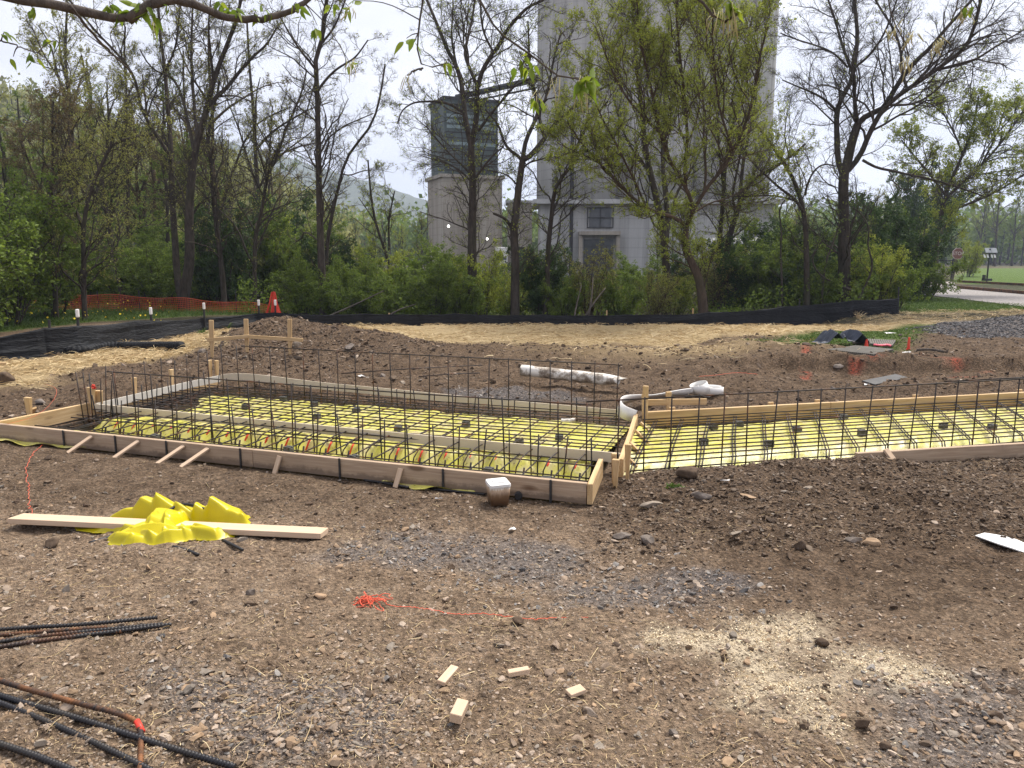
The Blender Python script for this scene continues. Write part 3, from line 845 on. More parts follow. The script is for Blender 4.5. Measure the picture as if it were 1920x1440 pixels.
# ================================================================== TIMBER FORMS
def frame_matrix(p0, p1, up=(0, 0, 1)):
    p0 = Vector(p0); d = (Vector(p1) - p0).normalized(); u = Vector(up)
    y = u.cross(d).normalized(); z = d.cross(y)
    m = Matrix((d, y, z)).transposed().to_4x4(); m.translation = p0
    return m
def board(name, p0, p1, h, th, mat, parent=None, up=(0, 0, 1), bevel=0.003, pointed=False):
    """plank whose lower edge runs from p0 to p1; h tall, th thick"""
    p0 = [float(c) for c in p0]; p1 = [float(c) for c in p1]
    ln = (Vector(p1) - Vector(p0)).length
    n = max(2, int(ln / 0.25) + 1)
    xs = np.linspace(0, ln, n)
    v = []
    for i, xx in enumerate(xs):
        wob = 0.0015 * math.sin(xx * 5 + p0[0] * 9)
        k = 1.0
        for yy, zz in ((-th / 2, 0), (th / 2, 0), (th / 2, h), (-th / 2, h)):
            v.append((xx, yy * k + wob, zz))
    if pointed:
        for j in range(4): v[j] = (v[j][0], v[j][1] * 0.25, h / 2 + (v[j][2] - h / 2) * 0.25)
    q = []
    for i in range(n - 1):
        a = i * 4
        for j in range(4): q.append((a + j, a + 4 + j, a + 4 + (j + 1) % 4, a + (j + 1) % 4))
    q += [(0, 1, 2, 3), (n * 4 - 1, n * 4 - 2, n * 4 - 3, n * 4 - 4)]
    o = mesh_np(name, v, np.array(q), mat)
    o.matrix_world = frame_matrix(p0, p1, up)
    if bevel:
        md = o.modifiers.new('bevel', 'BEVEL'); md.width = bevel; md.segments = 1; md.limit_method = 'ANGLE'
    if parent is not None: adopt(parent, o)
    return o
def stake(name, xy, z0, z1, w, d, mat, parent, ang=0.0, lean=(0, 0), pointed=True):
    p0 = (xy[0], xy[1], z0); p1 = (xy[0] + lean[0], xy[1] + lean[1], z1)
    up = (math.cos(ang), math.sin(ang), 0.0)
    o = board(name, (p0[0] - up[0] * w / 2, p0[1] - up[1] * w / 2, p0[2]), (p1[0] - up[0] * w / 2, p1[1] - up[1] * w / 2, p1[2]), w, d, mat, None, up, 0.003, pointed)
    adopt(parent, o)
    return o
def path_strip(name, pts, h, th, mat, parent, K=60, rise=None):
    """thin flexible strip on edge that follows a curved path"""
    p = smooth_path(pts, K, 2)
    t = np.gradient(p, axis=0); t[:, 2] = 0; t /= np.linalg.norm(t, axis=1, keepdims=True)
    s = np.stack([-t[:, 1], t[:, 0], np.zeros(K)], 1) * th / 2
    hh = np.array([0, 0, 1.0]) * h
    v = np.stack([p - s, p + s, p + s + hh, p - s + hh], 1).reshape(-1, 3)
    q = []
    for i in range(K - 1):
        a = i * 4
        for j in range(4): q.append((a + j, a + 4 + j, a + 4 + (j + 1) % 4, a + (j + 1) % 4))
    q += [(3, 2, 1, 0), (K * 4 - 4, K * 4 - 3, K * 4 - 2, K * 4 - 1)]
    o = mesh_np(name, v, np.array(q), mat)
    if parent is not None: adopt(parent, o)
    return o
angU = math.atan2(U[1], U[0]); angV = math.atan2(V[1], V[0])

form = thing('timber_formwork', 'long weathered timber edge form with inner pale strips around the wide yellow slab bed', 'formwork', L(2.6, 0, 0))
# front edge: two boards butted end to end
board('front_board', L(0.0, 0, 0.0), L(2.62, 0, 0.0), 0.14, 0.038, M['board'], form)
board('front_board', L(2.623, 0, 0.0), L(5.45, 0.0, 0.0), 0.14, 0.038, M['board'], form)
for s in (0.24, 1.02, 1.85, 2.73, 3.45, 3.98, 4.55):
    c = L(s, -0.027, 0)
    stake('form_stake', c[:2], -0.04, 0.145, 0.016, 0.012, M['steel_dark'], form, angU, (0, 0), False)
for s, ln in ((1.33, .05), (2.35, 0.05), (3.02, 0.20), (3.26, 0.19), (3.72, 0.17), (4.22, 0.16)):
    a = L(s, -0.024, 0.112); b = L(s + (0.02 if ln < .1 else 0.10), -0.024 - ln, H(*L(s, -ln)[:2]) - 0.005)
    board('brace', b, a, 0.038, 0.016, M['plank'], form, tuple(np.r_[U, 0.0]), 0.002)
# short end board and its post
board('end_board', L(5.43, 0.022, 0.0), L(5.40, 0.98, 0.0), 0.14, 0.036, M['pine'], form)
stake('post', L(5.36, 0.99)[:2], -0.06, 0.30, 0.085, 0.04, M['pine'], form, angU)
stake('post', L(5.33, 1.05)[:2], -0.14, 0.26, 0.085, 0.04, M['pine'], form, angU)
stake('post', L(5.50, 0.42)[:2], -0.06, 0.29, 0.075, 0.036, M['pine'], form, angU)
board('brace', L(5.72, 0.55, 0.02), L(5.52, 0.46, 0.17), 0.045, 0.02, M['pine'], form, tuple(np.r_[V, 0.0]))
# the inner strip, the strip up the far side and the one along the back
path_strip('inner_strip', [L(-0.06, 0.80, 0.068), L(1.5, 0.84, 0.066), L(3.2, 0.90, 0.064), L(5.30, 0.97, 0.062)], 0.078, 0.012, M['strip'], form)
path_strip('side_strip', [L(5.30, 0.99, 0.066), L(5.33, 1.6, 0.07), L(5.36, 2.3, 0.075), L(5.30, 2.78, 0.085)], 0.078, 0.010, M['strip_pale'], form, 40)
board('side_rail', L(5.36, 1.02, 0.0), L(5.40, 2.85, 0.02), 0.075, 0.036, M['pine'], form)
path_strip('back_strip', [L(5.30, 2.80, 0.085), L(5.18, 2.93, 0.095), L(4.8, 2.94, 0.09), L(3.9, 2.78, 0.072), L(3.2, 2.70, 0.075), L(1.8, 2.58, 0.055), L(0.30, 2.52, 0.04)], 0.082, 0.010, M['strip'], form, 90)
for s, t, zt in ((5.45, 1.62, 0.30), (5.47, 2.18, 0.31), (5.46, 2.80, 0.34), (5.41, 2.86, 0.33)):
    stake('post', L(s, t)[:2], -0.1, zt, 0.06, 0.03, M['pine'], form, angV)
for s, t in ((3.9, 2.83), (2.7, 2.70), (1.5, 2.62)):
    stake('post', L(s, t)[:2], -0.05, 0.13, 0.03, 0.02, M['pine'], form, angU)
# side toward the second footing, with its cluster of stakes and kickers
board('side_board', L(-0.022, -0.018, 0.0), L(0.05, 0.62, 0.0), 0.14, 0.036, M['pine'], form)
board('side_board', L(-0.09, 0.66, 0.0), L(0.10, 2.30, 0.0), 0.14, 0.036, M['pine'], form)
for s, t, zt, w in ((-0.10, 0.42, 0.20, 0.05), (-0.15, 0.60, 0.27, 0.045), (-0.07, 0.50, 0.22, 0.035), (0.03, 2.36, 0.40, 0.05)):
    stake('post', L(s, t)[:2], -0.12, zt, w, 0.034, M['pine'], form, angU)
for t in (0.95, 1.30, 1.72, 2.05):
    board('brace', L(-0.17 + 0.05 * (t - .6), t + 0.01, 0.0), L(-0.055 + 0.05 * (t - .6), t, 0.11), 0.035, 0.022, M['pine'], form, tuple(np.r_[V, 0.0]), 0.002)

form2 = thing('timber_formwork', 'pine edge boards on stakes around the narrower yellow bed beyond the spoil heap', 'formwork', RL(2.5, 1.6, 0))
bs = [P(1212, 772, .14), P(1920, 735, .14)]
bd = (bs[1] - bs[0]) / np.linalg.norm(bs[1] - bs[0])
bn = np.array([-bd[1], bd[0], 0])
def BK(s, off=0.0, z=0.0): 
    q = bs[0] + bd * s + bn * off; return np.array([q[0], q[1], z])
board('back_board', BK(0, 0, 0.0), BK(2.0, 0, 0.0), 0.14, 0.038, M['pine'], form2)
board('back_board', BK(2.003, 0, 0.0), BK(5.6, 0, 0.0), 0.14, 0.038, M['pine'], form2)
for s in (0.28, 1.35, 1.88, 3.05, 4.4):
    stake('post', BK(s, 0.034)[:2], -0.17, 0.165, 0.06, 0.026, M['pine'], form2, math.atan2(bd[1], bd[0]))
stake('post', BK(-0.04, -0.045)[:2], -0.17, 0.32, 0.06, 0.035, M['pine'], form2, math.atan2(bd[1], bd[0]))
stake('post', BK(0.28, 0.12)[:2], -0.1, 0.30, 0.055, 0.035, M['pine'], form2, math.atan2(bd[1], bd[0]))
board('brace', BK(0.0, 0.10, 0.18), BK(0.70, 0.14, 0.15), 0.06, 0.02, M['pine'], form2)
fs = [P(1605, 850, .14), P(1920, 834, .135)]
fdv = (fs[1] - fs[0]); fe = fs[0] + fdv * 2.1
board('front_board', (fs[0][0], fs[0][1], 0.005), (fe[0], fe[1], 0.02), 0.14, 0.038, M['board'], form2)
fu = fdv / np.linalg.norm(fdv); fn = np.array([fu[1], -fu[0], 0])
board('brace', fs[0] + fu * 0.27 + fn * 0.16 + [0, 0, -0.13], fs[0] + fu * 0.21 + fn * 0.022 + [0, 0, 0.02], 0.045, 0.022, M['plank'], form2, tuple(fu))

# batter board by the dirt pile
bb = thing('batter_board', 'pine batter board of three stakes and two rails beside the dirt pile', 'batter board', PG(463, 655))
bp = [PD(397, 668, 11.35), PD(463, 655, 11.6), PD(543, 660, 11.45)]
bt = [PD(396, 600, 11.35), PD(461, 598, 11.6), PD(543, 598, 11.45)]
for a, b in zip(bp, bt):
    z0 = float(H(a[0], a[1])) - 0.12
    stake('stake', a[:2], z0, b[2], 0.065, 0.03, M['pine'], bb, 0.05, (b[0] - a[0], 0))
board('rail', PD(388, 641, 11.31), PD(468, 634, 11.56), 0.055, 0.022, M['pine'], bb)
board('rail', PD(456, 634, 11.56), PD(568, 641, 11.40), 0.055, 0.022, M['pine'], bb)

# ================================================================== YELLOW FILM IN THE BEDS
def sheet_profile(t):
    return np.interp(t, [0.0, 0.42, 0.50, 0.60, 0.74, 0.82, 1.0, 2.6], [0.022, 0.018, -0.055, -0.07, 0.045, 0.055, 0.025, 0.015])
ns_, nt_ = 330, 150
S, T = np.meshgrid(np.linspace(0.03, 1, ns_), np.linspace(0.025, 2.42, nt_))
smax = 5.02 - 0.32 * sm(0.5, 1.3, T) * sm(2.3, 1.6, T) + 0.12 * fbm(T * 3, T * 0 + 2, 7, 3) + 0.62 * sm(0.40, 0.2, T)
S2 = S * smax
tt = T + 0.035 * np.sin(S2 * 31 + 2 * fbm(S2, T, 5)) * sm(0.4, 0.6, T) * sm(0.95, 0.7, T)
Z = sheet_profile(tt) + 0.016 * fbm(S2 * 4, T * 4, 9, 4, 0.6) + 0.008 * np.abs(fbm(S2 * 9, T * 7, 12, 3)) + 0.010 * fbm(S2 * 1.5, T * 1.5, 8, 2)
edge = sm(2.42, 2.30, T); Z = Z * edge - 0.05 * (1 - edge)
Wp = A0[None, None, :] + U * S2[..., None] + V * T[..., None]
ii = np.arange(ns_ * nt_).reshape(nt_, ns_)
qf = np.stack([ii[:-1, :-1], ii[:-1, 1:], ii[1:, 1:], ii[1:, :-1]], -1).reshape(-1, 4)
sh1 = thing('vapor_barrier', 'dirt spattered yellow plastic film lining the wide slab bed under its rebar mat', 'plastic sheet', L(2.5, 1.2, 0))
o = mesh_np('film', np.concatenate([Wp, Z[..., None]], -1).reshape(-1, 3), qf, M['sheet'], None, True); adopt(sh1, o)
def flap(pts, parent, w0, w1, z=0.0):
    """yellow edge of the film that sticks out under the form"""
    K = 40
    s = np.linspace(pts[0], pts[1], K); v = []
    for k, ss in enumerate(s):
        e = w1 * (0.45 + 0.55 * float(vnoise(ss * 4.0, 1.0, 3))) * math.sin(math.pi * min(1, max(0.02, (k + 0.6) / K)))
        for f in np.linspace(0, 1, 5):
            q = L(ss, -0.02 - w0 - e * f)
            v.append((q[0], q[1], float(HT(q[0], q[1])) + 0.022 + 0.014 * math.sin(ss * 17 + f * 3) * f))
    i = np.arange(K * 5).reshape(K, 5)
    f = np.stack([i[:-1, :-1], i[:-1, 1:], i[1:, 1:], i[1:, :-1]], -1).reshape(-1, 4)
    o = mesh_np('film_edge', v, f, M['sheet'], None, True); adopt(parent, o)
flap((4.25, 5.9), sh1, -0.01, 0.11); flap((0.75, 1.55), sh1, -0.01, 0.10)

ns_, nt_ = 300, 120
S, T = np.meshgrid(np.linspace(-0.02, 6.3, ns_), np.linspace(-0.42, 1.32, nt_))
front = np.interp(S, [0, 0.5, 1.0, 1.9, 6.5], [-0.10, -0.13, -0.22, -0.42, -0.42])
T2 = front + (T + 0.42) / 1.74 * (1.30 + 0.06 * fbm(S * 2, S * 0, 31, 3) - front)
rise = sm(0.0, 0.35, T2)
Z = -0.10 + 0.105 * rise + 0.018 * fbm(S * 4, T2 * 4, 39, 4, 0.6) + 0.012 * np.abs(fbm(S * 8, T2 * 8, 32, 3)) \
    + (1 - rise) * 0.045 * np.abs(fbm(S * 3.2 + T2 * 1.5, T2 * 0.8, 34, 3))
Z = Z + 0.07 * sm(0.14, 0.0, S) * sm(0.2, 0.5, T2)
edge = sm(1.30, 1.2, T2); Z = Z * edge - 0.07 * (1 - edge)
Wp = R0[None, None, :] + RU * S[..., None] + RV * T2[..., None]
ii = np.arange(ns_ * nt_).reshape(nt_, ns_)
qf = np.stack([ii[:-1, :-1], ii[:-1, 1:], ii[1:, 1:], ii[1:, :-1]], -1).reshape(-1, 4)
sh2 = mesh_np('vapor_barrier', np.concatenate([Wp, Z[..., None]], -1).reshape(-1, 3), qf, M['sheet'], None, True)
tag(sh2, 'muddy yellow plastic film lining the narrower bed behind the spoil heap', 'plastic sheet')

# ================================================================== REBAR CAGES
BR = 0.0058
def bar(name, pts, parent, r=BR, sides=6, mat=None):
    mb = MB(); mb.tube(pts, [r] * len(pts), sides); o = mb.build(name, mat or M['rebar'], None, True)
    adopt(parent, o); return o
def jit(a): return random.uniform(-a, a)
cage = thing('rebar_cage', 'tied rebar mat with two railed rows of uprights over the wide yellow bed', 'rebar cage', L(2.5, 1.2, 0.05))
for k in range(12):
    t = 0.98 + 0.128 * k
    bar('lengthwise_bar', [L(0.05 + jit(.04), t + jit(.015), 0.085 + jit(.004)), L(2.4, t + jit(.02), 0.078 + jit(.005)), L(5.28 + jit(.05), t + jit(.02), 0.085 + jit(.004))], cage)
for t, z in ((0.55, 0.0), (0.60, 0.085), (0.76, 0.075), (0.84, 0.10), (0.30, 0.055)):
    bar('lengthwise_bar', [L(0.06 + jit(.03), t + jit(.01), z), L(2.5, t + jit(.015), z + jit(.006)), L(5.2 + jit(.12), t + jit(.03), z)], cage)
for k in range(25):
    s = 0.14 + 0.205 * k + jit(.015)
    bar('crosswise_bar', [L(s - 0.02 + jit(.02), 0.10 + jit(.03), 0.05), L(s, 0.9, 0.068), L(s + jit(.02), 2.42 + jit(.04), 0.066)], cage)
for k in range(6):
    s = 4.90 + 0.07 * k
    bar('crosswise_bar', [L(s + jit(.05), 0.35 + jit(.2), 0.02), L(s + jit(.05), 2.4, 0.05)], cage)
FS = [0.16 + 0.213 * k for k in range(22)]
for s in FS:
    a, b = jit(.02), jit(.015)
    bar('upright_bar', [L(s, 0.62, -0.045), L(s + a, 0.62 + b, 0.548)], cage)
    a = jit(.03)
    bar('lap_bar', [L(s - 0.045 + jit(.02), 0.60, -0.045), L(s - 0.045 + a, 0.61, 0.30 + jit(.02))], cage)
    bar('hooked_bar', [L(s + 0.09, 0.50, -0.04), L(s + 0.085, 0.52, 0.04), L(s + 0.075, 0.60, 0.095), L(s + 0.06, 0.72, 0.112), L(s + 0.04, 1.15, 0.11)], cage)
    bar('hooked_bar', [L(s + 0.02, 0.47, -0.045), L(s + 0.012, 0.49, 0.055)], cage, 0.008)
for k in range(0, 22):
    s = FS[k]
    if random.random() < 0.75:
        bar('painted_bar', [L(s + 0.115, 0.66, -0.03), L(s + 0.105, 0.69, 0.03), L(s + 0.10, 0.715, 0.058)], cage, 0.008, 6, M['red'])
rail = [L(0.12, 0.622, 0.535), L(1.6, 0.625, 0.53), L(3.2, 0.625, 0.54), L(4.72, 0.625, 0.545)]
bar('rail_bar', rail, cage)
for k in range(10):
    t = 0.72 + 0.185 * k
    h = 0.50 + 0.04 * math.sin(k * 1.7)
    bar('upright_bar', [L(5.12 + jit(.02), t, -0.03), L(5.10 + jit(.04), t + jit(.03), h)], cage)
    bar('lap_bar', [L(5.06 + jit(.02), t + 0.05, -0.03), L(5.04 + jit(.03), t + 0.05 + jit(.04), 0.27 + jit(.03))], cage)
for k in range(4):
    bar('upright_bar', [L(5.10 - 0.05 * k, 0.66 + 0.05 * k, -0.04), L(5.10 - 0.06 * k + jit(.08), 0.66 + 0.05 * k + jit(.05), 0.52 - 0.03 * k)], cage)
BS = [0.30 + 0.218 * k for k in range(22)]
for s in BS:
    bar('upright_bar', [L(s, 2.34, -0.03), L(s + jit(.015), 2.34 + jit(.01), 0.605)], cage)
    if random.random() < 0.8:
        bar('lap_bar', [L(s - 0.05, 2.36, -0.03), L(s - 0.05 + jit(.03), 2.36, 0.22 + jit(.03))], cage)
bar('rail_bar', [L(0.25, 2.337, 0.59), L(2.4, 2.338, 0.592), L(4.6, 2.338, 0.60)], cage)
for k, z in enumerate((0.0, 0.05, 0.10)):
    bar('lengthwise_bar', [L(0.1, 2.38 + .02 * k, z), L(5.2, 2.40 + .02 * k, z)], cage)

cage2 = thing('rebar_cage', 'tied rebar mat with one railed row of uprights over the narrower bed', 'rebar cage', RL(2.5, 0.7, 0.05))
for k in range(12):
    t = 0.10 + 0.108 * k
    bar('lengthwise_bar', [RL(-0.02 + jit(.03) + (0.25 * (k > 5)) * 0, t + jit(.01), 0.062 + 0.002 * k), RL(2.5, t + jit(.015), 0.058 + 0.002 * k), RL(6.2, t + jit(.015), 0.062)], cage2)
for t, z in ((-0.05, -0.055), (-0.03, 0.0), (0.03, 0.035)):
    bar('lengthwise_bar', [RL(-0.06, t, z), RL(2.5, t, z + jit(.008)), RL(6.2, t, z)], cage2)
for t, z in ((1.33, -0.04), (1.36, 0.02), (1.40, 0.05), (1.44, 0.0)):
    bar('lengthwise_bar', [RL(0.15, t, z), RL(2.5, t, z), RL(6.2, t, z)], cage2)
for k in range(21):
    s = 0.10 + 0.285 * k
    sl = jit(.04)
    for d in (0.0, 0.028):
        bar('crosswise_bar', [RL(s + d, -0.08, -0.05), RL(s + d + 0.01, 0.03, 0.035), RL(s + d + sl * 0.5, 0.5, 0.045), RL(s + d + sl, 1.46, 0.05)], cage2)
    bar('hooked_bar', [RL(s + 0.11, -0.09, -0.13), RL(s + 0.10, -0.085, -0.04)], cage2, 0.009)
for k in range(29):
    s = 0.0 + 0.217 * k
    bar('upright_bar', [RL(s, -0.04, -0.10), RL(s + jit(.012) + (0.03 if k in (6, 10, 11, 12) else 0), -0.04 + jit(.01), 0.565)], cage2)
bar('rail_bar', [RL(-0.25, -0.042, 0.552), RL(2.0, -0.042, 0.555), RL(4.2, -0.042, 0.56), RL(6.2, -0.042, 0.56)], cage2)
bar('rail_bar', [RL(2.9, -0.05, 0.572), RL(6.2, -0.05, 0.575)], cage2)

# block supports ("chairs") under the bars
def chair_mesh():
    mb = MB()
    mb.box((0, 0, 0.022), (0.07, 0.055, 0.044)); mb.box((0, 0.017, 0.05), (0.07, 0.02, 0.014)); mb.box((0, -0.017, 0.05), (0.07, 0.02, 0.014))
    return mb.build('bar_support', M['chair'], None, False, 0.004)
ch0 = chair_mesh()
tag(ch0, 'grey concrete block propping the front ledge bars beside the weathered edge board', 'bar support', 'blocks propping the rebar')
first = True
def place_support(p, rz, label):
    global first
    o = ch0 if first else ch0.copy()
    if not first: COL.objects.link(o)
    first = False
    o.location = [float(c) for c in p]; o.rotation_euler = (0, 0, rz); o['label'] = label
    return o
LB1 = 'grey concrete block propping the front ledge bars beside the weathered edge board'
for s, t in ((0.36, 0.28), (0.83, 0.36), (1.95, 0.34), (2.6, 0.40), (3.95, 0.36)):
    place_support(L(s, t, 0.012), angU + jit(.3), LB1)
LB2 = 'dark concrete block under the rebar mat in the middle of the wide yellow bed'
for s, t in ((0.9, 1.25), (0.62, 1.5), (2.1, 1.35), (1.6, 1.75), (2.9, 1.95), (3.5, 2.1), (3.1, 1.55), (4.1, 1.75), (4.0, 2.25)):
    place_support(L(s, t, 0.018), angU + jit(.3), LB2)
LB3 = 'grey concrete block under the paired bars of the narrower yellow bed'
for s, t in ((0.62, 0.55), (0.68, 1.05), (1.25, 0.35), (1.55, 0.75), (2.2, 0.5), (2.1, 1.12), (3.1, 0.55), (0.95, 1.1), (3.6, 0.4)):
    place_support(RL(s + 0.05, t, 0.002), RA + jit(.3), LB3)

# ================================================================== LOOSE THINGS ON THE SITE
# white drain pipe, muddy, one end crushed to a tongue
pa, pb = PD(978, 694, 9.05), PD(1160, 714, 8.55)
K, Sd = 44, 22
u = np.linspace(0, 1, K)
v = []
ax = (pb - pa); ln = np.linalg.norm(ax); ax /= ln
sx = np.cross(ax, [0, 0, 1]); sx /= np.linalg.norm(sx); uz = np.cross(sx, ax)
for inner in (0, 1):
    for i, uu in enumerate(u):
        r = (0.066 if not inner else 0.060) * (1 + 0.03 * math.sin(uu * 23))
        fl = sm(0.82, 1.0, uu)
        for j in range(Sd):
            a = 2 * math.pi * j / Sd
            x_, z_ = math.cos(a) * r * (1 + 0.15 * fl), math.sin(a) * r * (1 - 0.35 * fl)
            e = 0.10 * fl * max(0, math.sin(a)) ** 2
            v.append(pa + ax * (uu * ln + e) + sx * x_ + uz * z_)
i = np.arange(2 * K * Sd).reshape(2, K, Sd)
q = [np.stack([i[0, :-1], np.roll(i[0], -1, 1)[:-1], np.roll(i[0], -1, 1)[1:], i[0, 1:]], -1).reshape(-1, 4),
     np.stack([i[1, :-1], i[1, 1:], np.roll(i[1], -1, 1)[1:], np.roll(i[1], -1, 1)[:-1]], -1).reshape(-1, 4)]
for e in (0, -1):
    q.append(np.stack([i[0, e], np.roll(i[0, e], -1), np.roll(i[1, e], -1), i[1, e]], -1))
o = mesh_np('drain_pipe', v, [np.concatenate(q)], M['pipe'], None, True)
tag(o, 'mud smeared white drain pipe lying on the dirt behind the yellow beds', 'pipe')
# spare bars beside the pipe
for k in range(6):
    a = PD(1030 + 8 * k + jit(6), 688 + 1.5 * k, 9.6 - 0.06 * k); b = PD(1160 + jit(12), 693 + 2.0 * k, 9.35 - 0.06 * k)
    a[2] = float(H(a[0], a[1])) + 0.02 + 0.007 * (k % 3); b[2] = float(H(b[0], b[1])) + 0.02 + 0.007 * (k % 3)
    mb = MB(); mb.tube([a, (a + b) / 2 + [0, 0, .004], b], [0.007] * 3, 6)
    tag(mb.build('rebar', M['rebar_near'], None, True), 'thin black rebar lying in the sheaf behind the muddy white pipe', 'rebar', 'spare bars behind the white pipe')
for (x0, y0, x1, y1), lb in (((785, 712, 900, 705), 'single dark rebar lying on the dirt between the uprights and the white pipe'), ((640, 706, 905, 690), 'long dark rebar lying across the dug soil behind the pale back strip')):
    a, b = PG(x0, y0), PG(x1, y1); mb = MB(); mb.tube([a + [0, 0, .04], (a + b) / 2 + [0, 0, .05], b + [0, 0, .04]], [0.007] * 3, 6)
    tag(mb.build('rebar', M['rebar'], None, True), lb, 'rebar')
# white flexible strip: a curled tail and a coil
def ribbon_path(pts, h, th, mb, K=80, it=2, tilt=None):
    p = smooth_path(pts, K, it)
    t = np.gradient(p, axis=0); t /= np.linalg.norm(t, axis=1, keepdims=True)
    up = np.tile([0, 0, 1.0], (K, 1)) if tilt is None else resample(np.asarray(tilt, float), K)
    up = up - t * np.sum(up * t, 1, keepdims=True); up /= np.linalg.norm(up, axis=1, keepdims=True)
    s = np.cross(t, up) * th / 2; hh = up * h / 2
    v = np.stack([p - s - hh, p + s - hh, p + s + hh, p - s + hh], 1).reshape(-1, 3)
    q = []
    for i in range(K - 1):
        a = i * 4
        for j in range(4): q.append((a + j, a + 4 + j, a + 4 + (j + 1) % 4, a + (j + 1) % 4))
    q += [(3, 2, 1, 0), (K * 4 - 4, K * 4 - 3, K * 4 - 2, K * 4 - 1)]
    mb.add(v, q)
mb = MB()
tail = [PD(1190, 781, 6.95), PD(1168, 773, 6.95), PD(1158, 761, 7.1), PD(1166, 751, 7.5), PD(1195, 746, 7.8), PD(1230, 742, 7.95), PD(1265, 738, 8.1), PD(1292, 736, 8.25)]
ribbon_path(tail, 0.125, 0.008, mb, 90, 2, [(0.35, -0.2, 1), (0.3, -0.2, 1), (0.3, -.3, 1), (0.1, -.6, .8), (0, -.9, .5), (0, -1, .4), (0, -.9, .4), (0, -.6, .8)])
ce = PD(1338, 737, 8.35); cz = float(H(ce[0], ce[1])) + 0.06
coil = []
for k in range(70):
    a = 0.6 + k * 2 * math.pi / 26; r = 0.155 - 0.0009 * k
    coil.append((ce[0] + r * 1.0 * math.cos(a) - 0.03, ce[1] + r * 0.75 * math.sin(a), cz + 0.012 * math.sin(a * .5)))
ribbon_path(coil, 0.09, 0.007, mb, 200, 1)
ce2 = PD(1312, 735, 8.3)
coil = [(ce2[0] + 0.09 * math.cos(a), ce2[1] + 0.12 * math.sin(a), cz + 0.045 + 0.03 * math.cos(a)) for a in np.linspace(0.3, 9.5, 40)]
ribbon_path(coil, 0.10, 0.006, mb, 120, 1, [(-0.45, 0, 1)] * 4)
ribbon_path([tail[-1], tail[-1] + [0.05, 0.0, 0.01], np.array(coil[-1])], 0.06, 0.006, mb, 16, 1, [(0, -.6, .8), (-.3, -.3, 1), (-0.45, 0, 1)])
tag(mb.build('plastic_strip', M['white'], None, True), 'white flexible plastic strip ending in a loose coil behind the pine back board', 'plastic strip')
# short pipe offcut on the mat
a, b = PD(1052, 799, 6.75), PD(1076, 797, 6.75); a[2] = b[2] = 0.125
mb = MB(); mb.tube([a, b], [0.018, 0.018], 12); mb.tube([b - [0.03, 0, 0], b + [.012, 0, 0]], [0.023] * 2, 12)
tag(mb.build('pipe_offcut', M['pipe'], None, False, 0.002), 'short white pipe offcut resting on the rebar mat', 'pipe')
# square tub in front of the edge board
tb = thing('plastic_tub', 'square white tub with rusty brown dregs standing against the edge board', 'tub', PG(934, 943))
c = tb.location.copy()
def tapered_box(mb, z0, z1, a0, a1, rnd, n=6, ang=0.35, cx=0, cy_=0):
    rings = []
    for z, a in ((z0, a0), (z1, a1)):
        r = []
        for qd in range(4):
            for k in range(n + 1):
                th = math.pi / 2 * (qd + k / n)
                ex = a - rnd
                x_ = (ex if qd in (0, 3) else -ex) + rnd * math.cos(th); y_ = (ex if qd in (0, 1) else -ex) + rnd * math.sin(th)
                r.append((x_ * math.cos(ang) - y_ * math.sin(ang) + cx, x_ * math.sin(ang) + y_ * math.cos(ang) + cy_, z))
        rings.append(r)
    m = len(rings[0]); v = rings[0] + rings[1]
    q = [(i, (i + 1) % m, m + (i + 1) % m, m + i) for i in range(m)]
    t = [(0, i + 1, i) for i in range(1, m - 1)] + [(m, m + i, m + i + 1) for i in range(1, m - 1)]
    mb.add(v, q, t)
def mat_tub():
    t = NT('stained_tub'); sp = t.new('ShaderNodeSeparateXYZ'); t.link(t.coords('Object'), sp.inputs[0])
    n = t.noise(t.coords('Object', (3, 3, 1)), 14, 5, 0.7)
    z = t.math('ADD', sp.outputs[2], t.math('MULTIPLY', n, 0.09))
    col = t.ramp(z, [(0.11, (0.15, 0.085, 0.045)), (0.155, (0.36, 0.25, 0.16)), (0.175, (0.62, 0.57, 0.50))])
    return t.done(t.bsdf(col, 0.4, 0, 0.4))
mb = MB(); tapered_box(mb, 0.0, 0.13, 0.058, 0.068, 0.016, 6, 0.30); o = mb.build('tub_body', mat_tub(), tb, True)
mb = MB(); tapered_box(mb, 0.131, 0.148, 0.071, 0.069, 0.018, 6, 0.30); o = mb.build('tub_rim', M['white'], tb, False, 0.004)
mb = MB(); mb.box((0, 0, 0.150), (0.075, 0.055, 0.003), np.array([[.955, -.295, 0], [.295, .955, 0], [0, 0, 1]])); mb.build('tub_label', mat_plain('grey_label', (0.35, 0.35, 0.36), (0.55, 0.55, 0.55), 25), tb)
tb.rotation_euler = (0.06, 0, 0)
# black end cap
p = PG(972, 936); mb = MB(); mb.tube([p + [-.0, -0.028, 0.028], p + [0.0, 0.028, 0.028]], [0.026, 0.026], 16); mb.tube([p + [0, 0.028, .028], p + [0, .04, .028]], [0.031] * 2, 16)
tag(mb.build('drain_plug', M['black'], None, False, 0.003), 'black round drain plug lying beside the white tub', 'plug')
# black bars beside the front board
for pts, lb in (([(725, 903), (790, 918), (910, 930)], 'black bent bar lying along the edge board and ending at the white tub'), ([(683, 903), (720, 908), (766, 917)], 'short black bar lying on the dirt along the edge board'), ([(730, 897), (750, 905), (778, 915)], 'stubby black bar crossing the bent one by the edge board')):
    q = [PG(*a) + [0, 0, 0.012] for a in pts]; mb = MB(); mb.tube(smooth_path(q, 16), [0.009] * 16, 6)
    tag(mb.build('rebar', M['rebar_near'], None, True), lb, 'rebar')

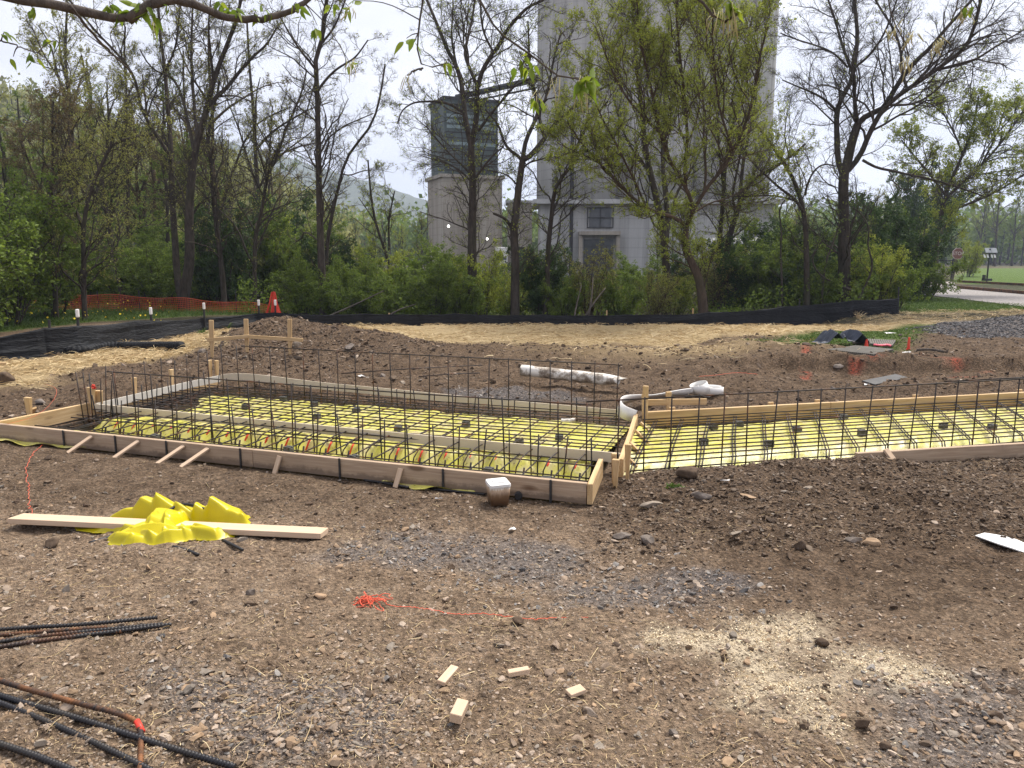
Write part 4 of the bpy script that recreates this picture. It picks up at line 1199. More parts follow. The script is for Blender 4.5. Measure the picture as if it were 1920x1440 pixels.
# plank over the bunched yellow film
plA = PG(40, 981); plB = PG(612, 1006)
plA[2] += 0.03; plB[2] += 0.02
o = board('plank', plA + [0, -0.045, -0.0], plB + [0, -0.045, 0], 0.032, 0.135, M['plank'], None, (0, 0.1, 1), 0.002)
tag(o, 'long pale plank lying across the bunched yellow plastic', 'plank')
# bunched film
TOUT = [(a - 0.06 - 0.05 * max(0.0, -1.9 - a), b * 1.08) for a, b in [(-2.52, 0.0), (-2.42, 0.08), (-2.30, 0.13), (-2.14, 0.21), (-1.96, 0.27), (-1.82, 0.20), (-1.70, 0.26), (-1.57, 0.24), (-1.50, 0.12), (-1.49, 0.0), (-1.52, -0.10), (-1.60, -0.19), (-1.73, -0.17), (-1.86, -0.27),
        (-2.02, -0.31), (-2.17, -0.29), (-2.23, -0.20), (-2.19, -0.13), (-2.34, -0.12), (-2.46, -0.09)]]
xs = np.linspace(-2.75, -1.35, 280); ys = np.linspace(3.55, 4.65, 220)
TX, TY = np.meshgrid(xs, ys)
wx = TX + 0.025 * fbm(TX * 4, TY * 4, 501, 2); wy = TY + 0.025 * fbm(TX * 4, TY * 4, 505, 2)
rt = np.random.default_rng(23); tents = np.zeros(TX.shape)
for k in range(64):                                              # crumple: sharp ridges leaning on each other
    cx_, cr_ = rt.uniform(-2.6, -1.5), rt.uniform(-0.3, 0.26); an = rt.uniform(0, math.pi)
    dx_, dy_ = wx - cx_, wy - (4.11 - 0.135 * (cx_ + 2.0) + cr_)
    al = dx_ * math.cos(an) + dy_ * math.sin(an); pe = -dx_ * math.sin(an) + dy_ * math.cos(an)
    pe = pe + 0.25 * al * rt.uniform(-1, 1) * np.abs(al) / 0.2
    w1, w2, ln_ = rt.uniform(0.02, 0.05), rt.uniform(0.06, 0.15), rt.uniform(0.12, 0.30)
    tents = np.maximum(tents, rt.uniform(0.5, 1.0) * np.clip(1 - np.where(pe > 0, pe / w1, -pe / w2), 0, 1) * np.clip(1 - (al / ln_) ** 2, 0, 1))
fold = 0.13 * tents
pmx = (TX - plA[0]) / (plB[0] - plA[0]); pmy = plA[1] + (plB[1] - plA[1]) * pmx - 0.0
rel = TY - pmy                                                   # distance behind the plank's middle line
sd = poly_sd(wx + 0.012 * fbm(TX * 14, TY * 14, 507, 2), rel + 0.015 * fbm(TX * 9, TY * 9, 508, 2), TOUT)
back = sm(0.05, 0.11, rel); front = sm(-0.05, -0.10, rel)
lobe = gauss(TX, rel, -2.08, 0.15, 0.16, 0.10) + 0.95 * gauss(TX, rel, -1.69, 0.14, 0.11, 0.09) + 0.95 * gauss(TX, rel, -2.40, 0.11, 0.13, 0.06)
hgt = back * (0.02 + 0.055 * np.clip(lobe, 0, 1) + fold * (0.45 + 0.55 * np.clip(lobe, 0, 1)))
fl = 0.4 + 0.6 * gauss(TX, 0, -2.0, 0, 0.24, 1)
hgt = np.where(rel < 0.0, front * (0.012 + 0.75 * fold * fl) + (1 - front) * 0.012, hgt)
over = sm(-2.16, -2.10, wx) * sm(-1.90, -1.98, wx)   # here the film lies over the plank
band = sm(0.10, 0.072, np.abs(rel))
hgt = hgt * (1 - band * (1 - over)) + band * (1 - over) * 0.004
hgt = np.maximum(hgt, over * sm(0.18, 0.06, np.abs(rel)) * (0.062 + 0.45 * fold))
TZ = H(TX, TY) + hgt * sm(0.0, 0.06, sd) + 0.008
keep = sd > 0.0
vi = np.arange(TX.size).reshape(TX.shape)
cells = keep[:-1, :-1] & keep[:-1, 1:] & keep[1:, 1:] & keep[1:, :-1]
qf = np.stack([vi[:-1, :-1], vi[:-1, 1:], vi[1:, 1:], vi[1:, :-1]], -1)[cells]
used = np.unique(qf); remap = np.full(TX.size, -1); remap[used] = np.arange(len(used))
o = mesh_np('plastic_sheet', np.stack([TX, TY, TZ], -1).reshape(-1, 3)[used], remap[qf], M['tarp'], None, True)
sd_ = o.modifiers.new('thickness', 'SOLIDIFY'); sd_.thickness = 0.002
tag(o, 'crumpled bright yellow plastic sheet bunched under and over the pale plank', 'plastic sheet')
for pts, lb in (([(168, 1023), (205, 1012), (240, 1000)], 'black bar poking out of the yellow bundle toward the dirt'), ([(418, 1017), (436, 1026), (455, 1036)], 'black bar end sticking out of the yellow bundle below the plank'),
                ([(315, 985), (345, 975), (395, 983)], 'bent black bar lying on top of the yellow bundle behind the plank'), ([(325, 1030), (352, 1036), (372, 1045)], 'short black bar tip under the front fold of the yellow bundle')):
    q = [PG(*a) + [0, 0, 0.015 + (0.10 if b_ == 1 and 'on top' in lb else 0.07 if 'on top' in lb else 0)] for b_, a in enumerate(pts)]
    mb = MB(); mb.tube(smooth_path(q, 12), [0.009] * 12, 7); tag(mb.build('rebar', M['rebar_near'], None, True), lb, 'rebar')

# ribbed bars close to the camera
def ribbed(name, pts, r, label, group=None, K=None, mat=None):
    p = np.asarray(pts, float); ln = np.sum(np.linalg.norm(np.diff(p, axis=0), axis=1))
    K = K or int(ln / 0.0034)
    p = smooth_path(p, K, 2)
    rad = r * np.where(np.arange(K) % 4 < 2, 1.20, 0.90)
    mb = MB(); mb.tube(p, rad, 10)
    o = mb.build(name, mat or M['rebar_near'], None, True)
    tag(o, label, 'rebar', group); return o
def gpts(l, dz=0.014): return [PG(*a) + [0, 0, dz] for a in l]
def mat_rusty():
    t = NT('rusty_rebar'); v = t.coords('Object'); n = t.noise(v, 14, 5); n2 = t.noise(v, 60, 3)
    col = t.ramp(n, [(0.38, (0.03, 0.026, 0.026)), (0.55, (0.13, 0.06, 0.028)), (0.72, (0.26, 0.11, 0.045))])
    return t.done(t.bsdf(col, 0.7, 0.2, 0.3, n2, 0.001, 0.5))
M['rusty'] = mat_rusty()
GB = 'ribbed bars lying in the upper bundle'
ribbed('rebar', gpts([(-260, 1215), (0, 1190), (160, 1182), (296, 1168)], 0.026), 0.0078, 'uppermost ribbed bar of the long bundle on the dirt', GB)
ribbed('rebar', gpts([(-260, 1225), (0, 1196), (120, 1188), (200, 1182)], 0.014), 0.0078, 'rust streaked ribbed bar ending short inside the long bundle', GB, None, M['rusty'])
ribbed('rebar', gpts([(-260, 1262), (0, 1208), (150, 1192), (305, 1177)], 0.016), 0.0078, 'ribbed black bar second from the bottom of the long bundle', GB)
ribbed('rebar', gpts([(-260, 1250), (0, 1204), (90, 1198), (230, 1188)], 0.010), 0.0070, 'half buried bar in the middle of the long bundle', GB, None, M['rusty'])
ribbed('rebar', gpts([(-260, 1270), (0, 1217), (150, 1198), (322, 1176)], 0.013), 0.0082, 'lowest bar of the long bundle with its end resting on pebbles', GB)
b0 = gpts([(-220, 1220), (0, 1298), (130, 1336), (255, 1368)], 0.045)
bend = P(267, 1373, 0.045); low = PG(262, 1470) + [0, 0, 0.012]
ribbed('rebar', b0 + [P(266, 1371, 0.045), low], 0.0085, 'rust brown ribbed bar bent at a right angle with a red mark on the bend', None, None, M['rusty'])
mb = MB(); mb.tube([b0[-1] + (bend - b0[-1]) * 0.25, bend], [0.0105, 0.0105], 10)
tag(mb.build('paint_mark', M['red'], None, True), 'red paint mark on the bend of the rusty ribbed bar', 'paint mark')
ribbed('rebar', gpts([(-220, 1240), (0, 1316), (130, 1352), (270, 1398), (440, 1450)], 0.022), 0.0095, 'thick ribbed bar crossing under the red marked bend')
ribbed('rebar', gpts([(-220, 1250), (0, 1324), (130, 1378), (260, 1440), (330, 1480)], 0.016), 0.009, 'ribbed bar running between the bent bar and the corner one')
ribbed('rebar', gpts([(-220, 1330), (0, 1402), (70, 1425), (180, 1470)], 0.014), 0.0098, 'ribbed bar cut off at the lowest corner of the view')

# sawn offcuts
for (x0, y0, x1, y1, w, h), lb in (((826, 1290, 852, 1262, 0.034, 0.018), 'slim pale offcut lying askew on the pebbles'), ((852, 1362, 866, 1334, 0.042, 0.036), 'stubby pale wood offcut standing out lowest on the gravel'),
                                   ((953, 1272, 992, 1268, 0.030, 0.020), 'low flat pale offcut beside the straw stalks'), ((1066, 1310, 1094, 1302, 0.045, 0.016), 'wedge shaped pale offcut nearest the sawdust')):
    a, b = PG(x0, y0), PG(x1, y1); z = max(a[2], b[2]) + 0.010
    o = board('wood_offcut', (a[0], a[1], z), (b[0], b[1], z + 0.006), h, w, M['plank'], None, (0.15, 0.1, 1), 0.002)
    tag(o, lb, 'wood offcut', 'pale wood offcuts on the dirt')
# white plastic shard
q = [PG(1828, 1012), PG(1845, 1010), PG(1880, 1016), PG(1905, 1020), PG(1935, 1030), PG(1925, 1042), PG(1900, 1036), PG(1870, 1030)]
bm = bmesh.new(); vs_ = [bm.verts.new((p[0], p[1], p[2] + 0.02 + 0.012 * math.sin(k))) for k, p in enumerate(q)]; bm.faces.new(vs_); bmesh.ops.triangulate(bm, faces=bm.faces[:])
me = bpy.data.meshes.new('plastic_shard'); bm.to_mesh(me); bm.free(); me.materials.append(M['white'])
o = bpy.data.objects.new('plastic_shard', me); COL.objects.link(o); sd_ = o.modifiers.new('thickness', 'SOLIDIFY'); sd_.thickness = 0.006
tag(o, 'muddy white plastic shard lying on the brown slope', 'plastic shard')

# strings
def string(name, pts, label, r=0.0014, K=80, wob=0.006, mat=None):
    p = smooth_path(pts, K, 2)
    p[1:-1] += rng.normal(0, wob, (K - 2, 3)) * [1, 1, 0.3]
    mb = MB(); mb.tube(p, [r] * K, 4); tag(mb.build(name, mat or M['string'], None, True), label, 'string'); 
c = PG(690, 1135)
tang = [c + [rng.normal(0, 0.045), rng.normal(0, 0.045), abs(rng.normal(0.02, 0.018))] for _ in range(46)]
tl = [PG(*a) + [0, 0, .016] for a in ((725, 1143), (790, 1145), (860, 1160), (900, 1155), (960, 1163), (1000, 1168), (1040, 1164), (1105, 1164))]
string('mason_string', tang + tl, 'tangled orange mason string trailing over the straw flecked dirt', 0.0018, 520, 0.003)
string('mason_string', [PG(83, 835) + [0, 0, .02], PG(60, 855) + [0, 0, .02], PG(48, 885) + [0, 0, .012], PG(55, 925) + [0, 0, .012], PG(58, 972) + [0, 0, .012]], 'thin orange string running from the edge board to the plank', 0.0016, 60)
string('mason_string', [L(5.2, -0.03, 0.15), L(5.2, 0.3, 0.16), L(5.28, 0.6, 0.35), PD(84, 720, 9.5)], 'thin pink string stretched over the short end board', 0.0012, 40, 0.0005)
string('mason_string', [PG(a, b) + [0, 0, .03] for a, b in ((1290, 712), (1340, 708), (1380, 702), (1420, 706))], 'thin red line of string on the soil behind the plastic coil', 0.002, 40)

# rocks one can tell apart
def rock(x, y, wpx, label, mat='rock', flat=0.7, seed=0, group=None, rz=None, asp=0.75):
    p = PG(x, y); r = wpx / FPX * math.hypot(p[1], CH) / 2 * (0.8 if p[1] < 6 else 1.0)
    v, f = stone_shape(ICO3, 700 + seed, 11, flat)
    v = v * (1 + 0.10 * fbm(v[:, 0] * 2.2 + seed, v[:, 1] * 2.2 + v[:, 2], seed, 4)[:, None]) * np.array([1.0, asp, 1.0])
    a = rz if rz is not None else random.uniform(-0.6, 0.6)
    c, s = math.cos(a), math.sin(a)
    v = v @ np.array([[c, s, 0], [-s, c, 0], [0, 0, 1]]) * r
    zmin = v[:, 2].min()
    o = mesh_np('rock', v, [f], M[mat], None, mat == 'clod')
    o.location = (p[0], p[1], float(HT(p[0], p[1])) - zmin * 0.62)
    return tag(o, label, 'rock', group)
rock(1222, 948, 62, 'long pale slab stone tilted on the spoil heap flank', 'slab_stone', 0.35, 1, None, 0.5, 0.45)
rock(1400, 934, 34, 'tan flat stone lying on the spoil heap', 'tan_rock', 0.35, 2, None, -0.6, 0.5)
rock(1292, 897, 66, 'big dark clod topping the spoil heap', 'clod', 0.8, 3)
rock(1315, 935, 56, 'grey slab edge half buried in the spoil heap', 'rock', 0.45, 4, None, -0.4, 0.6)
rock(1212, 1018, 48, 'grey broken stone at the foot of the spoil heap', 'rock', 0.6, 5)
rock(1170, 1012, 52, 'flat dark slab at the foot of the spoil heap', 'rock', 0.3, 6, None, 0.2, 0.5)
rock(845, 1070, 24, 'dark dirt clod alone on the gravelly dirt', 'clod', 0.9, 7)
rock(858, 1048, 17, 'small tan clod just behind the dark one', 'tan_rock', 0.9, 8)
rock(1630, 1022, 40, 'tan block of clay on the brown slope', 'tan_rock', 0.7, 9)
rock(1498, 1030, 44, 'crumbling brown clod on the brown slope', 'clod', 0.8, 10)
rock(1600, 1012, 40, 'curved grey flake of stone on the brown slope', 'rock', 0.4, 11)
rock(1380, 1015, 44, 'slim grey slab lying at the toe of the heap', 'slab_stone', 0.25, 12, None, 0.5, 0.4)
rock(1515, 920, 22, 'pale chip of stone near the heap crest', 'slab_stone', 0.7, 13)
rock(1462, 1358, 34, 'orange tan stone beside the sawdust', 'tan_rock', 0.6, 14)
rock(1618, 1364, 32, 'dark brown stone at the tail of the sawdust', 'clod', 0.8, 15)
rock(1507, 1372, 22, 'small dark stone under the sawdust tail', 'clod', 0.8, 16)
rock(1358, 1242, 17, 'round dark stone at the edge of the sawdust', 'clod', 0.9, 17)
rock(1660, 1402, 26, 'dark stone lowest of those by the sawdust', 'clod', 0.7, 18)
rock(1540, 1212, 34, 'brown stones lump beside the black flecks of the sawdust', 'clod', 0.7, 19)
rock(1262, 1370, 26, 'brown stone between the offcuts and the sawdust', 'rock', 0.8, 20)
rock(1070, 1270, 20, 'dark stone behind the wedge shaped offcut', 'rock', 0.8, 21)
rock(970, 1178, 40, 'brown clod lying on the orange string', 'clod', 0.6, 22)
rock(78, 1400, 28, 'pale pink stone between the near ribbed bars', 'slab_stone', 0.8, 23)
rock(600, 1123, 28, 'reddish brown stone left alone above the straw', 'tan_rock', 0.6, 24)
rock(470, 1012 + 110, 24, 'dark grey stone in the straw flecked dirt under the yellow bundle', 'rock', 0.8, 25)
rock(100, 1028, 44, 'crumbled brown clod under the plank end', 'clod', 0.6, 26)
rock(370, 1398, 36, 'pinkish stone near the red marked bend', 'tan_rock', 0.6, 27)
rock(330, 1146 + 130, 16, 'small dark stone by the bundle of bars', 'rock', 0.8, 28)
rock(1572, 700, 20, 'rounded grey boulder under the cut bank', 'rock', 0.8, 29)
rock(1770, 690, 16, 'orange tan stone on the painted soil', 'tan_rock', 0.7, 30)
rock(1560, 733, 16, 'grey stone behind the pine back board', 'rock', 0.8, 31)
rock(1850, 728, 14, 'brown round stone behind the long rail', 'tan_rock', 0.8, 32)
rock(8, 722, 46, 'big dark clod at the end of the straw mulch', 'clod', 0.8, 33)
rock(75, 757, 26, 'grey boulder in the dug soil behind the short end board', 'rock', 0.7, 34)
rock(655, 655, 30, 'grey slab leaning on the dirt pile flank', 'rock', 0.6, 35)
rock(495, 618, 22, 'angular stone near the top of the dirt pile', 'rock', 0.7, 36)
rock(560, 650, 18, 'pale stone behind the last batter stake', 'slab_stone', 0.8, 37)
rock(380, 665, 20, 'grey stone at the foot of the first batter stake', 'rock', 0.7, 38)
rock(717, 706, 16, 'grey broken stone among the uprights behind the back strip', 'rock', 0.7, 39)
rock(755, 722, 14, 'small pale stone just over the back strip', 'slab_stone', 0.7, 40)
# scraps of litter
def scrap(x, y, wpx, label, mat, seed):
    p = PG(x, y); r = wpx / FPX * math.hypot(p[1], CH) / 2
    rr = np.random.default_rng(seed); n = 9; a = np.sort(rr.uniform(0, 2 * np.pi, n)); 
    v = [(0, 0, 0.012)] + [(r * rr.uniform(.7, 1.2) * math.cos(t), r * 0.6 * rr.uniform(.6, 1.2) * math.sin(t), rr.uniform(0.0, 0.02)) for t in a]
    o = mesh_np('litter_scrap', v, [np.array([(0, 1 + i, 1 + (i + 1) % n) for i in range(n)])], mat)
    o.location = (p[0], p[1], float(HT(p[0], p[1])) + 0.006)
    s = o.modifiers.new('thickness', 'SOLIDIFY'); s.thickness = 0.003
    return tag(o, label, 'litter')
scrap(823, 944, 14, 'white scrap in front of the edge board left of the tub', M['white'], 1)
scrap(960, 1000, 16, 'white plastic flake on the blue gravel', M['white'], 2)
scrap(1362, 908, 20, 'white scrap caught on the crest of the spoil heap', M['white'], 3)
scrap(1625, 722, 12, 'white scrap beside the dark plate', M['white'], 4)
scrap(1700, 665, 16, 'white scrap in the gravel by the orange marker', M['white'], 5)
scrap(1668, 628, 22, 'white strip of litter behind the steel grates', M['white'], 6)
scrap(190, 648, 24, 'pale green plastic rag at the foot of the silt fence', mat_plain('pale_green_rag', (0.30, 0.42, 0.36), (0.45, 0.55, 0.48), 9), 7)
scrap(1067, 1207, 14, 'white offcut chip above the wedge shaped one', M['plank'], 8)
scrap(678, 708, 16, 'cream scrap among the uprights', M['white'], 9)
# dark plate
a, b = PG(1628, 722), PG(1690, 713); o = board('steel_plate', a + [0, 0, .02], b + [0, 0, .05], 0.012, 0.16, M['steel_dark'], None, (0, -0.25, 1), 0.002)
tag(o, 'dark steel plate tilted on the soil behind the pine back board', 'plate')
# steel grates
def grate(quad, label):
    z = float(H(*PG(*quad[3])[:2])) + 0.025; c = [P(q[0], q[1], z) for q in quad]
    mb = MB()
    for k in range(24):
        f = k / 23
        mb.beam(c[0] * (1 - f) + c[1] * f, c[3] * (1 - f) + c[2] * f, 0.018, 0.03)
    for k in range(4):
        f = k / 3
        mb.beam(c[0] * (1 - f) + c[3] * f + [0, 0, -.012], c[1] * (1 - f) + c[2] * f + [0, 0, -.012], 0.016, 0.02)
    tag(mb.build('steel_grate', mat_plain('grate_steel', (0.07, 0.065, 0.055), (0.14, 0.125, 0.105), 8, 0.7, 0.2), None), label, 'steel grate')
grate([(1551, 657), (1636, 666), (1674, 656), (1605, 649)], 'muddy steel grate lying lower beside the trench edge')
grate([(1600, 643), (1672, 649), (1678, 639), (1598, 635)], 'steel grate lying behind the dark crumpled cloth')
# crumpled dark cloth on the grates: three sharp-ridged folds
c0 = PG(1578, 650); nx_, ny_ = 60, 30
XX, YY = np.meshgrid(np.linspace(-0.36, 0.40, nx_), np.linspace(-0.16, 0.16, ny_))
prof = 0.8 * np.maximum.reduce([0.26 * np.clip(1 - np.abs((XX + 0.14 + 0.3 * YY) / 0.15), 0, 1), 0.19 * np.clip(1 - np.abs((XX - 0.05 - .2 * YY) / 0.09), 0, 1), 0.27 * np.clip(1 - np.abs((XX - 0.20 + .5 * YY) / 0.14), 0, 1), 0.10 * np.clip(1 - np.abs((XX) / 0.36), 0, 1)])
ZZ = prof * (0.75 + 0.25 * np.cos(YY * 9)) + 0.02 * fbm(XX * 14, YY * 14, 9, 3)
i = np.arange(nx_ * ny_).reshape(ny_, nx_)
o = mesh_np('work_cloth', np.stack([XX + c0[0], YY + c0[1] + 0.1, ZZ + c0[2] + 0.05], -1).reshape(-1, 3), np.stack([i[:-1, :-1], i[:-1, 1:], i[1:, 1:], i[1:, :-1]], -1).reshape(-1, 4), mat_plain('dark_blue_cloth', (0.018, 0.022, 0.034), (0.05, 0.06, 0.085), 6, 0.55), None, False)
s_ = o.modifiers.new('thickness', 'SOLIDIFY'); s_.thickness = 0.006
tag(o, 'dark blue crumpled cloth heaped on the steel grates', 'cloth')
for (x, y, h), lb in (((1703, 656, 24), 'slim orange marker standing in the grass beside the gravel heap'), ((1624, 652, 16), 'small orange marker cone on the steel grates')):
    p = PG(x, y); hh = h / FPX * p[1]
    mb = MB(); mb.tube([p + [0, 0, -.01], p + [0, 0, 0.015]], [0.045 if h < 20 else .03] * 2, 10); mb.tube([p, p + [0, 0, hh]], [0.035 if h < 20 else 0.022, 0.014], 10)
    tag(mb.build('marker', M['red'], None), lb, 'marker')
string('ribbon', [PG(a, b) + [0, 0, .07] for a, b in ((1638, 655), (1650, 657), (1662, 655), (1670, 657))], 'pink flagging ribbon draped over the steel grates', 0.016, 24, 0.006, mat_plain('pink_ribbon', (0.75, 0.12, 0.16), (0.85, 0.2, 0.25), 9))
string('ribbon', [L(5.36, 0.99, 0.30), L(5.33, 1.0, 0.33), L(5.30, 0.98, 0.28), L(5.28, 0.97, 0.33)], 'red ribbon tied on the post where the short end board meets the strips', 0.010, 20, 0.006, M['red'])
p = PG(1718, 660); q = PG(1770, 662); mb = MB(); mb.tube(smooth_path([p + [0, 0, .03], (p + q) / 2 + [0, 0, .05], q + [0, 0, .02]], 10), [0.02] * 10, 6)
tag(mb.build('stick', M['bark_grey'], None, True), 'weathered stick lying between the grates and the gravel heap', 'stick')
p = PG(0, 690); o = board('plank', p + [-0.25, 0, 0.02], p + [0.10, 0.02, 0.03], 0.05, 0.04, M['pine'], None); tag(o, 'short pine plank end lying on the straw below the black drain tube', 'plank')

# ================================================================== SILT FENCE, DRAIN TUBE, ORANGE NETTING
fence = thing('silt_fence', 'black fabric silt fence on white capped posts along the wood edge', 'fence', (0, 18.2, -0.3))
FPTS = [(-12.5, 8.4, 0.40, -0.12), (-9.6, 10.4, 0.40, -0.12)] + [None] * 0
def fp(x, yt, yb, D):
    a = PD(x, yt, D); b = PD(x, yb, D); return (a[0], D, a[2], min(b[2], a[2] - 0.35))
FPTS += [fp(0, 628, 682, 11.5), fp(70, 617, 676, 11.9), fp(145, 608, 666, 12.5), fp(210, 605, 654, 13.4), fp(285, 599, 642, 14.5), fp(380, 596, 628, 16.1), fp(480, 587, 614, 17.7), fp(570, 587, 616, 17.9),
         fp(680, 588, 616, 18.0), fp(820, 588, 616, 18.1), fp(960, 589, 618, 18.2), fp(1120, 590, 620, 18.4), fp(1280, 588, 620, 18.7), fp(1380, 583, 618, 19.0), fp(1500, 572, 612, 19.5), fp(1600, 563, 606, 19.9), fp(1685, 557, 600, 20.3)]
FA = np.array(FPTS)
Kf, Jf = 620, 16
FA[:, 3] -= 0.02
fa = np.stack([np.interp(np.linspace(0, len(FA) - 1, Kf), np.arange(len(FA)), FA[:, k]) for k in range(4)], 1)
dist = np.r_[0, np.cumsum(np.hypot(np.diff(fa[:, 0]), np.diff(fa[:, 1])))]
tg = np.gradient(fa[:, :2], axis=0); tg /= np.linalg.norm(tg, axis=1, keepdims=True); nrm = np.stack([tg[:, 1], -tg[:, 0]], 1)
jj = np.linspace(0, 1, Jf)
DD, JJ = np.meshgrid(dist, jj, indexing='ij')
offs = 0.05 * fbm(DD * 0.5, JJ * 1.2, 601, 3, 0.5) + 0.05 * np.abs(fbm(DD * 0.35 + JJ * 0.3, JJ * 4.5 + 0.3 * np.sin(DD), 607, 3)) + 0.06 * (1 - JJ) ** 3
pinch = np.abs(np.sin(DD * math.pi / 2.1)) ** 0.45
offs = offs * (0.35 + 0.65 * pinch) - 0.05 * (1 - pinch)
topz = -0.035 * pinch[:, :1] + 0.02 + fa[:, 2:3] + 0.02 * fbm(dist * 1.1, dist * 0, 611, 3)[:, None] - 0.012
FZ = fa[:, 3:4] + (topz - fa[:, 3:4]) * JJ
FXY = fa[:, None, :2] + nrm[:, None, :] * offs[..., None]
i = np.arange(Kf * Jf).reshape(Kf, Jf)
o = mesh_np('fabric', np.concatenate([FXY, FZ[..., None]], -1).reshape(-1, 3), np.stack([i[:-1, :-1], i[1:, :-1], i[1:, 1:], i[:-1, 1:]], -1).reshape(-1, 4), M['fabric'], None, True)
s_ = o.modifiers.new('thickness', 'SOLIDIFY'); s_.thickness = 0.004
adopt(fence, o)
for (x, yc, yt, D) in ((143, 584, 628, 12.55), (281, 580, 600, 14.55), (381, 571, 596, 16.15), (484, 565, 590, 17.75), (515, 565, 592, 17.85)):
    a = PD(x, yt, D); b = PD(x, yc, D); a[2] = -0.25
    mb = MB(); mb.beam(a + [0, .03, 0], b + [0, .03, -0.02], 0.035, 0.025, (0, 1, 0)); po = mb.build('post', M['steel_dark']); adopt(fence, po)
    mb = MB(); mb.tube([b + [0, .03, -0.10], b + [0, .03, -.09], b + [0, .03, 0.03], b + [0, .03, 0.035]], [0.02, 0.03, 0.03, 0.02], 8); cp = mb.build('post_cap', M['white']); 
    cp.parent = po; cp.matrix_parent_inverse = Matrix.Identity(4)
for (x, yt, yb, D) in ((90, 600, 640, 12.1), (1686, 538, 600, 20.32), (729, 587, 600, 18.05), (1138, 582, 600, 18.45), (1300, 578, 600, 18.8), (1500, 560, 600, 19.52), (860, 588, 600, 18.15)):
    a = PD(x, yb, D); b = PD(x, yt, D); a[2] = -0.3
    mb = MB(); mb.beam(a + [0, .03, 0], b + [0, .03, 0], 0.03, 0.03, (0, 1, 0)); adopt(fence, mb.build('post', M['steel_dark'] if x in (90, 1686, 1500) else M['pine']))
# black corrugated tube snaking along the straw
tp = [PG(*a) for a in ((-260, 705), (-80, 684), (0, 676), (60, 670), (110, 665), (150, 666), (190, 658), (240, 656), (300, 657), (340, 657))]
tp = [p + [0, 0, 0.07] for p in tp]
K = 420; pth = smooth_path(tp, K, 2)
mb = MB(); mb.tube(pth, 0.075 + 0.006 * np.sign(np.sin(np.arange(K) * 1.2)), 12)
tag(mb.build('drain_tube', M['fabric'], None, True), 'black drain tube snaking over the straw below the silt fence', 'drain tube')
# orange netting
net = thing('safety_fence', 'sagging orange mesh safety fence among the trees beyond the silt fence', 'fence', (-9, 22, 0))
NP = [PD(0, 548, 23.0), PD(90, 550, 22.8), PD(180, 553, 22.5), PD(260, 556, 22.2), PD(350, 561, 22.0), PD(430, 566, 21.6), PD(505, 572, 21.2)]
NPa = smooth_path(NP, 160, 2); mb = MB()
for r_ in range(9):
    f = r_ / 8
    q = NPa.copy(); q[:, 2] = NPa[:, 2] - f * np.linspace(0.46, 0.40, 160) - 0.03 * np.sin(np.arange(160) * 0.16) * (1 - f)
    q[:, 1] += 0.05 * np.sin(np.arange(160) * 0.3 + f * 3)
    mb.tube(q, [0.0055 if r_ not in (0, 8) else 0.009] * 160, 4)
for k in range(0, 160):
    a = NPa[k] - [0, 0, 0.03 * math.sin(k * 0.16)]; b = NPa[k] - [0, 0, np.linspace(0.46, 0.40, 160)[k]]
    mb.tube([a + [0, .05 * math.sin(k * .3), 0], (a + b) / 2 + [0, .05 * math.sin(k * .3 + 1.5), 0], b + [0, .05 * math.sin(k * .3 + 3), 0]], [0.0055] * 3, 4)
adopt(net, mb.build('netting', M['orange'], None))
for x, D in ((30, 22.9), (180, 22.5), (258, 22.2), (352, 22.0), (440, 21.5)):
    a = PD(x, 545, D); mb = MB(); mb.tube([(a[0], a[1] + .06, -0.2), (a[0], a[1] + .06, a[2])], [0.016] * 2, 6); adopt(net, mb.build('post', M['steel_dark']))
gb = PD(513, 548, 21.0); mb = MB()
for k in range(16):
    a = rng.normal(0, 0.035); mb.tube([gb + [a * 0.5, rng.normal(0, .03), rng.uniform(-.05, 0.02)], gb + [a * 1.2, rng.normal(0, .04), -0.28], gb + [a * 2.6, rng.normal(0, .05), -0.62]], [0.02, 0.026, 0.03], 5)
adopt(net, mb.build('gathered_netting', M['red'], None))

# ================================================================== FAR SETTING: HILLS, SILOS, CROSSING
def mat_hill():
    t = NT('wooded_hill'); v = t.coords('Object'); n = t.noise(v, 0.12, 8, 0.75); n2 = t.noise(v, 0.02, 4)
    col = t.ramp(n, [(0.3, (0.025, 0.035, 0.014)), (0.5, (0.055, 0.065, 0.026)), (0.7, (0.10, 0.105, 0.05))])
    return t.done(t.bsdf(col, 0.95, 0, 0.1, n, 1.5, 1.0))
M['hill'] = mat_hill()
RIDGE = np.array([(-1400, 150), (150, 235), (430, 272), (500, 290), (580, 312), (660, 338), (720, 352), (780, 374), (860, 392), (1000, 398), (1300, 392), (1600, 385), (1900, 392), (3200, 380)], float)
rx = np.linspace(-1150, 1150, 360); px_ = rx / 900 * FPX + 960
rz = CH + (480 - np.interp(px_, RIDGE[:, 0], RIDGE[:, 1])) / FPX * 900
rz = rz + 2.2 * fbm(rx * 0.03, rx * 0, 801, 4, 0.6) + 1.2 * fbm(rx * 0.15, rx * 0, 803, 3)
prof = [(650, -0.5, 0), (740, 0.45, 1), (830, 0.82, 1), (900, 1.0, 0.3), (960, 0.85, 1), (1200, -0.5, 0)]
v = np.stack([np.stack([rx, np.full_like(rx, Y) + 12 * fbm(rx * .02, rx * 0 + Y, 805, 3), np.maximum(rz * h + w * 4 * fbm(rx * 0.02, rx * 0 + Y, 807, 4), -0.5)], 1) for Y, h, w in prof])
i = np.arange(len(prof) * len(rx)).reshape(len(prof), len(rx))
structure(mesh_np('mountain_ridge', v.reshape(-1, 3), np.stack([i[:-1, :-1], i[:-1, 1:], i[1:, 1:], i[1:, :-1]], -1).reshape(-1, 4), M['hill'], None, True))
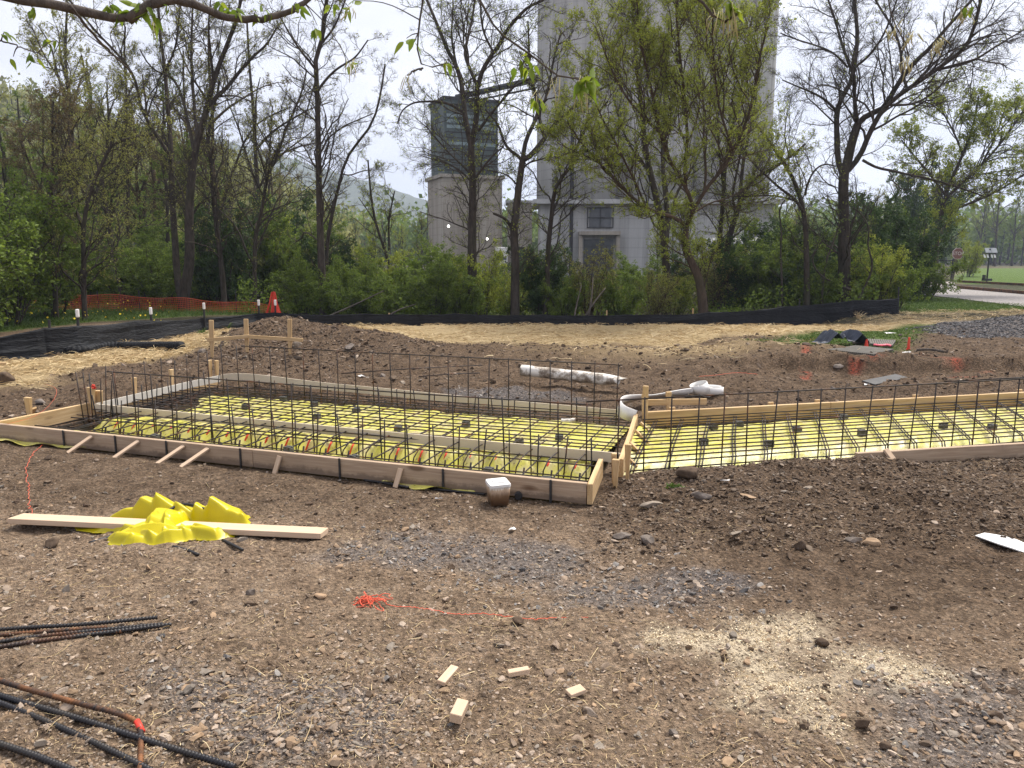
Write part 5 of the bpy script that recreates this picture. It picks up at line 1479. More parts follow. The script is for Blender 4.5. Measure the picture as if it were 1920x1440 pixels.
HPX = np.array([(-2500, 20), (-900, 60), (-300, 110), (0, 170), (170, 222), (250, 252), (400, 292), (470, 318), (530, 350), (600, 395), (680, 425), (800, 450), (950, 475), (1100, 480)], float)
def hill_z(x, y):
    xp = x / 180.0 * FPX + 960
    z = CH + (480 - np.interp(xp, HPX[:, 0], HPX[:, 1])) / FPX * 180 - 6
    return np.clip(z, -0.6, None) * sm(75, 180, y) * sm(420, 300, y) - 0.5
hx, hy = np.meshgrid(np.linspace(-420, 20, 110), np.linspace(72, 425, 90))
hz = hill_z(hx, hy) + 1.2 * fbm(hx * 0.05, hy * 0.05, 811, 4) * sm(80, 110, hy)
i = np.arange(hx.size).reshape(hx.shape)
structure(mesh_np('hill', np.stack([hx, hy, hz], -1).reshape(-1, 3), np.stack([i[:-1, :-1], i[:-1, 1:], i[1:, 1:], i[1:, :-1]], -1).reshape(-1, 4), M['hill'], None, True))

def leaf_quads(pos, size, rngl, down=0.3, aspect=0.5, dirs=None):
    n = len(pos)
    d = rngl.normal(size=(n, 3)); d[:, 2] -= down
    if dirs is not None: d = d * 0.7 + dirs
    d /= np.linalg.norm(d, axis=1, keepdims=True)
    s = np.cross(d, rngl.normal(size=(n, 3))); s /= np.linalg.norm(s, axis=1, keepdims=True) + 1e-9
    l = size[:, None]; w = l * aspect
    nn = np.cross(d, s)
    v = np.stack([pos, pos + d * l * 0.45 + s * w * 0.5 + nn * l * 0.06, pos + d * l, pos + d * l * 0.45 - s * w * 0.5 + nn * l * 0.06], 1)
    return v.reshape(-1, 3), np.arange(4 * n).reshape(n, 4)
def woods(name, cx, cy_, cz, r, h, ncard, size, mat, label, seed):
    """a far mass of crowns, one object"""
    rl = np.random.default_rng(seed); n = len(cx)
    u = rl.normal(size=(n, ncard, 3)); u /= np.linalg.norm(u, axis=2, keepdims=True)
    u *= rl.uniform(0.55, 1.0, (n, ncard, 1)) * (1 + 0.25 * rl.normal(size=(n, ncard, 1)))
    pos = np.stack([cx, cy_, cz], 1)[:, None, :] + u * np.stack([r, r, h], 1)[:, None, :]
    tint = np.clip(rl.uniform(0.1, 0.9, (n, 1)) + rl.normal(0, 0.15, (n, ncard)), 0, 1)
    v, q = leaf_quads(pos.reshape(-1, 3), np.full(n * ncard, size) * rl.uniform(0.6, 1.4, n * ncard), rl, 0.2, 0.8)
    # thin stems
    p0 = np.stack([cx, cy_, cz - h * 1.6], 1); p1 = np.stack([cx + rl.normal(0, .5, n), cy_, cz + h * 0.7], 1)
    tv, tq, _ = tube_np(np.stack([p0, (p0 + p1) / 2 + rl.normal(0, .3, (n, 3)), p1], 1), np.tile([0.22, 0.15, 0.05], (n, 1)), 4)
    mi = np.r_[np.zeros(len(q), int), np.ones(len(tq), int)]
    o = mesh_np(name, np.concatenate([v, tv]), [np.concatenate([q, tq + len(v)])], None, None, False, {'tint': np.r_[np.repeat(tint.ravel(), 4), np.zeros(len(tv))]}, [mat, M['bark']], mi)
    return stuff(o, label, 'woods')
rl = np.random.default_rng(77)
n = 2600
wx_, wy_ = rl.uniform(-330, 10, n), rl.uniform(80, 215, n)
k = (np.abs(wx_) < wy_ * 0.95 + 20) & (hill_z(wx_, wy_) > -0.3); wx_, wy_ = wx_[k], wy_[k]; n = len(wx_)
hh = rl.uniform(2.2, 4.2, n)
woods('hillside_woods', wx_, wy_, hill_z(wx_, wy_) + hh * 1.5, rl.uniform(1.8, 3.4, n), hh, 60, 0.9, M['leaf_olive'], 'olive green spring woods covering the near hillside', 78)
n = 800
wx_, wy_ = rl.uniform(-60, 230, n), rl.uniform(138, 190, n)
hh = rl.uniform(3.5, 6.5, n)
woods('far_woods', wx_, wy_, hh * 1.02, rl.uniform(2.5, 4.5, n), hh, 80, 1.0, M['leaf_mid'], 'hazy far line of woods across the lawn', 79)

# ---- concrete silos
silo = thing('concrete_silo', 'huge grey concrete silo block towering out of view behind the leafy trees', 'silo', (11, 63, 0))
def cylinder(name, cx, cy_, z0, z1, r, mat, parent, n=48, taper=1.0):
    mb = MB(); zs = np.linspace(z0, z1, 8)
    mb.tube(np.stack([np.full(8, cx), np.full(8, cy_), zs], 1), np.linspace(r, r * taper, 8), n)
    o = mb.build(name, mat, None, True); adopt(parent, o); return o
SX = [5.35, 11.35, 17.35]
for x in SX: cylinder('silo_cylinder', x, 63.4, 5.6, 34, 3.35, M['concrete'], silo)
mb = MB(); mb.box((11.35, 63.9, 2.8), (18.2, 6.2, 5.6)); 
base = mb.build('silo_base', M['concrete']); adopt(silo, base)
mb = MB(); mb.box((11.35, 63.75, 5.75), (19.4, 7.6, 0.34)); adopt(silo, mb.build('ledge', M['concrete']))
mb = MB(); mb.box((6.8, 60.3, 3.35), (3.2, 1.1, 0.28)); mb.box((5.35, 60.25, 1.6), (0.3, 0.5, 3.2)); mb.box((8.25, 60.25, 1.6), (0.3, 0.5, 3.2)); adopt(silo, mb.build('loading_canopy', M['concrete_tan']))
mb = MB(); mb.box((6.8, 60.77, 1.45), (2.3, 0.08, 2.9)); adopt(silo, mb.build('doorway', M['glass_and_opening']))  # dark panel on the solid wall, its colour standing for the opening's shade
mb = MB(); mb.box((6.9, 60.77, 4.55), (1.7, 0.08, 1.5)); mb2 = MB()
adopt(silo, mb.build('window', M['glass_and_opening']))
for x in (5.9, 6.9, 7.9): mb2.box((x, 60.70, 4.55), (0.08, 0.06, 1.6))
for z in (3.8, 4.55, 5.3): mb2.box((6.9, 60.68, z), (1.9, 0.05, 0.07))
adopt(silo, mb2.build('window_frame', M['steel_dark']))
mb = MB(); mb.tube([(4.6, 60.1, 0), (4.6, 60.1, 6.5), (4.6, 60.1, 12)], [0.14] * 3, 8); adopt(silo, mb.build('downpipe', M['steel_dark']))
mb = MB(); mb.box((19.9, 60.3, 1.9), (0.25, 0.25, 3.8)); mb.box((20.9, 62, 1.6), (1.6, 3.0, 3.2)); adopt(silo, mb.build('annex', M['concrete_tan']))
tank = thing('storage_tank', 'long pale horizontal storage tank on saddles at the foot of the silo', 'tank', (17, 56, 0))
mb = MB(); mb.tube([(13.6, 56, 2.15), (13.75, 56, 2.15), (14.1, 56, 2.15), (18.6, 56, 2.15), (18.95, 56, 2.15), (19.1, 56, 2.15)], [0.3, 0.62, 0.75, 0.75, 0.62, 0.3], 20); adopt(tank, mb.build('tank_shell', M['concrete'], None, True))
for x in (14.8, 16.4, 18.0):
    mb = MB(); mb.box((x, 56, 0.75), (0.25, 1.2, 1.6)); adopt(tank, mb.build('saddle', M['concrete_tan'], None, False))

# ---- clad tower, bridge, small block
tw = thing('clad_tower', 'grey green clad hoist tower on a tan concrete base beside the silo', 'tower', (-5.0, 80, 0))
ca, sa = math.cos(R(22)), math.sin(R(22))
RZ = np.array([[ca, -sa, 0], [sa, ca, 0], [0, 0, 1]])
mb = MB(); mb.box((-5.0, 82, 4.7), (6.4, 5.4, 9.4), RZ); adopt(tw, mb.build('tower_base', M['concrete_tan']))
mb = MB(); mb.box((-5.0, 82, 9.55), (6.9, 5.9, 0.32), RZ); adopt(tw, mb.build('base_ledge', M['concrete_tan']))
mb = MB(); mb.box((-5.0, 82, 13.3), (5.7, 4.9, 7.2), RZ); adopt(tw, mb.build('cladding', M['cladding']))
mb = MB(); mb.box((-5.0, 82, 17.05), (6.0, 5.2, 0.28), RZ); adopt(tw, mb.build('roof', M['steel_dark']))
mb = MB(); mb2 = MB()
for k in range(13):
    z = 10.1 + 0.53 * k
    (mb2 if k in (5, 9, 10, 8) else mb).box(np.array([-5.0, 82, z]) + RZ @ np.array([0, -2.47, 0]), (5.5 if k not in (5, 9, 10, 8) else 5.2, 0.05, 0.10 if k not in (5, 9, 10, 8) else 0.30), RZ)
adopt(tw, mb.build('cladding_rail', M['steel_dark'])); adopt(tw, mb2.build('louvre', M['cladding_light']))
br = thing('conveyor_bridge', 'thin railed conveyor bridge between the clad tower and the silo', 'bridge', (0, 76, 17))
mb = MB(); mb.beam((-5.2, 80, 17.4), (5.2, 63, 16.0), 1.2, 0.2); mb.beam((-5.2, 80, 16.7), (5.2, 63, 15.35), 0.2, 0.12); adopt(br, mb.build('deck', M['steel_dark']))
mb = MB()
for dz in (0.55, 1.05): mb.beam((-5.2, 79.6, 17.4 + dz), (5.2, 62.6, 16.0 + dz), 0.05, 0.05)
for f in np.linspace(0, 1, 15):
    q = np.array([-5.2, 79.6, 17.4]) * (1 - f) + np.array([5.2, 62.6, 16.0]) * f; mb.beam(q, q + [0, 0, 1.05], 0.05, 0.05, (0, 1, 0)); mb.beam(q + [0, .4, -.7], q + [0, .4, 0], 0.06, 0.06, (0, 1, 0))
adopt(br, mb.build('handrail', M['steel_dark']))
blk = thing('concrete_hut', 'narrow tan concrete block between the clad tower and the silo', 'building', (0.6, 66, 0))
mb = MB(); mb.box((0.65, 67, 3.0), (2.1, 3.0, 6.0)); adopt(blk, mb.build('wall', M['concrete_tan']))
mb = MB(); mb.box((0.65, 67, 6.1), (2.4, 3.3, 0.22)); adopt(blk, mb.build('roof', M['concrete']))
mb = MB(); mb.box((0.65, 65.47, 1.2), (0.9, 0.06, 2.3)); adopt(blk, mb.build('door', M['steel_dark']))
def lamp_mat():
    t = NT('lit_lamp'); e = t.new('ShaderNodeEmission'); e.inputs['Color'].default_value = (1, 0.97, 0.9, 1); e.inputs['Strength'].default_value = 6
    return t.done(e.outputs[0])
LM = lamp_mat()
for (x, y, D), lb in (((841, 424, 76), 'round lit wall lamp on the tan tower base'), ((913, 448, 76), 'small lit lamp low on the tower corner')):
    p = PD(x, y, D); lt = thing('wall_lamp', lb, 'lamp', p)
    mb = MB(); mb.tube([(0, 0.0, -0.11), (0, 0, -0.07), (0, 0, 0), (0, 0, 0.07), (0, 0, 0.11)], [0.03, 0.09, 0.12, 0.09, 0.03], 12); g_ = mb.build('globe', LM, lt, True)
    mb = MB(); mb.beam((0, 0, 0.2), (0, 3.2, 0.2), 0.05, 0.05); mb.build('bracket', M['steel_dark'], lt)
vn = thing('parked_van', 'white van glimpsed between the tower and the concrete block', 'van', (-0.9, 62, 0))
q = PD(940, 462, 62)
mb = MB(); mb.box((q[0], 63, 1.55), (1.0, 2.4, 1.5)); mb.box((q[0], 62.0, 1.2), (1.0, 0.5, 0.8)); adopt(vn, mb.build('body', M['white'], None, False, 0.08))
mb = MB(); mb.box((q[0], 61.77, 1.42), (0.84, 0.06, 0.26)); adopt(vn, mb.build('windscreen', M['glass_and_opening']))
for sx_ in (-0.42, 0.42):
    mb = MB(); mb.tube([(q[0] + sx_ - .09, 62.2, 0.38), (q[0] + sx_ + .09, 62.2, 0.38)], [0.38] * 2, 14); adopt(vn, mb.build('wheel', M['black']))

# ---- crossing: gravel path, road, rails, stop sign, gate, signal
def mat_path():
    t = NT('grey_gravel_path'); v = t.coords('Object'); n = t.noise(v, 12, 6, 0.7); n2 = t.noise(v, 0.7, 3)
    col = t.ramp(n, [(0.3, (0.15, 0.135, 0.125)), (0.5, (0.25, 0.23, 0.22)), (0.7, (0.36, 0.34, 0.325))])
    return t.done(t.bsdf(col, 0.95, 0, 0.1, n, 0.03))
M['path'] = mat_path()
def sheet_from(name, px, mat, dz, n=26):
    a = np.array(px, float); lo = a[:len(a) // 2]; hi = a[len(a) // 2:][::-1]
    lo = np.stack([P(*p)[:2] for p in lo]); hi = np.stack([P(*p)[:2] for p in hi])
    lo = resample(lo, n); hi = resample(hi, n); m = 8; v = []
    for k in range(n):
        for f in np.linspace(0, 1, m):
            q = lo[k] * (1 - f) + hi[k] * f; v.append((q[0], q[1], float(HT(q[0], q[1])) + dz))
    i = np.arange(n * m).reshape(n, m)
    return structure(mesh_np(name, v, np.stack([i[:-1, :-1], i[1:, :-1], i[1:, 1:], i[:-1, 1:]], -1).reshape(-1, 4), mat, None, True))
sheet_from('gravel_path', [(1640, 541), (1720, 552), (1800, 562), (1930, 580), (2300, 612), (2300, 566), (1930, 548), (1840, 540), (1760, 535), (1640, 532)], M['path'], 0.03)
sheet_from('road', [(1600, 539), (1690, 540), (1760, 536.5), (1790, 534), (1790, 530), (1760, 528.5), (1690, 528), (1600, 528)], mat_plain('pale_asphalt', (0.26, 0.22, 0.215), (0.36, 0.31, 0.30), 3, 0.9), 0.05)
tr_ = thing('railway_track', 'pair of rusty rails on dark sleepers curving off beside the lawn', 'railway track', PG(1900, 545))
for y0, y1 in ((529, 536), (540, 552)):
    a, b = P(1795, y0, 0.05), P(2300, y1 + (y1 - y0) * 2.6, 0.05)
    mb = MB(); mb.beam(a + [0, 0, .05], b + [0, 0, .05], 0.08, 0.13); adopt(tr_, mb.build('rail', M['rusty']))
a, b = (P(1795, 529, .0) + P(1795, 540, .0)) / 2, (P(2300, 554, 0) + P(2300, 583, 0)) / 2
d = (b - a) / np.linalg.norm(b - a); nrm2 = np.array([-d[1], d[0], 0])
for k in range(22):
    q = a + (b - a) * k / 21; w = 0.5 * np.linalg.norm(P(1795, 529)[:2] - P(1795, 540)[:2]) * (1 - k / 21) + 0.5 * np.linalg.norm(P(2300, 554)[:2] - P(2300, 583)[:2]) * k / 21 + 0.4
    mb = MB(); mb.beam(q - nrm2 * w, q + nrm2 * w, 0.24, 0.10); sl = mb.build('sleeper', M['bark_grey']); sl.location = (0, 0, -0.035); adopt(tr_, sl)
# stop sign
p = PG(1783, 528); ss = thing('stop_sign', 'faded red octagonal stop sign on a grey wooden post by the crossing', 'sign', p)
sc_ = p[1] / FPX
mb = MB(); mb.beam((0.0, 0, -0.2), (0.22, 0, 1.75), 0.16, 0.12, (0, 1, 0)); mb.build('post', M['bark_grey'], ss)
n8 = [(0.36 * math.cos(math.pi / 8 + k * math.pi / 4), 0.36 * math.sin(math.pi / 8 + k * math.pi / 4)) for k in range(8)]
def octagon(r, y0, y1, mat, name):
    v = [(0.22 + r * a, y0, 1.75 + r * b) for a, b in n8] + [(0.22 + r * a, y1, 1.75 + r * b) for a, b in n8]
    q = [(k, (k + 1) % 8, 8 + (k + 1) % 8, 8 + k) for k in range(8)]
    bm = bmesh.new(); bv = [bm.verts.new(c) for c in v]
    for f in q: bm.faces.new([bv[j] for j in f])
    bm.faces.new(bv[:8][::-1]); bm.faces.new(bv[8:]); bmesh.ops.recalc_face_normals(bm, faces=bm.faces[:])
    me = bpy.data.meshes.new(name); bm.to_mesh(me); bm.free(); me.materials.append(mat)
    o = bpy.data.objects.new(name, me); COL.objects.link(o); o.parent = ss; return o
octagon(1.04, -0.09, -0.065, mat_plain('faded_white', (0.42, 0.36, 0.34), (0.5, 0.44, 0.42), 4), 'sign_border'); face = octagon(0.96, -0.115, -0.092, mat_plain('faded_red', (0.15, 0.07, 0.06), (0.20, 0.09, 0.075), 4), 'sign_face')
fc = bpy.data.curves.new('lettering', 'FONT'); fc.body = 'STOP'; fc.size = 0.30; fc.align_x = 'CENTER'; fc.align_y = 'CENTER'; fc.extrude = 0.004; fc.materials.append(mat_plain('faded_lettering', (0.5, 0.44, 0.42), (0.58, 0.52, 0.5), 4))
tmp = bpy.data.objects.new('tmp', fc); COL.objects.link(tmp); bpy.context.view_layer.update()
fme = bpy.data.meshes.new_from_object(tmp); fme.materials.clear(); fme.materials.append(fc.materials[0]); bpy.data.objects.remove(tmp)
fo = bpy.data.objects.new('lettering', fme); COL.objects.link(fo); fo.parent = face; fo.rotation_euler = (math.pi / 2, 0, 0); fo.location = (0.22, -0.122, 1.75)
# chain link gate
g0, g1 = P(1722, 526, 0), P(1783, 528, 0); gate = thing('chain_link_fence', 'dark chain link gate panel standing before the stop sign', 'fence', (g0 + g1) / 2)
mb = MB()
for f in np.linspace(0, 1, 22):
    for sgn in (0, 1):
        a = g0 * (1 - f) + g1 * f; f2 = f + (0.28 if sgn else -0.28)
        b = g0 * (1 - np.clip(f2, 0, 1)) + g1 * np.clip(f2, 0, 1); fr = abs(np.clip(f2, 0, 1) - f) / 0.28
        if fr > 0.05: mb.tube([a + [0, 0, .05], b + [0, 0, .05 + 1.25 * fr]], [0.010] * 2, 3)
adopt(gate, mb.build('wire_mesh', M['steel_dark']))
for f in (0, 0.33, 1.0):
    a = g0 * (1 - f) + g1 * f; mb = MB(); mb.tube([a + [0, 0, -.2], a + [0, 0, 1.4]], [0.05] * 2, 8); adopt(gate, mb.build('post', M['steel_dark']))
mb = MB()
for z in (0.08, 1.32): mb.beam(g0 + [0, 0, z], g1 + [0, 0, z], 0.05, 0.05)
adopt(gate, mb.build('rail', M['steel_dark']))
# warning panel on a post
p = PG(1850, 528); sg = thing('solar_beacon', 'twin grey solar panels and small plates on a dark post by the lawn', 'beacon', p)
mb = MB(); mb.tube([(0, 0, -.1), (0, 0, 2.05)], [0.05, 0.045], 8); mb.build('pole', M['steel_dark'], sg)
mb = MB(); mb.box((0, 0, 0.12), (0.5, 0.3, 0.14)); mb.box((-.2, 0, 0.3), (0.14, 0.14, 0.24)); mb.build('base_box', M['steel_dark'], sg)
tl_ = R(-32); RX = np.array([[1, 0, 0], [0, math.cos(tl_), -math.sin(tl_)], [0, math.sin(tl_), math.cos(tl_)]]) @ np.array([[1, .12, 0], [0, 1, 0], [0, 0, 1]])
PM = mat_plain('grey_panel', (0.30, 0.31, 0.32), (0.40, 0.41, 0.42), 3, 0.35)
for dx in (-0.19, 0.19):
    mb = MB(); mb.box((dx + 0.06, -0.02, 1.95), (0.355, 0.03, 0.34), RX); mb.build('solar_panel', PM, sg)
for dx in (-0.33, -0.13, 0.13, 0.31):
    mb = MB(); mb.box((dx, -0.05, 1.60), (0.10, 0.03, 0.24), RX); mb.build('plate', M['white'], sg)
mb = MB(); mb.beam((-0.36, 0, 1.73), (0.36, 0, 1.73), 0.05, 0.05); mb.build('crossbar', M['steel_dark'], sg)

# ================================================================== TREES
def kids(pp, pr, pl, count, lmul, ang, up, jitr, K, rl, t0=0.2, rmul=0.6, rmin=0.0030, lmin=0.15, lcap=9.0):
    N, Kp, _ = pp.shape
    t = (np.arange(count)[None, :] + rl.uniform(0, 1, (N, count))) / count
    t = t0 + (1 - t0) * t
    f = t * (Kp - 1); i0 = np.clip(f.astype(int), 0, Kp - 2); w = (f - i0)[..., None]
    ar = np.arange(N)[:, None]
    base = pp[ar, i0] * (1 - w) + pp[ar, i0 + 1] * w
    tan = pp[ar, i0 + 1] - pp[ar, i0]; tan /= np.linalg.norm(tan, axis=2, keepdims=True) + 1e-9
    rad = pr[ar, i0] * (1 - w[..., 0]) + pr[ar, i0 + 1] * w[..., 0]
    perp = np.cross(tan, rl.normal(size=tan.shape)); perp /= np.linalg.norm(perp, axis=2, keepdims=True) + 1e-9
    a = rl.uniform(R(ang[0]), R(ang[1]), t.shape)[..., None]
    d = tan * np.cos(a) + perp * np.sin(a); d[..., 2] += up; d /= np.linalg.norm(d, axis=2, keepdims=True)
    ln = np.clip(pl[:, None] * lmul * rl.uniform(0.55, 1.25, t.shape) * (1.1 - 0.6 * t), lmin, lcap)
    base = base.reshape(-1, 3); d = d.reshape(-1, 3); ln = ln.ravel(); rad = rad.ravel()
    r0 = np.clip(np.minimum(rad * rmul, ln * 0.014), rmin, None)
    n = len(base); P_ = np.zeros((n, K, 3)); P_[:, 0] = base
    for k in range(1, K):
        P_[:, k] = P_[:, k - 1] + d * (ln / (K - 1))[:, None]
        d = d + rl.normal(0, jitr, (n, 3)); d[:, 2] += up * 0.25
        d /= np.linalg.norm(d, axis=1, keepdims=True)
    r = r0[:, None] * np.linspace(1, 0.45, K)[None, :]
    return P_, np.clip(r, rmin * 0.7, None), ln

def make_tree(name, label, limbs, seed, base, bark='bark', leaf='leaf_fresh', lpt=0.5, lsize=0.055, dens=2.2, B=6, C=6, alen=(0.7, 2.2), up=0.12, wig=0.22, group=None, cat='tree', ang=(25, 62), kmul=1.0, hide=0, Dn=0):
    """limbs: list of (pts (n,3), r0, r1); grows boughs, twigs and leaves on them"""
    rl = np.random.default_rng(seed)
    root = thing(name, label, cat, base, group)
    wv, wq = [], []; off = 0
    def put_t(p, r, s):
        nonlocal off
        v, q, _ = tube_np(p, r, s); wv.append(v); wq.append(q + off); off += len(v)
    Ap, Ar, Al = [], [], []
    for pts, r0, r1 in limbs:
        p = smooth_path(pts, 18, 2); ln = np.sum(np.linalg.norm(np.diff(p, axis=0), axis=1))
        r = np.linspace(r0, r1, 18)
        put_t(p[None], r[None], 9)
        c = max(2, int(ln * dens))
        t0 = 0.15 if r0 < 0.09 else (0.35 if ln < 4 else 0.25)
        if hide and r0 > hide: continue
        a, b, c_ = kids(p[None], r[None], np.array([rl.uniform(*alen) / 0.75]), c, 0.75, ang, up, wig, 8, rl, t0, 0.55)
        Ap.append(a); Ar.append(b); Al.append(c_)
    A = (np.concatenate(Ap), np.concatenate(Ar), np.concatenate(Al))
    put_t(A[0], A[1], 5)
    if cat != 'vine':
        tk = mesh_np('trunk', np.concatenate(wv), [np.concatenate(wq)], M[bark], None, True); adopt(root, tk)
        wv, wq, off = [], [], 0
    Bb = kids(*A, B, 0.5 * kmul, (25, 65), up, wig * 1.1, 6, rl, 0.15); put_t(Bb[0], Bb[1], 4)
    Cc = kids(*Bb, C, 0.5 * kmul, (25, 65), up, wig * 1.2, 4, rl, 0.15, 0.6, 0.0026, 0.10); put_t(Cc[0], Cc[1], 3)
    if Dn:
        Dd = kids(*Cc, Dn, 0.55, (20, 60), up, wig, 3, rl, 0.3, 0.6, 0.0024, 0.08); put_t(Dd[0], Dd[1], 3)
    v = np.concatenate(wv); q = np.concatenate(wq)
    tw_ = mesh_np('twigs' if cat != 'vine' else 'stem', v, [q], M[bark], None, False); adopt(root, tw_)
    # leaves near the twig ends
    if Dn and lpt > 1: lpt /= Dn; Cc = Dd
    n = len(Cc[0]); m = int(n * lpt)
    if m:
        pick = rl.integers(0, n, m) if lpt > 1 else rl.choice(n, m, False)
        kk = rl.integers(1, Cc[0].shape[1], m)
        pos = Cc[0][pick, kk] + rl.normal(0, 0.012, (m, 3))
        reps = 3
        pos = np.repeat(pos, reps, 0) + rl.normal(0, lsize * 0.35, (m * reps, 3))
        lv, lq = leaf_quads(pos, lsize * rl.uniform(0.5, 1.25, m * reps), rl, 0.25, 0.5)
        tint = np.repeat(np.clip(rl.beta(2, 2, m * reps) + 0.15 * rl.normal(size=m * reps), 0, 1), 4)
        adopt(root, mesh_np('crown', lv, [lq], M[leaf], None, False, {'tint': tint}))
    return root

def limbs_px(D, spec, seed):
    """spec: list of (pixel path, width0 px, width1 px, drift); limbs traced in the photograph, given real depth"""
    rl = np.random.default_rng(seed); outl = []; made = []
    for k, (pts, w0, w1) in enumerate(spec):
        pts = np.array(pts, float)
        sl = np.r_[0, np.cumsum(np.linalg.norm(np.diff(pts, axis=0), axis=1))] / FPX * D
        d0 = D
        if k:                                     # start where the parent limb passes
            best = min(((np.hypot(*(q[0] - pts[0])), q[1]) for m_ in made for q in m_), key=lambda z: z[0])
            d0 = best[1]
        slope = 0 if k == 0 else rl.uniform(0.15, 0.55) * rl.choice([-1, 1])
        dd = d0 + slope * sl
        made.append([(pts[j], dd[j]) for j in range(len(pts))])
        outl.append((np.array([PD(x, y, d) for (x, y), d in zip(pts, dd)]), 0.72 * w0 / 2 / FPX * D, 0.72 * w1 / 2 / FPX * D))
    return outl
def traced(label, D, spec, seed, **kw):
    lb = limbs_px(D, spec, seed)
    p = lb[0][0].copy(); p = np.concatenate([[[p[0][0], p[0][1], -0.45]], p]); lb[0] = (p, lb[0][1] * 1.08, lb[0][2])
    kw['dens'] = kw.get('dens', 2.2) * 1.7; kw.setdefault('Dn', 2)
    kw['lpt'] = kw.get('lpt', 0.5) * 1.4
    return make_tree('tree', label, lb, seed, p[0], **kw)

traced('big dark tree forking into three heavy limbs beside the silt fence end', 23.0, [
    ([(1583, 560), (1583, 480), (1582, 400), (1580, 330), (1590, 300), (1597, 265), (1608, 233)], 33, 20),
    ([(1580, 330), (1570, 300), (1569, 255), (1568, 207), (1580, 180), (1597, 153), (1602, 127), (1606, 95), (1608, 67), (1605, 30), (1598, -30), (1600, -90)], 15, 7),
    ([(1598, 135), (1586, 105), (1577, 77), (1565, 35), (1553, 0), (1540, -40)], 8, 4),
    ([(1602, 127), (1630, 105), (1655, 70), (1672, 30), (1690, -30)], 7, 3),
    ([(1608, 233), (1625, 215), (1653, 207), (1665, 190), (1677, 167), (1710, 120), (1745, 90), (1770, 57), (1800, 25), (1840, -20)], 15, 5),
    ([(1608, 233), (1602, 190), (1602, 140)], 11, 7),
    ([(1590, 320), (1613, 293), (1622, 270), (1630, 250), (1648, 215), (1667, 193), (1690, 175), (1713, 160), (1750, 135), (1780, 113), (1805, 95), (1820, 73), (1835, 20), (1845, -30)], 14, 6),
    ([(1760, 130), (1800, 122), (1830, 112), (1870, 85), (1930, 50)], 7, 3),
    ([(1667, 197), (1710, 197), (1740, 182), (1765, 160), (1785, 125), (1800, 95)], 6, 3),
    ([(1568, 207), (1545, 185), (1520, 172), (1497, 163), (1467, 150)], 7, 3),
    ([(1590, 127), (1570, 105), (1555, 95), (1530, 85), (1495, 75), (1463, 62)], 6, 3),
    ([(1700, 165), (1690, 130), (1690, 100), (1680, 60), (1640, 0), (1630, -30)], 7, 4),
    ([(1617, 300), (1643, 315), (1673, 320), (1705, 328), (1740, 334), (1800, 352), (1850, 370)], 7, 3)], 1, lpt=0.06, dens=2.7, B=8, C=7, alen=(1.0, 2.9), up=0.05)
traced('slender tree leaning over the tank, left of the big forked trunk', 22.0, [
    ([(1513, 565), (1512, 480), (1511, 430), (1506, 390), (1494, 350), (1478, 318), (1460, 292), (1440, 262), (1420, 235), (1390, 205)], 17, 5),
    ([(1508, 400), (1490, 372), (1467, 357), (1440, 333), (1405, 300), (1385, 262)], 8, 3),
    ([(1510, 366), (1512, 350), (1525, 320), (1545, 306), (1568, 312)], 6, 3),
    ([(1493, 377), (1450, 365), (1400, 369), (1360, 368), (1310, 356)], 5, 2),
    ([(1478, 318), (1480, 290), (1470, 260), (1475, 220)], 5, 2)], 2, lpt=0.10, dens=2.2)
traced('leaning tree with brown trunk and a broad fresh green crown before the silo', 20.5, [
    ([(1319, 590), (1318, 575), (1313, 529), (1305, 510), (1299, 497), (1290, 478), (1284, 455), (1287, 424)], 27, 15),
    ([(1286, 430), (1281, 417), (1262, 407), (1230, 398), (1212, 390), (1196, 380), (1175, 360), (1155, 339), (1135, 318), (1115, 295), (1090, 270), (1065, 230)], 11, 4),
    ([(1287, 424), (1296, 408), (1299, 395), (1297, 375), (1287, 355), (1278, 338), (1266, 318), (1250, 290), (1238, 250), (1228, 200), (1215, 140), (1200, 80), (1195, 20)], 11, 4),
    ([(1297, 400), (1305, 385), (1315, 369), (1325, 352), (1335, 340), (1358, 314), (1375, 285), (1395, 240), (1410, 195), (1418, 150), (1425, 100), (1440, 50)], 10, 4),
    ([(1287, 360), (1283, 320), (1290, 260), (1285, 200), (1278, 130), (1270, 60), (1268, 0), (1262, -60)], 9, 4),
    ([(1238, 250), (1200, 215), (1165, 170), (1140, 115), (1120, 60)], 6, 3),
    ([(1375, 285), (1360, 240), (1345, 190), (1340, 130), (1335, 70), (1338, 0)], 6, 3),
    ([(1175, 360), (1150, 330), (1120, 302), (1080, 285), (1045, 268)], 5, 2),
    ([(1212, 390), (1195, 350), (1175, 310), (1150, 260), (1125, 215), (1105, 160)], 6, 3),
    ([(1320, 362), (1325, 320), (1318, 270), (1322, 210), (1312, 150), (1310, 90), (1305, 20)], 7, 3),
    ([(1300, 400), (1330, 380), (1365, 372), (1400, 352), (1430, 340), (1455, 310)], 5, 2)], 3, bark='bark_brown', leaf='leaf_fresh', lpt=2.3, lsize=0.052, dens=2.5, B=8, C=7, alen=(1.5, 3.0), up=0.26, ang=(20, 55))
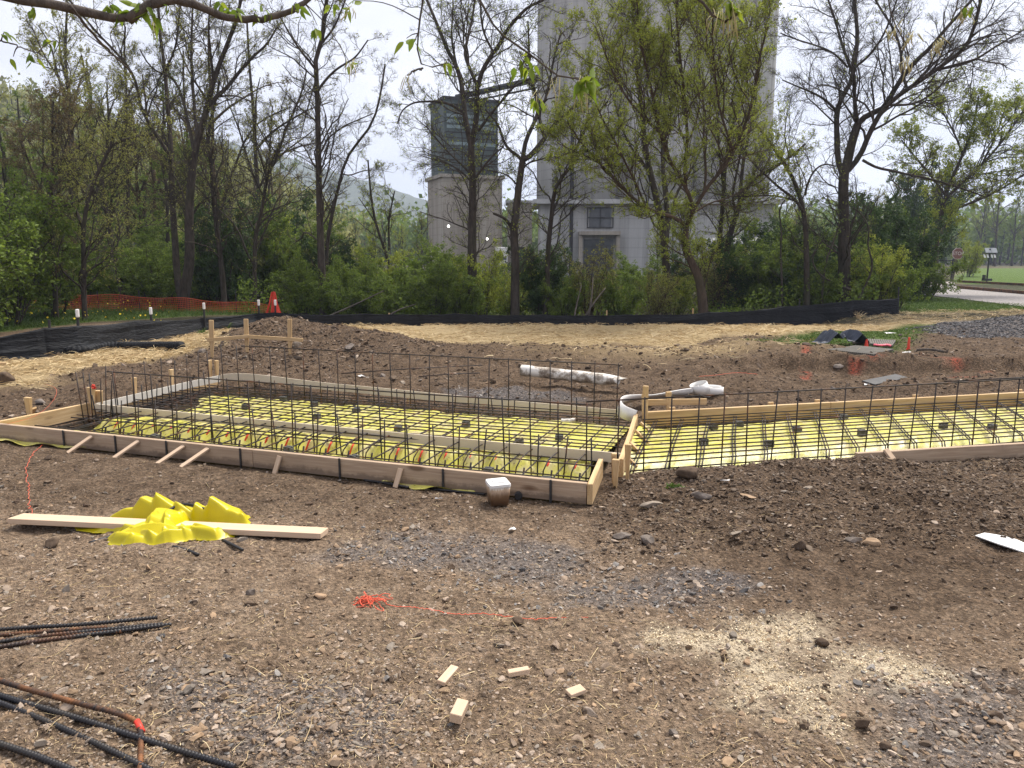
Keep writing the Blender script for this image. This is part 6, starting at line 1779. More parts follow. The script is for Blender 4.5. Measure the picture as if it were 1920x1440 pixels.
traced('dark twin stemmed tree standing just behind the leaning green one', 24.0, [
    ([(1250, 560), (1250, 500), (1246, 470), (1243, 428), (1236, 395), (1230, 369), (1224, 345), (1219, 323), (1210, 280), (1205, 230), (1198, 160), (1190, 80), (1185, 0)], 22, 6),
    ([(1246, 470), (1252, 424), (1250, 380), (1244, 334), (1242, 280), (1246, 200), (1250, 120), (1255, 40)], 16, 5),
    ([(1250, 430), (1262, 395), (1268, 360), (1290, 330), (1310, 290), (1330, 240)], 9, 4),
    ([(1219, 323), (1190, 290), (1165, 240), (1150, 180)], 8, 3)], 4, leaf='leaf_fresh', lpt=0.5, dens=2.2)
traced('narrow pair of dark trunks before the tank, the straight stem', 24.5, [
    ([(1346, 540), (1347, 480), (1350, 440), (1354, 398), (1356, 370), (1357, 346), (1360, 300), (1372, 240), (1390, 170), (1400, 100), (1412, 20)], 14, 4),
    ([(1356, 350), (1350, 300), (1345, 240), (1348, 170)], 6, 3)], 5, leaf='leaf_fresh', lpt=0.7, dens=2.2)
traced('crooked dark trunk with a knee bend before the tank', 24.0, [
    ([(1358, 540), (1361, 480), (1367, 445), (1375, 420), (1381, 400), (1386, 385), (1397, 357), (1403, 345), (1416, 334), (1436, 323), (1455, 312), (1480, 296), (1510, 270)], 20, 5),
    ([(1386, 385), (1390, 340), (1395, 290), (1410, 230), (1420, 160), (1428, 90)], 10, 4),
    ([(1381, 400), (1372, 370), (1380, 330), (1390, 280), (1400, 210)], 7, 3)], 6, leaf='leaf_fresh', lpt=0.6, dens=2.2)
traced('massive dark tree hung with vines in front of the clad tower', 22.0, [
    ([(886, 590), (886, 540), (885, 480), (886, 400), (887, 333), (884, 300), (882, 267), (892, 240), (894, 217), (895, 190), (895, 160)], 27, 12),
    ([(882, 267), (875, 235), (870, 207), (869, 185), (867, 167), (863, 145), (857, 127), (850, 112), (840, 97), (832, 75), (820, 47), (810, 22), (798, -5), (790, -40)], 15, 6),
    ([(895, 160), (888, 145), (883, 133), (875, 115), (870, 100), (880, 60), (890, 10), (895, -50)], 9, 4),
    ([(895, 165), (903, 135), (913, 117), (925, 98), (940, 80), (950, 55), (973, 30), (990, 12), (1020, 0), (1050, -20)], 12, 5),
    ([(897, 245), (912, 225), (926, 207), (945, 185), (965, 160), (995, 147)], 8, 3),
    ([(870, 212), (850, 198), (827, 190), (800, 190), (773, 192), (752, 208), (745, 232)], 7, 3),
    ([(886, 330), (862, 305), (840, 285), (820, 262), (800, 238), (780, 222)], 6, 2),
    ([(887, 345), (870, 325), (845, 308), (815, 300), (785, 290)], 5, 2),
    ([(887, 340), (905, 315), (925, 290), (945, 275)], 7, 3),
    ([(857, 127), (845, 70), (850, 20), (848, -40)], 6, 3),
    ([(925, 98), (905, 60), (900, 10), (905, -40)], 6, 3)], 7, lpt=0.22, leaf='leaf_fresh', dens=3.0, B=7, C=6, alen=(0.8, 2.2))
traced('forked tree beside the concrete block, splitting in a wide Y', 21.5, [
    ([(966, 590), (966, 520), (967, 480), (963, 440), (966, 410), (973, 350), (977, 322), (980, 300)], 24, 16),
    ([(979, 303), (973, 293), (953, 280), (943, 262), (937, 240), (930, 228), (923, 220), (910, 205)], 9, 4),
    ([(980, 300), (983, 275), (988, 258), (993, 247), (1010, 213), (1007, 187), (1000, 160), (993, 133), (992, 90), (990, 40)], 12, 4),
    ([(981, 300), (990, 297), (1008, 277), (1023, 257), (1033, 242), (1040, 233), (1060, 215), (1090, 187), (1130, 165), (1160, 150)], 14, 4),
    ([(1020, 255), (1015, 240), (1010, 213), (1018, 195), (1023, 187), (1033, 140), (1040, 100), (1052, 60)], 9, 4),
    ([(962, 432), (950, 412), (940, 406), (925, 400)], 9, 6),
    ([(978, 320), (990, 305), (1010, 300), (1033, 293)], 5, 3),
    ([(972, 350), (955, 330), (935, 322), (905, 318)], 5, 2)], 8, lpt=0.3, leaf='leaf_fresh', dens=2.6, B=6, C=6)
traced('bent dark trunk swaying toward the silo beside the forked tree', 22.0, [
    ([(1024, 590), (1026, 530), (1027, 480), (1030, 440), (1035, 400), (1037, 370), (1043, 347), (1056, 328), (1070, 317), (1076, 300), (1080, 277), (1088, 258), (1097, 247), (1106, 228), (1120, 213), (1140, 190)], 16, 5),
    ([(1036, 400), (1050, 365), (1052, 330), (1045, 290)], 6, 3)], 9, lpt=0.4, leaf='leaf_fresh', dens=2.4)
traced('tall straight bare tree standing against open sky left of the tower', 21.5, [
    ([(606, 590), (604, 540), (602, 477), (600, 430), (599, 380), (597, 300), (596, 230), (595, 167), (592, 140), (590, 117), (598, 95), (603, 77), (608, 40), (613, 0), (616, -50)], 20, 8),
    ([(596, 170), (610, 150), (630, 130), (650, 118), (667, 108), (690, 75)], 7, 3),
    ([(590, 128), (578, 112), (567, 100), (550, 75), (535, 50), (520, 20)], 6, 3),
    ([(598, 320), (585, 305), (572, 275), (560, 268)], 5, 3),
    ([(604, 80), (625, 55), (640, 20), (655, -20)], 6, 3),
    ([(592, 150), (580, 190), (570, 230), (562, 262)], 4, 2)], 10, lpt=0.12, leaf='leaf_olive', dens=2.4)
traced('thin leaning stem close beside the tall straight tree', 22.5, [
    ([(612, 590), (611, 530), (612, 467), (622, 400), (633, 360), (640, 325), (650, 295), (668, 270), (690, 245), (705, 215), (715, 170), (722, 120)], 11, 4),
    ([(640, 325), (655, 330), (680, 320), (705, 318)], 4, 2),
    ([(622, 400), (606, 370), (596, 340)], 5, 2)], 11, lpt=0.15, leaf='leaf_olive', dens=2.4)
traced('double trunked dark tree with crowded limbs behind the orange netting', 22.5, [
    ([(344, 585), (343, 560), (350, 530), (357, 480), (354, 430), (354, 400), (357, 360), (360, 317), (364, 290), (371, 260), (378, 238), (383, 217), (389, 200), (393, 187), (397, 168), (400, 150), (413, 117), (425, 85), (440, 50), (452, 0), (460, -40)], 27, 6),
    ([(341, 565), (333, 530), (330, 480), (326, 420), (323, 367), (321, 320), (320, 267), (317, 225), (313, 183), (311, 160), (310, 133), (305, 100), (300, 67), (298, 20), (292, -30)], 19, 6),
    ([(391, 198), (405, 182), (420, 170), (437, 150), (450, 133), (475, 105), (500, 85), (520, 50)], 11, 4),
    ([(364, 285), (352, 225), (343, 187), (335, 165), (327, 150), (312, 140), (297, 136), (280, 123), (270, 107), (262, 92)], 9, 3),
    ([(321, 300), (305, 270), (290, 250), (276, 225), (263, 200), (258, 165), (247, 133), (215, 95), (183, 63), (160, 35), (130, 0)], 10, 4),
    ([(371, 260), (366, 220), (362, 170), (358, 110), (360, 50), (362, -20)], 9, 4),
    ([(400, 150), (395, 100), (390, 50), (395, 0)], 7, 3),
    ([(354, 400), (335, 340), (322, 325)], 6, 4),
    ([(310, 133), (330, 90), (335, 40), (340, -20)], 6, 3),
    ([(405, 182), (440, 178), (465, 188), (475, 195)], 5, 2)], 12, lpt=0.35, leaf='leaf_olive', dens=2.6, B=7, C=6, alen=(0.8, 2.0))
traced('dark single trunk with a snapped look beside the double trunked tree', 23.5, [
    ([(421, 585), (418, 530), (413, 480), (408, 440), (403, 400), (399, 360), (397, 317), (393, 285), (390, 253), (395, 220), (405, 190), (412, 150)], 15, 5),
    ([(407, 430), (412, 400), (422, 368), (433, 333), (445, 300), (457, 267), (468, 250), (480, 233), (510, 215), (547, 200)], 8, 3),
    ([(408, 395), (430, 375), (450, 360), (468, 358)], 5, 2),
    ([(363, 400), (375, 380), (392, 370), (405, 366)], 6, 3)], 13, lpt=0.3, leaf='leaf_olive', dens=2.4)
traced('crooked tree bending toward the tall straight one in the thicket', 23.0, [
    ([(478, 585), (477, 530), (477, 480), (480, 435), (487, 410), (493, 383), (497, 355), (500, 333), (510, 312), (520, 293), (527, 270), (533, 250), (550, 210), (567, 173), (575, 130)], 11, 4),
    ([(520, 293), (535, 285), (560, 275), (580, 270), (595, 268)], 5, 3),
    ([(500, 333), (490, 300), (480, 270), (478, 230)], 5, 2),
    ([(520, 290), (505, 270), (495, 250)], 4, 2)], 14, lpt=0.3, leaf='leaf_olive', dens=2.4)
traced('mossy forked tree rising from the meadow beyond the capped posts', 19.0, [
    ([(158, 583), (157, 540), (157, 480), (155, 440), (160, 400), (167, 367), (176, 340), (187, 317), (197, 295), (207, 273), (228, 262), (253, 257), (285, 253)], 14, 5),
    ([(157, 430), (145, 400), (133, 380), (133, 300), (130, 255), (127, 217), (118, 180), (113, 150), (95, 122), (80, 100), (60, 50)], 9, 3),
    ([(185, 320), (178, 290), (165, 285), (155, 300)], 5, 3),
    ([(167, 367), (150, 375), (120, 388), (95, 385), (78, 380)], 6, 4),
    ([(207, 273), (215, 240), (230, 200), (250, 160)], 6, 3)], 15, lpt=0.9, leaf='leaf_olive', dens=2.6, B=6, C=6)
traced('short dark trunk with a rusty budding crown at the meadow edge', 19.5, [
    ([(105, 592), (104, 550), (103, 520), (98, 470), (97, 420), (95, 370), (98, 330), (100, 290), (97, 240), (100, 190)], 13, 4),
    ([(97, 400), (80, 360), (60, 320), (45, 280), (35, 240)], 7, 3),
    ([(96, 350), (115, 310), (125, 260), (150, 220)], 6, 3)], 16, lpt=1.5, leaf='leaf_rust', dens=3.2, B=6, C=5)
traced('leaning trunk between the mossy tree and the double trunked one', 24.0, [
    ([(232, 580), (228, 540), (215, 480), (208, 440), (200, 400), (195, 370), (190, 350), (192, 320), (200, 280), (205, 230), (200, 170)], 15, 4),
    ([(205, 430), (207, 390), (212, 350), (225, 310), (235, 260)], 7, 3)], 17, lpt=0.8, leaf='leaf_olive', dens=2.6)
traced('straight thin trunk just before the double trunked tree', 26.0, [
    ([(243, 580), (241, 500), (240, 420), (239, 350), (240, 290), (236, 230), (238, 170), (232, 110), (235, 50)], 9, 4),
    ([(240, 330), (255, 300), (275, 270), (290, 230)], 5, 2)], 18, lpt=0.7, leaf='leaf_olive', dens=2.6)
traced('small bare tree rising from behind the short leaning stem, before the ridge', 27.0, [
    ([(735, 560), (732, 500), (715, 450), (705, 420), (697, 380), (693, 340), (690, 300)], 9, 4),
    ([(730, 470), (728, 420), (735, 380), (740, 358)], 6, 3),
    ([(705, 420), (690, 395), (672, 370)], 4, 2)], 19, lpt=0.5, leaf='leaf_fresh', dens=2.0)
traced('pale leaved airy tree arching over the crossing', 33.0, [
    ([(1752, 535), (1755, 480), (1760, 430), (1768, 380), (1785, 335), (1805, 290), (1825, 240), (1835, 180)], 13, 4),
    ([(1768, 380), (1800, 345), (1840, 310), (1880, 265), (1915, 215), (1940, 170)], 8, 3),
    ([(1765, 400), (1810, 385), (1870, 360), (1930, 320), (1990, 290)], 7, 3),
    ([(1772, 365), (1750, 335), (1720, 300), (1690, 262)], 6, 3),
    ([(1805, 290), (1790, 250), (1770, 215), (1755, 180)], 5, 3),
    ([(1840, 310), (1870, 250), (1885, 200)], 5, 3)], 20, leaf='leaf_fresh', lpt=1.6, lsize=0.09, dens=3.2, B=6, C=6, alen=(1.2, 2.8))
for lb_, sp_, sd_v in (('thin vine looping up beside the slender leaning tree', [(1466, 570), (1466, 520), (1463, 470), (1466, 430), (1460, 400), (1468, 375), (1485, 368)], 211),
                       ('dark vine bowing toward the big forked trunk from the slender tree', [(1540, 570), (1545, 500), (1560, 460), (1575, 420), (1570, 395), (1560, 390)], 212),
                       ('twisted vine curling off the big forked trunk toward the dark bush', [(1610, 560), (1640, 500), (1625, 460), (1632, 430), (1615, 400), (1600, 390)], 213),
                       ('low arching vine in the shrubs at the foot of the big forked trunk', [(1600, 545), (1560, 530), (1530, 510), (1520, 480), (1550, 440)], 214)):
    lb2 = limbs_px(22.0, [(sp_, 6, 3)], sd_v)
    make_tree('vine', lb_, lb2, sd_v, lb2[0][0][0], leaf='leaf_mid', lpt=0.6, dens=1.8, cat='vine', alen=(0.4, 0.9))

# ------------------------------------------------------------------ general woodland trees: a few kinds, many individuals
def wild_limbs(seed, h, r):
    rl = np.random.default_rng(seed)
    pts = [(0, 0, -0.3)]; x = y = 0
    for k in range(1, 7):
        x += rl.normal(0, 0.035 * h * 0.35); y += rl.normal(0, 0.035 * h * 0.35); pts.append((x, y, h * 0.92 * k / 6))
    tr = np.array(pts); out_ = [(tr, r, r * 0.3)]
    for k in range(rl.integers(5, 9)):
        t = rl.uniform(0.3, 0.85); i_ = int(t * 6); b = tr[i_] * (1 - (t * 6 - i_)) + tr[min(i_ + 1, 6)] * (t * 6 - i_)
        a = rl.uniform(0, 2 * math.pi); ln = h * rl.uniform(0.22, 0.42) * (1.15 - t * 0.6); el = rl.uniform(0.6, 1.3)
        q = [b]; d = np.array([math.cos(a) * math.cos(el), math.sin(a) * math.cos(el), math.sin(el)])
        for j in range(4): q.append(q[-1] + d * ln / 4); d = d + rl.normal(0, 0.16, 3); d /= np.linalg.norm(d)
        out_.append((np.array(q), r * 0.45, r * 0.13))
    return out_
def copy_thing(src, loc, rz, sc, label, group):
    r_ = src.copy(); COL.objects.link(r_)
    r_.location = [float(c) for c in loc]; r_.rotation_euler = (0, 0, rz); r_.scale = (sc[0], sc[0], sc[1])
    r_['label'] = label
    if group: r_['group'] = group
    for ch in src.children:
        c = ch.copy(); COL.objects.link(c); c.parent = r_
    return r_
KIND = {}
for key, sd, h, r, bark, leaf, lpt, ls, dens in (('olive', 31, 11, 0.13, 'bark', 'leaf_olive', 1.3, 0.085, 2.0), ('green', 32, 9.5, 0.11, 'bark', 'leaf_mid', 1.6, 0.09, 2.2), ('fresh', 33, 10, 0.12, 'bark', 'leaf_fresh', 1.2, 0.085, 2.0),
                                                 ('bare', 34, 12, 0.13, 'bark', 'leaf_olive', 0.35, 0.07, 2.2), ('rust', 35, 11, 0.12, 'bark_brown', 'leaf_rust', 1.2, 0.08, 2.0)):
    KIND[key] = make_tree('tree', 'pending', wild_limbs(sd, h, r), sd, (0, 0, 0), bark, leaf, lpt, ls, dens, 6, 5, (0.9, 2.2), 0.1)
used_k = set()
def plant(key, x, y, rz, s, sz, label, group):
    src = KIND[key]; z = float(H(x, y)) if y < 60 else 0.0
    if key not in used_k:
        used_k.add(key); src.location = (x, y, z); src.rotation_euler = (0, 0, rz); src.scale = (s, s, sz); src['label'] = label
        if group: src['group'] = group
        return src
    return copy_thing(src, (x, y, z), rz, (s, sz), label, group)
LBK = {'olive': 'olive budding tree in the woods beyond the orange netting', 'green': 'green leafing tree deep in the woods beyond the orange netting', 'fresh': 'fresh green tree in the woods beyond the orange netting',
       'bare': 'nearly bare tree in the woods beyond the orange netting', 'rust': 'rust tinged budding tree in the woods beyond the orange netting'}
LBM = {k: v.replace('in the woods beyond the orange netting', 'in the gap between the tall straight tree and the clad tower').replace('deep in', 'in') for k, v in LBK.items()}
LBR = {k: v.replace('in the woods beyond the orange netting', 'behind the silo and the storage tank').replace('deep ', '') for k, v in LBK.items()}
LBF = {k: v.replace('in the woods beyond the orange netting', 'at the far side of the lawn past the beacon').replace('deep ', '') for k, v in LBK.items()}
rl = np.random.default_rng(4)
def zone(n, x0, x1, D0, D1, keys, LB, grp, s=(0.75, 1.1), minsep=26):
    used = []
    tries = 0
    while len(used) < n and tries < 2000:
        tries += 1
        px = rl.uniform(x0, x1); D = rl.uniform(D0, D1)
        if all(abs(px - u_) > minsep or abs(D - d_) > 6 for u_, d_ in used):
            used.append((px, D)); k = keys[rl.integers(0, len(keys))]; f = rl.uniform(*s)
            plant(k, (px - 960) / FPX * D, D, rl.uniform(0, 6.28), f, f * rl.uniform(0.9, 1.1), LB[k], grp + ' - ' + k + ' ones')
zone(36, -120, 560, 27, 52, ['olive', 'olive', 'green', 'green', 'bare', 'rust'], LBK, 'trees in the woods behind the netting', (0.7, 1.0))
zone(9, 620, 800, 40, 70, ['green', 'fresh', 'olive'], LBM, 'low trees before the blue ridge', (0.30, 0.48))
zone(12, 1440, 1800, 45, 72, ['olive', 'fresh', 'green'], LBR, 'trees behind the silo yard', (0.5, 0.75))
zone(5, 1000, 1440, 32, 44, ['fresh', 'green'], {k: v.replace('behind the silo and the storage tank', 'low before the silo wall') for k, v in LBR.items()}, 'low trees before the silo', (0.32, 0.5))
zone(12, 1790, 2150, 112, 130, ['bare', 'green', 'olive', 'green'], LBF, 'trees past the lawn', (1.0, 1.35), 14)

# ------------------------------------------------------------------ shrubs
def make_shrub(seed, h, w, leaf, nst=14, lpt=2.2, ls=0.07, bark='bark'):
    rl_ = np.random.default_rng(seed); lb = []
    for k in range(nst):
        a = rl_.uniform(0, 2 * math.pi); r0 = rl_.uniform(0, 0.25) * w; rr = rl_.uniform(0.3, 1.0) * w; hh_ = h * rl_.uniform(0.55, 1.0)
        b = np.array([math.cos(a) * r0, math.sin(a) * r0, -0.15]); e = np.array([math.cos(a) * rr, math.sin(a) * rr, hh_])
        m_ = (b + e) / 2 + [rl_.normal(0, .12), rl_.normal(0, .12), 0.12 * h]
        lb.append((np.array([b, (b + m_) / 2 + rl_.normal(0, .04, 3), m_, (m_ + e) / 2 + rl_.normal(0, .05, 3), e]), rl_.uniform(0.010, 0.022), 0.005))
    return make_tree('shrub', 'pending', lb, seed, (0, 0, 0), bark, leaf, lpt, ls, 4.5, 5, 4, (0.35, 0.9), 0.06, 0.25, None, 'shrub', (30, 75), 0.9)
KIND.update({'s_mid': make_shrub(51, 2.3, 1.2, 'leaf_mid'), 's_dark': make_shrub(52, 2.6, 1.3, 'leaf_dark', 14, 2.4, 0.075), 's_fresh': make_shrub(53, 1.9, 1.1, 'leaf_fresh', 12, 1.6, 0.065),
             's_mid2': make_shrub(54, 1.7, 1.2, 'leaf_mid', 16, 2.4, 0.065), 's_thin': make_shrub(55, 2.5, 1.0, 'leaf_olive', 16, 0.5, 0.06, 'bark_brown')})
NMS = {'s_mid': 'rounded mid green shrub', 's_dark': 'dense dark green shrub', 's_fresh': 'bright fresh leaved shrub', 's_mid2': 'low spreading green shrub', 's_thin': 'thin twiggy half bare shrub'}
def shrub_row(x0, x1, step, D0, D1, keys, where, s=(0.8, 1.2)):
    px = x0
    while px < x1:
        D = rl.uniform(D0, D1); k = keys[rl.integers(0, len(keys))]; f = rl.uniform(*s)
        plant(k, (px - 960) / FPX * D, D, rl.uniform(0, 6.28), f, f * rl.uniform(0.85, 1.15), NMS[k] + ' ' + where, 'shrubs ' + where + ' - ' + k[2:])
        px += step * rl.uniform(0.6, 1.4)
MIX = ['s_mid', 's_dark', 's_mid2', 's_mid', 's_mid2']
shrub_row(575, 880, 44, 21.3, 23.4, MIX, 'behind the silt fence before the clad tower', (0.7, 1.0))
shrub_row(900, 1300, 46, 21.6, 23.4, MIX + ['s_fresh', 's_thin'], 'behind the silt fence before the silo', (0.7, 1.0))
shrub_row(1335, 1680, 46, 22.2, 24.4, MIX + ['s_fresh', 's_thin'], 'behind the silt fence before the tank', (0.7, 1.0))
shrub_row(540, 900, 46, 24, 28, MIX + ['s_fresh'], 'in the second rank before the clad tower', (1.0, 1.35))
shrub_row(900, 1460, 60, 24, 29, MIX + ['s_fresh'], 'in the second rank before the silo', (0.75, 1.05))
shrub_row(1440, 1740, 50, 25, 30, MIX + ['s_dark'], 'in the second rank before the gate', (1.0, 1.35))
shrub_row(150, 520, 40, 23.5, 27, MIX, 'behind the orange netting', (0.9, 1.2))
shrub_row(-60, 130, 62, 19.0, 23, ['s_mid', 's_fresh', 's_mid2'], 'in the meadow under the rusty tree', (1.1, 1.5))
shrub_row(-120, 540, 62, 28, 33, MIX, 'deep in the woods behind the netting', (1.2, 1.6))
for x, D, f, k, lb in ((1640, 30, 1.2, 's_dark', 'tall dark evergreen bush beside the gate and stop sign'), (1725, 55, 2.4, 's_dark', 'dark evergreen bush hanging over the chain link gate'), (1612, 28, 1.2, 's_mid', 'green bush in front of the tall dark evergreen one'),
                       (1806, 60, 1.4, 's_fresh', 'pale green bush behind the stop sign'), (10, 17.5, 1.45, 's_mid', 'large overhanging green bush at the open end of the silt fence'), (-90, 15.5, 1.6, 's_mid2', 'broad green bush beyond the near end of the silt fence')):
    plant(k, (x - 960) / FPX * D, D, rl.uniform(0, 6.28), f, f * (1.35 if k == 's_dark' else 1.0), lb, None)
# fallen stems in the thicket
for k, (x0, y0, x1, y1, D) in enumerate(((565, 585, 720, 545, 20), (1075, 585, 1090, 535, 19.6), (1085, 583, 1135, 540, 19.8), (700, 588, 780, 570, 20), (1100, 585, 1112, 520, 19.7), (470, 560, 580, 590, 20.5))):
    a, b = PD(x0, y0, D), PD(x1, y1, D + 0.6); a[2] = -0.25; mb = MB(); mb.tube(smooth_path([a, (a + b) / 2 + rng.normal(0, .08, 3), b], 10), np.linspace(0.035, 0.012, 10), 6)
    tag(mb.build('fallen_branch', M['bark_grey'], None, True), ('bleached bare stem leaning in the dark undergrowth behind the silt fence', 'pale thin dead stem standing among the shrubs before the silo')[k in (1, 2, 4)], 'branch', ('fallen stems behind the fence', 'dead stems before the silo')[k in (1, 2, 4)])
# undergrowth between the shrubs
def ground_cover(name, x0, x1, D0, D1, n, hgt, label, mat):
    D = rng.uniform(D0, D1, n); px = rng.uniform(x0, x1, n); X = (px - 960) / FPX * D
    clump = sm(-0.25, 0.4, fbm(X * 0.8, D * 0.8, 931, 3))
    k = rng.uniform(0, 1, n) < clump; X, D = X[k], D[k]
    pos = np.stack([X, D, H(X, D) + rng.uniform(0, hgt, len(X)) * (0.4 + 0.6 * sm(-0.4, 0.4, fbm(X * 1.3, D * 1.3, 933, 3)))], 1)
    v, q = leaf_quads(pos, rng.uniform(0.05, 0.12, len(X)), rng, 0.1, 0.6)
    stuff(mesh_np(name, v, [q], mat, None, False, {'tint': np.repeat(rng.beta(2, 2, len(X)), 4)}), label, 'undergrowth')
ground_cover('undergrowth', 450, 1690, 21.2, 27, 60000, 1.0, 'dark leafy undergrowth filling the wood edge', M['leaf_mid'])
ground_cover('ground_cover', -150, 560, 24, 40, 40000, 1.1, 'leafy ground cover deep in the woods', M['leaf_mid'])
# yellow meadow flowers
n = 130; D = rng.uniform(16.5, 24, n); X = (rng.uniform(-60, 330, n) - 960) / FPX * D
v, q = leaf_quads(np.stack([X, D, H(X, D) + rng.uniform(0.12, 0.3, n)], 1), np.full(n, 0.05), rng, 0, 1.0)
stuff(mesh_np('wildflowers', v, [q], mat_plain('yellow_petals', (0.7, 0.5, 0.02), (0.8, 0.65, 0.05), 9), None), 'yellow wildflowers dotted through the long meadow grass', 'flowers')
# dead weeds on the straw
def weed(x, y, h, n, mat, label):
    p = PG(x, y); m = n
    d = flat_dirs(m, 0.1); d[:, 2] = rng.uniform(0.5, 2.0, m); d /= np.linalg.norm(d, axis=1, keepdims=True)
    o = ribbons('weed', np.tile(p, (m, 1)) + rng.normal(0, 0.02, (m, 3)) * [1, 1, 0], d, rng.uniform(0.4, 1.0, m) * h, np.full(m, 0.012), mat, None, None, 0.3, 5, kind='thing')
    tag(o, label, 'weed')
weed(238, 650, 0.24, 40, M['straw'], 'dry brown tuft of roots in front of the silt fence')
weed(380, 628, 0.26, 60, M['grass'], 'green leafy weed beside the first batter stake')
weed(425, 618, 0.30, 24, M['grass'], 'spindly green weed between the batter stakes')
weed(1610, 597, 0.36, 30, M['straw'], 'tall dry straw tuft before the raised end of the silt fence')
weed(1750, 615, 0.22, 30, M['grass'], 'grass tuft at the top edge of the gravel heap')
weed(1265, 915, 0.06, 90, M['grass'], 'small green grass tuft growing on the spoil heap')

# ================================================================== BRANCHES OVERHEAD
oh = thing('tree', 'leafing branches hanging down overhead from a tree beside the viewer', 'tree', (-4.2, 1.3, 0))
def oP(x, y, D): return PD(x, y, D)
top = np.array([-3.9, 1.5, 3.0])
ov = [([(-4.2, 1.3, -0.1), (-4.15, 1.35, 1.5), (-3.95, 1.45, 2.8), (-3.8, 1.5, 4.5), (-3.5, 1.6, 6.5)], 0.19, 0.09),
      ([top, oP(-350, -80, 2.9), oP(-100, -40, 3.1), oP(30, 0, 3.2), oP(75, 5, 3.2), oP(130, 19, 3.25), (oP(190, 28, 3.3)), oP(245, 40, 3.3), oP(256, 32, 3.3)], 0.045, 0.016),
      ([oP(240, 38, 3.3), oP(258, 22, 3.3), oP(280, 8, 3.32), oP(318, 0, 3.35), oP(358, 4, 3.4), oP(400, 25, 3.42), oP(440, 38, 3.45), oP(490, 35, 3.5), oP(540, 24, 3.55), oP(575, 4, 3.6), oP(600, -30, 3.6), oP(620, -90, 3.6)], 0.020, 0.009),
      ([(-3.85, 1.5, 4.0), (-2.0, 2.2, 4.0), (0.0, 3.0, 3.9), (1.8, 3.4, 3.7), (3.2, 3.6, 3.4)], 0.06, 0.02),
      ([(-0.45, 2.9, 3.9), oP(800, -120, 3.4), oP(793, 0, 3.4), oP(786, 38, 3.4), oP(781, 95, 3.4), oP(793, 128, 3.4), oP(812, 126, 3.4), oP(838, 118, 3.4)], 0.009, 0.003),
      ([oP(793, 128, 3.4), oP(775, 133, 3.4), oP(764, 142, 3.4)], 0.004, 0.003),
      ([(0.1, 3.05, 3.9), oP(860, -110, 3.3), oP(893, -10, 3.3), oP(918, 35, 3.3), oP(940, 64, 3.3), oP(980, 93, 3.3), oP(1010, 113, 3.3), oP(1040, 141, 3.3), oP(1075, 147, 3.3), oP(1105, 152, 3.3)], 0.009, 0.003),
      ([(1.0, 3.3, 3.8), oP(1262, -60, 3.0), oP(1310, 0, 3.0), oP(1335, 28, 3.0), oP(1350, 40, 3.0), oP(1375, 38, 3.0), oP(1384, 25, 3.0)], 0.008, 0.005),
      ([oP(130, 10, 3.2), oP(170, 60, 3.3), oP(215, 105, 3.5), oP(250, 140, 3.7)], 0.006, 0.003),
      ([oP(-60, 60, 3.0), oP(0, 76, 3.1), oP(50, 92, 3.2), oP(75, 102, 3.2)], 0.004, 0.002),
      ([(1.9, 3.4, 3.7), oP(1660, -60, 2.8), oP(1673, 40, 2.8), oP(1690, 60, 2.8), oP(1705, 110, 2.8)], 0.006, 0.002),
      ([(2.2, 3.45, 3.6), oP(1790, -60, 2.8), oP(1805, 0, 2.8), oP(1780, 50, 2.8), oP(1755, 75, 2.8)], 0.006, 0.002)]
mb = MB(); BRP = []
for pts, r0, r1 in ov:
    K = 30; p = smooth_path(pts, K, 2); p[1:-1] += rng.normal(0, 0.002, (K - 2, 3))
    mb.tube(p, np.linspace(r0, r1, K) * (1 + 0.06 * np.sin(np.arange(K) * 1.9)), 9); BRP.append(p)
BRP = np.concatenate(BRP)
CL = [(205, 6, 3.3, 5, .06), (225, 22, 3.3, 4, .06), (243, 25, 3.3, 4, .055), (258, 12, 3.3, 6, .06), (270, 14, 3.3, 4, .06), (290, 25, 3.3, 4, .05), (310, 12, 3.35, 3, .05), (410, 10, 3.45, 6, .05), (430, 22, 3.45, 4, .045), (445, 20, 3.45, 5, .05), (480, 22, 3.5, 5, .05), (500, 25, 3.5, 4, .045), (560, 28, 3.55, 3, .05), (595, 52, 3.6, 5, .05), (62, 20, 3.2, 3, .05),
      (8, 64, 3.1, 4, .05), (100, 80, 3.25, 5, .05), (60, 105, 3.2, 6, .045), (25, 110, 3.2, 2, .045), (290, 45, 3.4, 4, .05), (555, 8, 3.5, 3, .05), (620, 10, 3.6, 4, .05), (655, 18, 3.6, 4, .045),
      (762, 76, 3.4, 2, .065), (778, 80, 3.4, 2, .06), (838, 118, 3.4, 4, .05), (662, 5, 3.4, 3, .05), (980, 112, 3.3, 4, .07), (990, 128, 3.3, 3, .07), (972, 135, 3.3, 2, .065), (1000, 118, 3.3, 3, .05),
      (1085, 150, 3.3, 5, .07), (1100, 155, 3.3, 5, .08), (1112, 150, 3.3, 4, .07), (1000, 190, 3.3, 4, .045), (1013, 192, 3.3, 3, .045), (1365, 5, 3.0, 8, .055), (1372, 18, 3.0, 5, .045), (1810, 15, 2.8, 6, .035), (655, 120, 3.6, 4, .045)]
for x, y, D, n, l in CL:
    c = oP(x, y - 4, D); j = np.argmin(np.sum((BRP - c) ** 2, 1)); q = BRP[j]
    d_ = np.linalg.norm(c - q)
    if d_ > 0.012: mb.tube(smooth_path([q, (q + c) / 2 + [0, 0, 0.12 * d_], c], 8), np.linspace(0.0028, 0.0014, 8), 5)
adopt(oh, mb.build('trunk', M['bark_grey'], None, True))
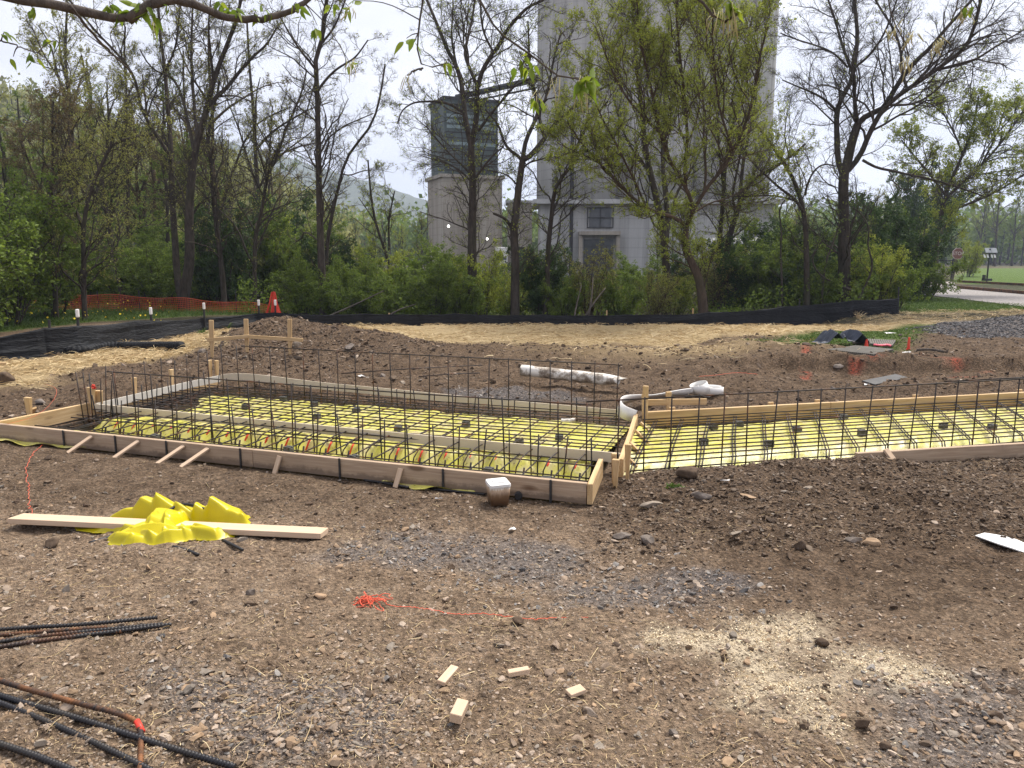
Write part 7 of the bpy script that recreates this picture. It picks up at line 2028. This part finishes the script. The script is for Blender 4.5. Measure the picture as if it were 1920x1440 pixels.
def leaf_blade(pos, d, l, w, curl, rl_):
    """one pointed leaf with a folded midrib"""
    d = d / np.linalg.norm(d); s = np.cross(d, rl_.normal(size=3)); s /= np.linalg.norm(s); n_ = np.cross(d, s)
    us = np.linspace(0, 1, 7); ws = np.sin(np.pi * us ** 0.75) ** 0.85 * (1 - 0.35 * us) * w / 2
    v = []
    for u_, w_ in zip(us, ws):
        c_ = pos + d * l * u_ - np.array([0, 0, 1]) * curl * l * u_ ** 2
        v += [c_ - s * w_ + n_ * w_ * 0.35, c_, c_ + s * w_ + n_ * w_ * 0.35]
    q = []
    for k in range(6):
        a = k * 3; q += [(a, a + 1, a + 4, a + 3), (a + 1, a + 2, a + 5, a + 4)]
    return np.array(v), np.array(q)
rl_ = np.random.default_rng(9); LV, LQ, LT = [], [], []; off = 0
for x, y, D, n, l in CL:
    c = oP(x, y, D)
    for k in range(n):
        d = rl_.normal(0, 0.55, 3) + [0, 0, -0.75]
        v, q = leaf_blade(c + rl_.normal(0, 0.008, 3), d, l * rl_.uniform(0.7, 1.2), l * rl_.uniform(0.38, 0.52), rl_.uniform(0, 0.3), rl_)
        LV.append(v); LQ.append(q + off); off += len(v); LT.append(np.full(len(v), np.clip(rl_.normal(0.55, 0.25), 0, 1)))
adopt(oh, mesh_np('crown', np.concatenate(LV), [np.concatenate(LQ)], M['leaf_over'], None, True, {'tint': np.concatenate(LT)}))
# hanging catkins
CATM = mat_plain('cream_catkin', (0.36, 0.32, 0.15), (0.50, 0.44, 0.22), 20)
for x, y, D, n, l in ((1092, 150, 3.3, 9, .10), (1042, 145, 3.3, 5, .10), (1010, 170, 3.3, 3, .06), (1368, 15, 3.0, 14, .09), (1345, 15, 3.0, 6, .07), (1675, 52, 2.8, 12, .03), (1708, 62, 2.8, 12, .03), (1757, 78, 2.8, 16, .035), (1698, 112, 2.8, 10, .05), (764, 142, 3.4, 5, .06), (658, 115, 3.5, 6, .07), (290, 42, 3.4, 6, .05), (1812, 18, 2.8, 12, .035), (655, 15, 3.5, 6, .05)):
    c = oP(x, y, D); mb = MB()
    for k in range(n):
        a = c + rl_.normal(0, 0.010, 3); e = a + [rl_.normal(0, 0.014), rl_.normal(0, 0.01), -l * rl_.uniform(0.6, 1.3)]
        mb.tube([a, (a + e) / 2 + rl_.normal(0, .005, 3), e], [0.0012, 0.0022, 0.0010], 5)
    adopt(oh, mb.build('catkin', CATM, None, True))

# ================================================================== AIR
mb = MB(); mb.box((0, 350, 73), (3000, 2700, 150))
hz_ = mb.build('haze', None); stuff(hz_)
t = NT('haze_air'); pv = t.new('ShaderNodeVolumePrincipled'); pv.inputs['Color'].default_value = (0.68, 0.78, 1.0, 1); pv.inputs['Density'].default_value = 0.0006; pv.inputs['Anisotropy'].default_value = 0.2
t.link(pv.outputs[0], t.out.inputs['Volume']); hz_.data.materials.append(t.m)
